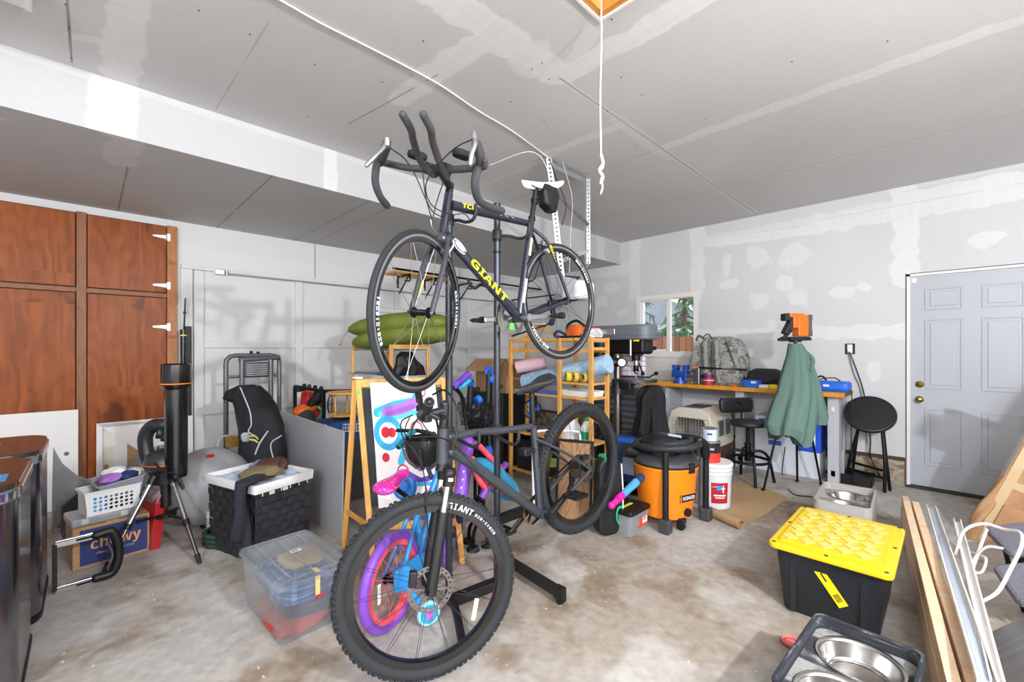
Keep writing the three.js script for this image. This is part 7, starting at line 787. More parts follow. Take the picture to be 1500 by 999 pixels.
{ // bench clutter
  const r = onBench(1020, 5.17), q = onBench(1093, 5.17), c = thing('quick_clamp', 'long black bar with orange tips lying along the workbench', 'clamp', [5.17, BY, (r.z + q.z) / 2]); wpart(c, 'bar', rod(V(5.17, BY + 0.2, r.z), V(5.19, BY + 0.19, q.z), 0.013), M.black); wpart(c, 'tip', [rod(V(5.17, BY + 0.2, r.z - 0.03), V(5.17, BY + 0.2, r.z + 0.03), 0.017)], M.orange); wpart(c, 'lower_bar', rod(V(5.17, BY + 0.14, r.z - 0.02), V(5.2, BY + 0.02, q.z - 0.35), 0.015), M.black); wpart(c, 'head', [rbox(0.05, 0.2, 0.05, 0.01, 5.17, BY + 0.1, r.z + 0.02), rod(V(5.17, BY + 0.15, r.z - 0.1), V(5.17, BY + 0.18, r.z), 0.015)], M.steel);
  const bl = onBench(1102, 5.2); const tr = thing('battery_charger', 'blue tool tray with white label beside the black camera bag', 'tray', bl); part(tr, 'tray', tub(0.13, 0.17, 0.08, 0.008, 0.012, 0.005), M.blue); part(tr, 'label', rbox(0.002, 0.02, 0.05, 0.0005, -0.066, 0.06, 0.03), M.white); part(tr, 'contents', rbox(0.1, 0.05, 0.13, 0.01, 0, 0.03, 0), M.dark);
  const cb = onBench(1122, 5.42); const bg = thing('camera_bag', 'black padded camera bag lying on the workbench', 'bag', cb); part(bg, 'body', loft([[0, 0, 0, 0.12, 0.19], [0, 0.08, 0, 0.14, 0.21], [0, 0.16, 0, 0.12, 0.18], [0, 0.2, 0, 0.05, 0.1]], (a, s) => 0.05 * Math.sin(a * 5 + s * 3), 44, 18, 0.7), mat(0x18181b, 0.7)); part(bg, 'strap', tube([V(-0.1, 0.14, -0.2), V(-0.15, 0.08, -0.16), V(-0.16, 0.05, 0), V(-0.13, 0.12, 0.16)], 0.012, 24, 8), M.black);
  const small = [[1076, 5.16, 'orange plastic clip at the front of the workbench', M.orangeDark, 0.035, 0.025, 0.05], [1120, 5.19, 'white sachet pack on the bench by the blue tray', M.white, 0.05, 0.035, 0.12], [1132, 5.17, 'yellow tape measure on the workbench edge', M.yellow, 0.06, 0.045, 0.07], [1196, 5.22, 'yellow and red level lying on the bench end', mat(0xc98a28, 0.5), 0.05, 0.03, 0.16]];
  small.forEach(([px, x, lab, m, w, h, d], i) => { const o = onBench(px, x), g = thing(['plastic_clip', 'sachet_pack', 'tape_measure', 'spirit_level'][i], lab, ['clip', 'packet', 'tape measure', 'level'][i], o, 0.3 * i); part(g, 'body', rbox(w, h, d, 0.01, 0, h / 2, 0), m); part(g, 'detail', rbox(w * 0.5, h * 0.3, d * 0.5, 0.004, 0, h, 0), i === 1 ? M.lightGrey : M.black); });
  const bb = onBench(1222, 5.3), o = thing('power_tool_box', 'bright blue plastic battery box on the end of the workbench', 'box', bb); part(o, 'box', loft([[0, 0, 0, 0.08, 0.12], [0, 0.03, 0, 0.1, 0.135], [0, 0.08, 0, 0.1, 0.135], [0, 0.1, 0, 0.08, 0.12]], () => 0, 36, 12, 0.35), mat(0x1e66d6, 0.4)); part(o, 'label', rbox(0.002, 0.02, 0.05, 0.0005, -0.1, 0.06, -0.05), M.white); part(o, 'lead', tube([V(0, 0.1, 0.05), V(0.02, 0.13, 0), V(0, 0.12, -0.1), V(-0.02, 0.09, -0.14)], 0.006, 20, 6), M.black);
  const ck = onBench(1203, 5.4), k = thing('headphones', 'black headphones behind the green jacket on the bench', 'headphones', ck, 0.8); part(k, 'band', torus(0.08, 0.009, 28, 8, Math.PI).translate(0, 0.06, 0), M.black); for (const s of [-1, 1]) part(k, 'ear_cup', cyl(0.04, 0.03).rotateZ(1.57).translate(s * 0.08, 0.045, 0), M.black);
}
{ // dog crate
  const x0 = 4.62, x1 = 5.18, z0 = -2.21, z1 = -1.71, t = thing('dog_crate', 'beige and brown plastic dog crate with a wire door', 'pet crate', [4.9, 0, -1.96]), cr = mat(0xd3cbb8, 0.5), br = mat(0x5a2f26, 0.55), zc = (z0 + z1) / 2;
  const shell = (y0, y1, i0, i1, m, nm) => { const W = x1 - x0, Dp = z1 - z0, g = tub(W, Dp, y1 - y0, 0.02, 0.06, 0.008, false); return g; };
  wpart(t, 'lower_shell', [tub(x1 - x0, z1 - z0, 0.3, 0.02, 0.06, 0.008).translate((x0 + x1) / 2, 0.0, zc)], br); wpart(t, 'rim', (() => { const s = rrect(x1 - x0 + 0.02, z1 - z0 + 0.02, 0.06); s.holes.push(rrect(x1 - x0 - 0.02, z1 - z0 - 0.02, 0.05, 0, 0, THREE.Path)); return ext(s, 0.025, 0.006).rotateX(-Math.PI / 2).translate((x0 + x1) / 2, 0.29, zc); })(), cr);
  // upper shell: sloping hood, with an arched doorway in front and a side vent
  const prof = [[-0.25, 0], [-0.245, 0.2], [-0.2, 0.33], [-0.12, 0.375], [0.12, 0.375], [0.2, 0.33], [0.245, 0.2], [0.25, 0]];
  const s = poly(prof); const hole = new THREE.Path([[-0.19, 0], [-0.19, 0.17], [-0.14, 0.28], [0.14, 0.28], [0.19, 0.17], [0.19, 0]].map(p => new THREE.Vector2(p[0], p[1] + 0.004))); const fs = poly(prof); fs.holes.push(hole);
  const roof = []; for (let i = 0; i < prof.length - 1; i++) { const a = prof[i], b = prof[i + 1]; roof.push(beam(V(a[0], a[1], 0.28), V(b[0], b[1], 0.28), 0.56, 0.012, V(b[1] - a[1], -(b[0] - a[0]), 0).negate())); }
  const place = g => g.rotateY(-Math.PI / 2).translate(x1, 0.31, zc);
  wpart(t, 'upper_shell', [...roof.map(g => g.translate(0, 0, 0)), ext(s, 0.01).translate(0, 0, 0.0), ext(fs, 0.03, 0.006).translate(0, 0, 0.535)].map(place), cr); wpart(t, 'top_panel', span(4.72, 4.98, 0.686, 0.7, zc - 0.1, zc + 0.1, 0.004), br); wpart(t, 'blue_sticker', span(4.66, 4.7, 0.687, 0.696, zc - 0.13, zc + 0.1, 0.002), mat(0x2d6bb8, 0.5)); for (const x of [4.75, 4.95]) wpart(t, 'side_vent', span(x, x + 0.12, 0.4, 0.57, z1 - 0.002, z1 + 0.01, 0.01), mat(0x4b5560, 0.4)); wpart(t, 'interior', span(4.72, 5.1, 0.02, 0.3, z0 + 0.05, z1 - 0.05), mat(0x2a2320, 0.8));
  const ws = []; for (let i = 0; i <= 12; i++) { const z = zc - 0.19 + i * 0.0317; ws.push(rod(V(x0 - 0.01, 0.12, z), V(x0 - 0.01, 0.585, z), 0.0022, 0.0022, 5)); } for (let i = 0; i <= 11; i++) { const y = 0.12 + i * 0.042; ws.push(rod(V(x0 - 0.012, y, zc - 0.19), V(x0 - 0.012, y, zc + 0.19), 0.0022, 0.0022, 5)); } const d = wpart(t, 'wire_door', ws, M.galv); d.userData.kind = 'stuff';
}
{ // shop vacuum
  const c = V(3.2, 0, -1.55), t = thing('shop_vacuum', 'orange shop vacuum with a coiled black hose on top', 'vacuum', c), og = mat(0xee8414, 0.38), dk = mat(0x3a3b3f, 0.55), view = V(-CS, 0, SN);
  part(t, 'drum', lathe([[0.0001, 0.07], [0.185, 0.07], [0.195, 0.08], [0.215, 0.27], [0.219, 0.275], [0.217, 0.285], [0.23, 0.43], [0.24, 0.435], [0.24, 0.455], [0.0001, 0.455]], 48), og); part(t, 'lid', lathe([[0.0001, 0.455], [0.243, 0.455], [0.245, 0.475], [0.225, 0.505], [0.17, 0.525], [0.0001, 0.525]], 48), dk); part(t, 'motor_head', lathe([[0.135, 0.52], [0.14, 0.58], [0.12, 0.64], [0.07, 0.67], [0.0001, 0.678]], 40).translate(-0.02, 0, -0.03), M.black); part(t, 'vent_stripes', [-0.03, 0, 0.03].map(x => rbox(0.014, 0.008, 0.1, 0.004, x, 0.668, 0).rotateX(0.12).rotateY(0.5).translate(-0.03, 0.002, 0.0)), mat(0x9fb6c4, 0.3));
  const hose = []; for (let i = 0; i <= 150; i++) { const a = i / 150 * 6.2832 * 2.1 + 0.6, r = 0.2 + 0.045 * Math.sin(a * 0.5); hose.push(V(0.04 + r * Math.cos(a), 0.585 + 0.03 * (i / 150) + 0.02 * Math.sin(a), r * Math.sin(a))); } const corr = new THREE.CatmullRomCurve3(hose), gs = [new THREE.TubeGeometry(corr, 220, 0.028, 10)]; const hm = mat(0x232326, 0.55, 0, { bumpMap: (() => { const b = tex(256, 4, (u) => { const k = 127 + 127 * Math.sin(u * 6.2832 * 130); return [k, k, k]; }, false); return b; })(), bumpScale: 0.006 }); part(t, 'hose', gs, hm, 'ribbed black hose'); part(t, 'hose_cuff', [tube([hose[150], hose[150].clone().add(V(0.05, -0.04, 0.02)), hose[150].clone().add(V(0.07, -0.12, 0.02))], 0.034, 12, 12), rod(hose[0], hose[0].clone().add(V(0, -0.09, 0)), 0.034, 0.034, 14)], M.black);
  const wand = (px, py, y0, y1) => { const p = PYp(px, py, 0); p.sub(c); const o = part(t, 'wand', [rod(V(p.x, 0.1, p.z), V(p.x, y1, p.z), 0.022, 0.022, 16)], M.black); part(o, 'floor_nozzle', rbox(0.075, 0.1, 0.08, 0.015, p.x, 0.05, p.z), dk); }; wand(975, 781, 0, 0.585); wand(1034, 762, 0, 0.6);
  const dir = V(-0.27, 0, 0.96).normalize(), tx = UPV.clone().cross(dir).normalize(), lab = canvasTex(256, 96, (x, W, H) => { x.fillStyle = '#f0851c'; x.fillRect(0, 0, W, H); x.fillStyle = '#151515'; x.fillRect(6, 6, W - 12, H - 12); x.fillStyle = '#f2f2f2'; x.font = 'bold 58px sans-serif'; x.fillText('RIDGID', 24, 69); }); part(t, 'brand_label', rbox(0.16, 0.06, 0.006, 0.002).applyMatrix4(basis(tx, UPV, dir)).translate(dir.x * 0.216, 0.24, dir.z * 0.216), mat(0xffffff, 0.4, 0, { map: lab }), 'black label with white lettering'); part(t, 'drain_cap', cyl(0.03, 0.04).rotateX(1.57).rotateY(Math.atan2(dir.x, dir.z)).translate(dir.x * 0.2, 0.13, dir.z * 0.2), M.black); part(t, 'latch', rbox(0.05, 0.07, 0.03, 0.008).applyMatrix4(basis(tx, UPV, dir)).translate(dir.x * 0.24, 0.46, dir.z * 0.24), M.black);
  for (let i = 0; i < 4; i++) { const a = i * 1.5708 + 0.5, x = Math.cos(a) * 0.19, z = Math.sin(a) * 0.19; part(t, 'caster', [cyl(0.03, 0.03).rotateZ(1.57).translate(x, 0.03, z), rbox(0.06, 0.04, 0.06, 0.012, x, 0.07, z)], M.black); } part(t, 'inlet', [rod(V(-0.1, 0.5, -0.14), V(-0.2, 0.54, -0.2), 0.045, 0.04, 18), rod(V(-0.2, 0.54, -0.2), V(-0.23, 0.55, -0.22), 0.05, 0.05, 18)], M.black);
}
{ // clear bin with black lid by the vacuum
  const t = thing('clear_bin', 'small clear bin with black lid and yellow strip', 'bin', [2.845, 0, -1.665]), pl = mat(0xdfe3e6, 0.3, 0, { transmission: 0.75, thickness: 0 }); part(t, 'tub', tub(0.27, 0.2, 0.15, 0.015, 0.02, 0.003), pl); part(t, 'lid', lidShape(0.29, 0.22, 0.03, 0.025, 0.15), M.black); part(t, 'yellow_strip', rbox(0.14, 0.003, 0.025, 0.001, -0.02, 0.1815, 0.0).rotateY(0.0), M.yellow); part(t, 'contents', rbox(0.22, 0.1, 0.15, 0.02, 0, 0.055, 0), mat(0x5a5c60, 0.7)); part(t, 'label', rbox(0.13, 0.085, 0.003, 0.001, 0.05, 0.08, 0.094), mat(0xffffff, 0.5, 0, { map: canvasTex(128, 96, (x) => { x.fillStyle = '#d24a32'; x.fillRect(0, 0, 128, 96); x.fillStyle = '#eee'; x.fillRect(52, 16, 66, 56); x.fillStyle = '#444'; x.fillRect(58, 24, 40, 8); x.fillRect(58, 40, 50, 6); x.fillStyle = '#5a2418'; x.fillRect(0, 0, 128, 10); }) }), 'red and white label');
}
{ // buckets
  const c = PYp(1056, 748, 0).add(V(0.1, 0, -0.1)), t = thing('plastic_bucket', 'tall white five gallon bucket with red and blue label', 'bucket', [c.x, 0, c.z]), dir = V(-c.x, 0, -c.z).normalize(), wp = mat(0xdadfe4, 0.4); part(t, 'pail', lathe([[0.0001, 0], [0.128, 0], [0.133, 0.01], [0.143, 0.28], [0.149, 0.285], [0.149, 0.293], [0.144, 0.296], [0.145, 0.312], [0.151, 0.315], [0.151, 0.323], [0.146, 0.326], [0.147, 0.355], [0.0001, 0.355]], 44), wp); part(t, 'lid', lathe([[0.152, 0.345], [0.155, 0.352], [0.155, 0.372], [0.148, 0.378], [0.13, 0.374], [0.0001, 0.374]], 44), M.whitePlastic); 
  const lab = canvasTex(256, 160, (x, W, H) => { x.fillStyle = '#e8eaec'; x.fillRect(0, 0, W, H); x.fillStyle = '#b3202c'; x.fillRect(120, 0, 136, H); x.fillStyle = '#2f8fd0'; x.fillRect(160, 22, 40, 36); x.fillStyle = '#f4f4f4'; x.fillRect(208, 18, 10, 60); x.fillRect(196, 40, 34, 8); x.font = 'bold 20px sans-serif'; x.fillRect(140, 92, 96, 12); x.fillRect(150, 112, 76, 8); x.fillStyle = '#999'; x.fillRect(16, 20, 80, 5); x.fillRect(16, 32, 60, 5); }); const a0 = Math.atan2(dir.x, dir.z); const lg = new THREE.CylinderGeometry(0.1425, 0.1365, 0.17, 32, 1, true, a0 - 1.0, 1.9).translate(0, 0.14, 0); part(t, 'label', lg, mat(0xffffff, 0.45, 0, { map: lab, side: THREE.DoubleSide }), 'white and red paper label'); part(t, 'bail', tube([-1, -0.6, 0, 0.6, 1].map(k => V(dir.z * k * 0.155 + dir.x * 0.06 * (1 - k * k) * 2.4, 0.31 - 0.12 * (1 - k * k), -dir.x * k * 0.155 + dir.z * 0.06 * (1 - k * k) * 2.4)), 0.0025, 24, 5), M.steel);
  const b = thing('paint_can', 'black paint can with red base standing on the white bucket', 'paint can', [c.x - 0.02, 0.375, c.z - 0.02]); part(b, 'can', cyl(0.083, 0.17, 0, 0.085, 0, 0.083, 32), mat(0x1c1c20, 0.4)); part(b, 'red_band', lathe([[0.0838, 0.0], [0.0842, 0.08]], 32), mat(0xd0352a, 0.45)); part(b, 'lid', lathe([[0.0001, 0.172], [0.07, 0.172], [0.076, 0.166], [0.083, 0.174], [0.087, 0.168], [0.083, 0.16]], 32), M.steel); part(b, 'lettering', rbox(0.07, 0.016, 0.003, 0.001).applyMatrix4(basis(UPV.clone().cross(dir).normalize(), UPV, dir)).translate(dir.x * 0.084, 0.115, dir.z * 0.084), M.lightGrey);
  const s = thing('paint_can', 'small white paint can stacked on the black can', 'paint can', [c.x - 0.02, 0.551, c.z - 0.02]); part(s, 'can', cyl(0.06, 0.1, 0, 0.05, 0, 0.06, 28), mat(0xc9d4de, 0.35)); part(s, 'lid', lathe([[0.0001, 0.102], [0.048, 0.102], [0.054, 0.097], [0.06, 0.104], [0.063, 0.098]], 28), M.steel); part(s, 'dark_mark', rbox(0.04, 0.014, 0.003, 0.001).applyMatrix4(basis(UPV.clone().cross(dir).normalize(), UPV, dir)).translate(dir.x * 0.061, 0.06, dir.z * 0.061), M.navy);
  const nz = D(1027, 640, 3.5); wsolo('crevice_nozzle', 'grey crevice nozzle sticking up behind the vacuum hose', 'nozzle', [rod(nz.clone().setY(0.02), nz.clone().add(V(0, 0.03, 0)), 0.022, 0.012, 12)], M.darkGrey);
}
{ // brown masking paper
  const kraft = mat(0xa98a64, 0.8, 0, { side: THREE.DoubleSide }), A = PYp(1086, 770, 0.03), B = PYp(1030, 745, 0.03), E1 = PYp(1157, 730, 0.002), E2 = PYp(1078, 702, 0.002), t = thing('masking_paper', 'roll of brown masking paper partly unrolled on the floor', 'paper roll', [A.x, 0, A.z]); const d = B.clone().sub(A).normalize();
  wpart(t, 'paper_roll', [new THREE.CylinderGeometry(0.035, 0.035, A.distanceTo(B), 28, 1, true), new THREE.CylinderGeometry(0.03, 0.03, A.distanceTo(B), 28, 1, true), lathe([[0.03, A.distanceTo(B) / 2], [0.035, A.distanceTo(B) / 2]], 28), lathe([[0.03, -A.distanceTo(B) / 2], [0.035, -A.distanceTo(B) / 2]], 28)].map(g => aim(g, A.clone().setY(0.036), B.clone().setY(0.036))), kraft); const g = grid(24, 14, (u, v) => { const p = A.clone().lerp(B, v), q = E1.clone().lerp(E2, v), r = p.lerp(q, u); r.y = 0.004 + 0.012 * Math.pow(u, 4) * (0.5 + 0.5 * Math.sin(v * 6)) + 0.004 * Math.sin(u * 11 + v * 5); return r; }); wpart(t, 'paper_sheet', g, kraft);
}
{ // shop stool with back
  const c = V(4.72, 0, -1.42), t = thing('shop_stool', 'black swivel shop stool with a low padded back', 'stool', c, -0.6), S = 0.56; part(t, 'seat', lathe([[0.0001, 0], [0.15, 0], [0.17, 0.012], [0.172, 0.035], [0.15, 0.052], [0.0001, 0.055]], 40).translate(0, S, 0), mat(0x1b1b1d, 0.45)); part(t, 'backrest', loft([[0, S + 0.11, -0.17, 0.17, 0.025], [0, S + 0.15, -0.17, 0.19, 0.03], [0, S + 0.23, -0.175, 0.19, 0.03], [0, S + 0.26, -0.175, 0.17, 0.022]], () => 0, 36, 10, 0.5), M.black); part(t, 'back_bracket', [tube([V(-0.05, S + 0.18, -0.15), V(-0.05, S + 0.02, -0.15), V(-0.05, S, -0.05)], 0.009, 14, 8), tube([V(0.05, S + 0.18, -0.15), V(0.05, S + 0.02, -0.15), V(0.05, S, -0.05)], 0.009, 14, 8), tube([V(-0.05, S + 0.18, -0.14), V(0, S + 0.225, -0.14), V(0.05, S + 0.18, -0.14)], 0.009, 14, 8)], M.blackMetal); part(t, 'screw_post', [cyl(0.018, 0.3, 0, S - 0.14, 0), cyl(0.03, 0.18, 0, S - 0.26, 0)], M.blackMetal); part(t, 'foot_ring', torus(0.19, 0.014, 40, 8).rotateX(Math.PI / 2).translate(0, 0.22, 0), M.blackMetal);
  for (let i = 0; i < 4; i++) { const a = i * 1.5708 + 0.4, x = Math.cos(a), z = Math.sin(a); part(t, 'leg', tube([V(x * 0.03, 0.3, z * 0.03), V(x * 0.12, 0.31, z * 0.12), V(x * 0.19, 0.24, z * 0.19), V(x * 0.24, 0.013, z * 0.24)], 0.014, 24, 8), M.blackMetal); }
}
{ // tripod with orange laser tool and green jacket
  const c = V(4.75, 0, -1.02), feet = [PYp(1118, 720, 0), PYp(1203, 711, 0), PYp(1168, 706, 0)], hd = V(c.x, 1.3, c.z), t = thing('camera_tripod', 'black tripod under the green jacket in front of the bench', 'tripod', c); for (const f of feet) { const l = wpart(t, 'leg', rod(hd.clone().lerp(f, 0.55), hd, 0.014, 0.016), M.black); wpart(l, 'lower_leg', [rod(f, hd.clone().lerp(f, 0.55), 0.01, 0.011), ball(0.016, f.x, f.y + 0.016, f.z)], M.blackMetal); wpart(l, 'leg_lock', rod(hd.clone().lerp(f, 0.6), hd.clone().lerp(f, 0.53), 0.018, 0.018), M.black); } wpart(t, 'centre_post', [rod(V(c.x, 0.9, c.z), V(c.x, 1.4, c.z), 0.016), cyl(0.035, 0.06, c.x, 1.3, c.z), cyl(0.05, 0.015, c.x, 1.4, c.z)], M.black);
  const o = thing('laser_tool', 'orange and black motorised tool mounted on top of the tripod', 'power tool', [c.x, 1.408, c.z], -0.75); part(o, 'base_plate', [rbox(0.2, 0.025, 0.12, 0.01, 0.02, 0.012, 0), rbox(0.26, 0.012, 0.05, 0.004, 0.0, 0.03, 0)], M.dark); part(o, 'orange_body', [rbox(0.1, 0.2, 0.1, 0.012, 0.05, 0.14, 0), rbox(0.14, 0.04, 0.09, 0.012, -0.01, 0.235, 0).rotateZ(0), rbox(0.05, 0.13, 0.09, 0.01, -0.02, 0.18, 0).rotateZ(0.0)], mat(0xee6f16, 0.4)); part(o, 'end_grip', [rbox(0.03, 0.2, 0.11, 0.006, 0.11, 0.14, 0), rbox(0.034, 0.05, 0.115, 0.006, 0.11, 0.215, 0), rbox(0.034, 0.05, 0.115, 0.006, 0.11, 0.065, 0)], M.darkGrey); part(o, 'motor_arm', [beam(V(-0.02, 0.22, 0), V(-0.1, 0.06, 0), 0.07, 0.05, UPV, 0.01), rbox(0.06, 0.07, 0.08, 0.012, -0.09, 0.22, 0)], M.dark); part(o, 'clamp_arm', [rod(V(-0.13, 0.0, 0), V(-0.04, 0.1, 0), 0.016), rbox(0.12, 0.03, 0.05, 0.01, -0.1, 0.01, 0)], M.black);
  const top = 1.375, sg = mat(0x5f7a70, 0.9); const jk = thing('green_jacket', 'sage green jacket draped over the tripod', 'jacket', [c.x, 0.52, c.z]); const R = (y, dx, rx, rz, dz = 0) => [dx * SN * 0.5, y, dx * CS * 0.5 + dz, rx, rz]; part(jk, 'body', warp(loft([[-0.06, 0.0, -0.0, 0.17, 0.17], [-0.05, 0.08, 0.0, 0.2, 0.19], [-0.03, 0.3, 0.01, 0.19, 0.18], [-0.01, 0.55, 0.02, 0.15, 0.14], [0, 0.75, 0.02, 0.1, 0.09], [0, 0.86, 0.0, 0.055, 0.055]], (a, s) => (0.07 * Math.sin(a * 5 + s * 3) + 0.045 * Math.sin(a * 9 - s * 2) + 0.02 * Math.sin(a * 15)) * (1.3 - s * 0.8), 90, 50), v => { const k = Math.max(0, 1 - v.y / 0.4), a = Math.atan2(v.z, v.x); v.y += k * (0.05 * Math.sin(a * 2 + 0.6) + 0.03 * Math.sin(a * 5)); v.x -= k * 0.05; v.z -= k * 0.04; }), sg); part(jk, 'sleeve', loft([[0.02, 0.12, 0.19, 0.05, 0.05], [0.02, 0.2, 0.19, 0.065, 0.06], [0.01, 0.45, 0.15, 0.06, 0.055], [0, 0.7, 0.09, 0.045, 0.04]], (a, s) => 0.08 * Math.sin(a * 4 + s * 9), 40, 30), sg); part(jk, 'collar', tube([V(-0.05, 0.62, 0.14), V(0.02, 0.72, 0.13), V(0.05, 0.8, 0.05)], 0.018, 14, 8), sg);
}
{ // white and blue carton under the bench
  const t = thing('tissue_carton', 'large white carton with bright blue wrapping under the bench', 'box', [5.42, 0, -1.22]); part(t, 'carton', rbox(0.3, 0.6, 0.6, 0.015, 0, 0.3, 0), mat(0xd9dde6, 0.45)); part(t, 'blue_band', rbox(0.304, 0.1, 0.24, 0.01, -0.001, 0.52, -0.14), mat(0x2450b8, 0.4)); part(t, 'blue_corner', rbox(0.304, 0.34, 0.22, 0.01, -0.001, 0.44, 0.2), mat(0x2152d0, 0.4)); part(t, 'print', rbox(0.306, 0.05, 0.12, 0.004, -0.001, 0.32, -0.1), mat(0x3a66c8, 0.4)); part(t, 'white_print', rbox(0.308, 0.16, 0.05, 0.004, -0.001, 0.42, 0.24), M.white);
  const b = solo('black_tray', 'flat black tray on the floor under the bench end', 'tray', tub(0.25, 0.3, 0.1, 0.01, 0.02, 0.006), M.black, [5.44, 0, -0.98 + 0.32]);
}
{ // folding stool standing on end
  const f1 = PYp(1240, 704, 0), f2 = PYp(1296, 722, 0), mid = f1.clone().lerp(f2, 0.5), sc = PXp(1274, 607, 5.36), t = thing('folding_stool', 'black round seated folding stool beside the side door', 'stool', [mid.x, 0, mid.z]), n = camera.position.clone().sub(sc).normalize().add(V(0, 0.62, 0)).normalize(), sx = UPV.clone().cross(n).normalize(), sy = n.clone().cross(sx);
  wpart(t, 'seat', lathe([[0.0001, 0.03], [0.17, 0.028], [0.182, 0.02], [0.19, 0.026], [0.198, 0.014], [0.2, -0.004], [0.19, -0.02], [0.0001, -0.022]], 48).applyMatrix4(basis(sx, n, sy.clone().negate())).translate(sc.x, sc.y, sc.z), mat(0x1b1b1d, 0.4)); const wf = f2.clone().sub(f1).normalize();
  for (const [a, s] of [[f1, -1], [f2, 1]]) { const k = sc.clone().addScaledVector(wf, s * 0.12).add(V(0.02, -0.13, 0)); wpart(t, 'leg', tube([a.clone().setY(0.014), a.clone().lerp(k, 0.5).addScaledVector(wf, s * 0.01), k.clone().add(V(0, -0.05, 0)), k], 0.014, 24, 8), M.blackMetal); const a2 = a.clone().add(V(0.09, 0, 0.03)); wpart(t, 'rear_leg', tube([a2.setY(0.014), a2.clone().lerp(k, 0.5), k.clone().add(V(0.04, 0, 0))], 0.013, 20, 8), M.blackMetal); }
  for (const y of [0.2, 0.13]) wpart(t, 'foot_bar', rod(f1.clone().lerp(sc, y * 0.9).setY(y), f2.clone().lerp(sc, y * 0.9).setY(y), 0.012), M.blackMetal);
}
{ // outlet and cords
  const o = PXp(1245, 511, RX), t = thing('wall_outlet', 'open wall outlet with two plugged cords', 'outlet', [RX, o.y, o.z]); wpart(t, 'outlet_box', span(RX - 0.004, RX, o.y - 0.055, o.y + 0.055, o.z - 0.042, o.z + 0.042, 0.002), M.dark); wpart(t, 'receptacle', span(RX - 0.012, RX - 0.002, o.y - 0.045, o.y + 0.045, o.z - 0.022, o.z + 0.022, 0.004), M.white); wpart(t, 'plug', rbox(0.03, 0.03, 0.03, 0.006, RX - 0.025, o.y - 0.02, o.z), M.white);
  wsolo('mains_lead', 'black power cord hanging from the outlet behind the stool', 'cord', tube([V(RX - 0.03, o.y - 0.03, o.z), PXp(1256, 545, RX - 0.02), PXp(1266, 578, RX - 0.02), PXp(1275, 640, RX - 0.02), PXp(1275, 668, RX - 0.02), PXp(1290, 690, RX - 0.015).setY(0.06)], 0.005, 40, 6), M.black); wsolo('mains_lead', 'thinner grey power cord hanging from the outlet', 'cord', tube([V(RX - 0.03, o.y - 0.03, o.z - 0.01), PXp(1250, 545, RX - 0.02), PXp(1262, 578, RX - 0.02), PXp(1270, 650, RX - 0.02)], 0.004, 30, 6), M.darkGrey);
  wsolo('mains_lead', 'black cord trailing on the floor from tripod to feeder', 'cord', tube([PXp(1236, 580, 5.09), D(1150, 655, 4.3), PYp(1146, 695, 0.006), PYp(1160, 722, 0.006), PYp(1190, 728, 0.006)].slice(1), 0.005, 40, 6), M.black); wsolo('mains_lead', 'black cord looping off the end of the bench', 'cord', tube([V(5.3, BY + 0.05, -0.76), V(5.27, BY + 0.03, -0.68), V(5.26, BY - 0.1, -0.66), V(5.28, 0.5, -0.67), V(5.3, 0.03, -0.66)], 0.005, 30, 6), M.black);
}
// pet feeders
function feeder(corner, turn, label, plastic, scuff) {
  const t = thing('pet_feeder', label, 'pet feeder', corner, turn, undefined), L = 0.56, W = 0.33, H = 0.25; let m = plastic;
  const r = rrect(W, L, 0.04), h = rrect(W - 0.03, L - 0.03, 0.03, 0, 0, THREE.Path); r.holes.push(h);
  part(t, 'tray_wall', tub(W, L, H - 0.0, -0.0, 0.045, 0.012, false), m); part(t, 'rim', ext(r, 0.012, 0.004).rotateX(-Math.PI / 2).translate(0, H - 0.006, 0), m);
  const deck = rrect(W - 0.02, L - 0.02, 0.03); for (const s of [-1, 1]) { const q = new THREE.Path(); q.absarc(0, s * 0.135, 0.12, 0, Math.PI * 2, true); deck.holes.push(q); } part(t, 'deck', ext(deck, 0.01, 0, 40).rotateX(-Math.PI / 2).translate(0, H - 0.055, 0), scuff || m, 'dusty recessed deck');
  for (const s of [-1, 1]) { const b = part(t, 'bowl', lathe([[0.0001, -0.07], [0.088, -0.07], [0.102, -0.058], [0.113, -0.008], [0.12, 0.0], [0.13, 0.002], [0.132, -0.002], [0.12, -0.006]], 56).translate(0, H - 0.04, s * 0.135), mat(0xc4c2be, 0.22, 1), 'round stainless steel bowl'); part(b, 'bowl_step', torus(0.09, 0.002, 48, 6).rotateX(Math.PI / 2).translate(0, H - 0.106, s * 0.135), M.chrome); }
  return t;
}
{
  const deckT = (a, b, k) => mat(0xffffff, 0.7, 0, { map: scaled(tex(256, 256, (u, v) => { const n = fbm(u * 7, v * 7, 4), q = fbm(u * 3 + 9, v * 3 + 4, 3); return mixc(a, b, sstep(0.42, 0.62, n * 0.5 + q * 0.5 + k)).map(x => x + (noise(u * 90, v * 90) - 0.5) * 24); }), 3) });
  feeder(V(4.0, 0, -0.54), Math.PI / 2 + 0.05, 'grey plastic pet feeder with two bowls behind the yellow tote', mat(0xa9a59f, 0.6), deckT([176, 172, 166], [150, 146, 141], 0)); feeder(V(1.845, 0, -0.235), Math.PI / 2 - 0.05, 'black dusty pet feeder with two bowls in front of the tote', deckT([36, 38, 44], [120, 124, 132], -0.12), deckT([52, 53, 56], [150, 147, 141], 0.0));
}
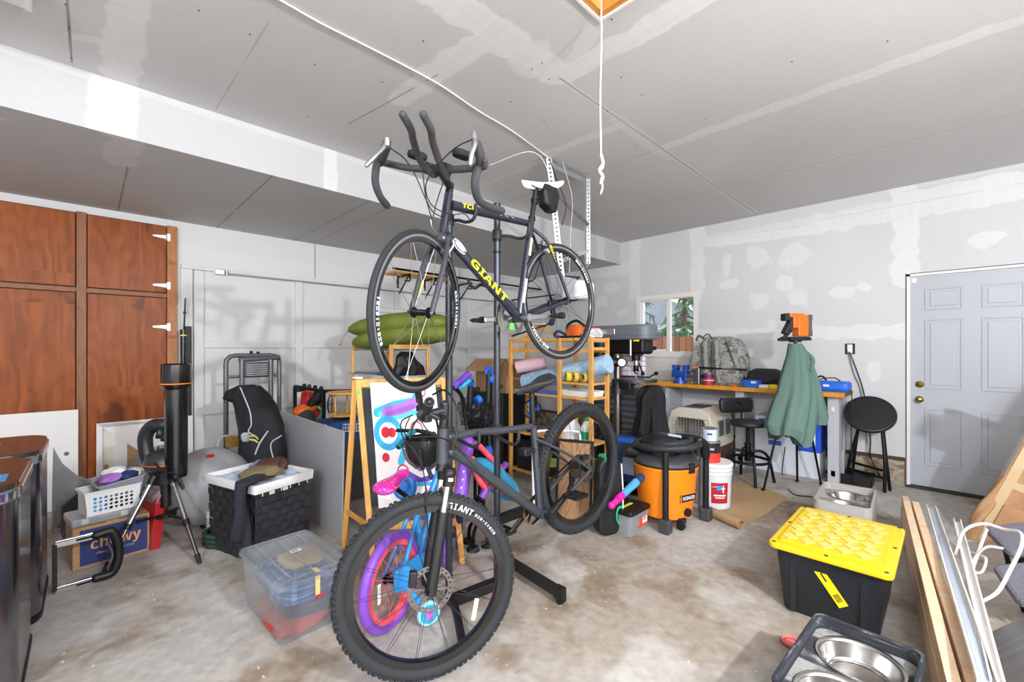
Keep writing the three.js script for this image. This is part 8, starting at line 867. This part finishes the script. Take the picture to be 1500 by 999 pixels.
{ // yellow lidded tote
  const x0 = 2.5, x1 = 3.22, z0 = -0.66, z1 = -0.17, h = 0.345, t = thing('storage_tote', 'black storage tote with a bright yellow lid', 'storage tote', [(x0 + x1) / 2, 0, (z0 + z1) / 2]), w = x1 - x0, d = z1 - z0, bl = mat(0x1c1e23, 0.45), ye = mat(0xe6c00c, 0.42), yt = mat(0xdcc664, 0.65);
  part(t, 'tub', tub(w - 0.05, d - 0.05, 0.32, 0.03, 0.04, 0.006), bl); for (const z of [-0.14, 0.14]) part(t, 'rib', rbox(0.012, 0.28, 0.03, 0.004, -w / 2 + 0.037, 0.15, z).rotateZ(0.0), bl); part(t, 'lid', lidShape(w, d, 0.03, 0.035, h - 0.035, 0.008), ye); part(t, 'lid_plateau', lidShape(w - 0.11, d - 0.07, 0.012, 0.02, h - 0.007, 0.004), ye);
  for (let i = 0; i < 7; i++) for (let j = 0; j < 5; j++) part(t, 'lid_tile', rbox(0.068, 0.006, 0.062, 0.002).rotateY(0.785).scale(1.0, 1, 0.82).translate(-w / 2 + 0.12 + i * 0.08, h + 0.006, -d / 2 + 0.075 + j * 0.075 + (i % 2) * 0.02), yt); for (const [x, z] of [[-w / 2 + 0.02, d / 2 - 0.025], [-w / 2 + 0.02, 0], [-w / 2 + 0.02, -d / 2 + 0.025], [w / 2 - 0.02, d / 2 - 0.025], [w / 2 - 0.02, 0], [w / 2 - 0.02, -d / 2 + 0.025], [0, d / 2 - 0.02], [0, -d / 2 + 0.02]]) part(t, 'lock_hole', cyl(0.009, 0.003, x, h - 0.005, z, 0.009, 10), M.dark);
  const st = canvasTex(64, 256, (x, W, H) => { x.fillStyle = '#f5e01a'; x.fillRect(0, 0, W, H); x.fillStyle = '#222'; for (let i = 0; i < 9; i++) x.fillRect(14, 20 + i * 6, 34, 3); x.save(); x.translate(44, 238); x.rotate(-Math.PI / 2); x.font = 'bold 22px sans-serif'; x.fillText('TOUGH', 0, 0); x.restore(); }); part(t, 'sticker', box(0.002, 0.17, 0.042).rotateX(-0.62).translate(-w / 2 + 0.033, 0.186, 0.017), M.yellow, 'slanted yellow sticker'); part(t, 'sticker_print', [0, 1, 2, 3, 4].map(i => box(0.0024, 0.004, 0.026, 0, -0.06 + i * 0.007, 0).rotateX(-0.62).translate(-w / 2 + 0.0325, 0.186, 0.017)).concat([box(0.0024, 0.04, 0.008, 0, 0.05, 0).rotateX(-0.62).translate(-w / 2 + 0.0325, 0.186, 0.017)]), M.dark);
}
{ // red lid on the floor
  const p = PYp(1161, 944, 0); const t = thing('jar_lid', 'faded red plastic lid lying on the floor', 'lid', [p.x, 0, p.z]); part(t, 'lid', lathe([[0.0001, 0.004], [0.03, 0.004], [0.04, 0.012], [0.043, 0.018], [0.046, 0.016], [0.044, 0.002], [0.0001, 0.0]], 32), mat(0xd8716a, 0.6)); part(t, 'inner_ring', torus(0.032, 0.003, 28, 6).rotateX(Math.PI / 2).translate(0, 0.009, 0), mat(0xc95c56, 0.6));
}
{ // lumber
  const dir = V(-Math.cos(6 * Math.PI / 180), 0, Math.sin(6 * Math.PI / 180)), side = V(-dir.z, 0, dir.x), far = PYp(1326, 727, 0.235); let q = side.clone(); if (q.z < 0) q.negate();
  [['lumber stud on top of the stack nearest the yellow tote', 0, 0.19, 0.089], ['lumber plank underneath the stack nearest the yellow tote', 0, 0.072, 0.14], ['lumber stud on top of the stack nearest the white strips', 1, 0.185, 0.089], ['lumber plank underneath the stack nearest the white strips', 1, 0.07, 0.138]].forEach(([lab, k, y, hh], i) => { const s = far.clone().addScaledVector(q, k * 0.05 + (i === 3 ? 0.003 : 0) + (i === 1 ? -0.004 : 0)).addScaledVector(dir, k * 0.08 + (i % 2) * -0.05).setY(y), e = s.clone().addScaledVector(dir, 2.75); const g = beam(s, e, 0.038, hh, UPV, 0.003); wsolo('lumber', lab, 'lumber', g, [M.stud, M.stud, matM(scaled(T.stud, 1.1, 1.1, 0.3, 0.4), 0.7), M.stud][i]); });
  // white trim channels
  const tr = (x0, y0, h0, x1, y1, h1, w, lab, grey) => { const a = PYp(x0, y0, h0), b = PYp(x1, y1, h1), t = thing('trim_strip', lab, 'trim strip', a.clone().lerp(b, 0.5).setY(Math.min(h0, h1) - 0.01)); wpart(t, 'channel', [beam(a, b, w, 0.004, UPV), beam(a.clone().addScaledVector(q, w / 2).add(V(0, 0.012, 0)), b.clone().addScaledVector(q, w / 2).add(V(0, 0.012, 0)), 0.005, 0.026, UPV), beam(a.clone().addScaledVector(q, -w / 2).add(V(0, 0.012, 0)), b.clone().addScaledVector(q, -w / 2).add(V(0, 0.012, 0)), 0.005, 0.026, UPV)], M.white); if (grey) wpart(t, 'grey_groove', beam(a.clone().add(V(0, 0.004, 0)), b.clone().add(V(0, 0.004, 0)), w * 0.5, 0.004, UPV), mat(0xa9b0bc, 0.5)); };
  tr(1364, 745, 0.2, 1448, 1010, 0.28, 0.045, 'white plastic channel strip with grey groove beside the lumber', true); tr(1402, 765, 0.24, 1462, 1010, 0.27, 0.03, 'narrow white plastic strip leaning beside the channel strip', false); tr(1391, 870, 0.2, 1420, 924, 0.22, 0.02, 'short broken white strip lying on the lumber', false);
}
{ // cardboard box, upholstered panels, grey board and cable at the right edge
  const slabBasis = (A, B, E) => { const x = B.clone().sub(A), w = x.length(); x.normalize(); const y = E.clone().sub(A); y.addScaledVector(x, -y.dot(x)); const h = y.length(); y.normalize(); const n = x.clone().cross(y); return { m: basis(x, y, n), w, h, A, n }; };
  const c = thing('cardboard_box', 'large crushed cardboard box leaning beside the side door', 'box', [4.42, 0.0, 0.1]); c.rotation.x = 0.33; part(c, 'carton', rbox(0.16, 1.0, 0.95, 0.012, 0.08, 0.5, 0.475), M.card); const ft = mat(0xc9ae88, 0.22, 0, { clearcoat: 0.9 }); part(c, 'packing_tape', [rbox(0.002, 0.9, 0.05, 0.0005, -0.001, 0.48, 0.035), rbox(0.16, 0.9, 0.002, 0.0005, 0.08, 0.48, -0.001)], ft, 'shiny packing tape'); part(c, 'packing_tape', rbox(0.002, 0.05, 0.5, 0.0005, -0.0016, 0.46, 0.26), ft, 'shiny packing tape'); part(c, 'torn_flap', rbox(0.006, 0.2, 0.26, 0.002, -0.006, 0.22, 0.19).rotateZ(0.03), matM(scaled(T.card, 3), 0.9)); part(c, 'crushed_edge', loft([[0, 0, 0, 0.03, 0.03], [0, 0.12, -0.01, 0.05, 0.035], [0.02, 0.3, 0.0, 0.03, 0.03], [0.01, 0.5, 0, 0.02, 0.015]], (a, k) => 0.25 * Math.sin(a * 3 + k * 12), 24, 24), M.card); part(c, 'unseen_flap', rbox(0.006, 0.3, 0.34, 0.002, 0, 1.13, 0.1).rotateZ(0.1), M.card);  // top flap is out of view, placed to shade the side door
  const kn = mat(0xb4b0b8, 0.9, 0, { map: scaled(T.knit, 4) });
  for (const [lab, A, B, E] of [['grey woven upholstered panel tilted behind the other one', D(1439, 770, 2.55), D(1474, 806, 2.35), D(1512, 726, 2.6)], ['grey woven upholstered panel lying above the dark grey board', D(1451, 826, 2.2), D(1487, 877, 2.0), D(1512, 778, 2.25)]]) {
    const q = slabBasis(A, B, E), low = A.clone(), t = thing('upholstered_panel', lab, 'chair panel', [A.x, 0, A.z]), put = g => g.applyMatrix4(q.m).translate(A.x, A.y, A.z), wl = q.w + 0.02, hl = 0.42;
    wpart(t, 'cushion', put(ext(rrect(wl, hl, 0.03, wl / 2, hl / 2), 0.045, 0.018).translate(0, 0, -0.045)), kn); wpart(t, 'piping', put(tube([V(0.004, hl, -0.022), V(0.004, 0.004, -0.022), V(wl, 0.004, -0.022), V(wl, hl, -0.022)], 0.005, 50, 6, false, 0.05)), M.darkGrey);
    const L = (x, y, z) => V(x, y, z).applyMatrix4(q.m).add(A); for (const [x, y] of [[0.03, 0.06], [wl - 0.03, 0.06], [0.03, hl - 0.05]]) { const p = L(x, y, -0.045); wpart(t, 'leg', tube([p, p.clone().add(V(0.03, -0.06, 0.01)), V(p.x + 0.08, 0.012, p.z + 0.04)], 0.012, 14, 8), M.blackMetal); } wpart(t, 'seat_frame', [rod(L(0.01, 0.03, -0.055), L(wl, 0.03, -0.055), 0.012), rod(L(0.03, 0.01, -0.055), L(0.03, hl, -0.055), 0.012)], M.blackMetal);
  }
  { const A = D(1451, 926, 1.72), q = slabBasis(A, D(1474, 1030, 1.45), D(1530, 818, 1.78)), t = thing('wood_panel', 'dark grey wood grain board propped beside the white strips', 'board', [A.x, 0, A.z]), put = g => g.applyMatrix4(q.m).translate(A.x, A.y, A.z), W = 0.62, Hh = 0.6; wpart(t, 'board', put(box(W, Hh, 0.018, W / 2, Hh / 2, -0.009)), matM(scaled(woodTex([124, 126, 130], [100, 102, 108], [86, 88, 92], 1, 0.7, 0.3), 0.8), 0.45)); wpart(t, 'edge_band', put(box(W, 0.003, 0.019, W / 2, -0.0015, -0.009)), M.darkGrey); const low = V(W * 0.5, 0.05, -0.02).applyMatrix4(q.m).add(A); wpart(t, 'prop_block', span(low.x - 0.05, low.x + 0.05, 0, Math.max(0.03, low.y - 0.02), low.z, low.z + 0.1), M.card); }
  const L = (px, py, d) => D(px, py, d); wsolo('flat_cable', 'white flat cable looping over the upholstered panels', 'cable', tube([L(1400, 812, 2.3), L(1412, 778, 2.3), L(1440, 767, 2.28), L(1470, 775, 2.2), L(1494, 780, 2.1), L(1496, 800, 2.02), L(1480, 834, 1.98), L(1462, 866, 1.96), L(1440, 880, 2.0)], 0.0075, 80, 8), M.white); wsolo('coiled_cable', 'white cable coil tangled between strips and panels', 'cable', tube([L(1468, 803, 2.12), L(1446, 801, 2.15), L(1430, 815, 2.2), L(1424, 835, 2.2), L(1438, 838, 2.18), L(1444, 818, 2.2), L(1428, 811, 2.3), L(1405, 802, 2.5), L(1384, 790, 2.6), L(1378, 805, 2.55), L(1390, 835, 2.4), L(1388, 850, 2.3), L(1402, 880, 2.2)], 0.006, 110, 8), M.white); wsolo('cut_cable', 'short straight piece of white cable end sticking up', 'cable', tube([L(1425, 834, 2.25), L(1434, 806, 2.24), L(1445, 776, 2.22)], 0.007, 20, 8), M.white);
}

{ // unseen crossed boards, out of view at the right, shaped to shade the side door
  const L = V(...LAMPS.bulb.at), at = (px, py, x) => { const p = PXp(px, py, RX), f = (x - L.x) / (RX - L.x); return L.clone().lerp(p, f); }, X = 3.4;
  const a0 = at(1432, 728, X), a1 = at(1540, 575, X), b0 = at(1350, 620, X + 0.03), b1 = at(1486, 672, X + 0.03), t = thing('unseen_boards', 'unseen crossed boards out of view, placed to shade the side door', 'stand', [X, 0, a1.z]);
  wpart(t, 'post', beam(V(X + 0.05, 0, a1.z), V(X + 0.05, a1.y + 0.1, a1.z), 0.05, 0.05, V(1, 0, 0)), M.stud); wpart(t, 'base', rbox(0.3, 0.03, 0.3, 0.004, X + 0.05, 0.015, a1.z + 0.05), M.stud); wpart(t, 'board', beam(a0, a1, 0.02, 0.16, V(0, 0.5, -1), 0.002), M.stud); wpart(t, 'board', beam(b0, b1, 0.02, 0.12, V(0, 1, 0.2), 0.002), M.stud);
}

// look-alikes belong to a group
const GROUPS = { bar_clamp: 'bar clamps in and under the wire basket', tape_roll: 'tape rolls on the bamboo shelf', magazine: 'magazines on the wire shelf', sock: 'socks in the grey bin', lumber: 'lumber stacked by the yellow tote', folded_garment: 'clothes in the clear tote', folded_shirt: 'clothes on the hamper', trash_can: 'steel trash cans by the cupboard', pet_feeder: 'two bowl pet feeders', bolster_cushion: 'green cushions on the rack', upholstered_panel: 'grey upholstered panels', trim_strip: 'white plastic strips', garden_tree: 'trees outside the window', bike_part: 'bike parts in the wire basket', mains_lead: 'loose black and grey leads' };
for (const o of scene.children) { const k = o.name.replace(/_\d{3}$/, ''); if (GROUPS[k] && o.userData.label && !o.userData.group) o.userData.group = GROUPS[k]; }

renderer.render(scene, camera);
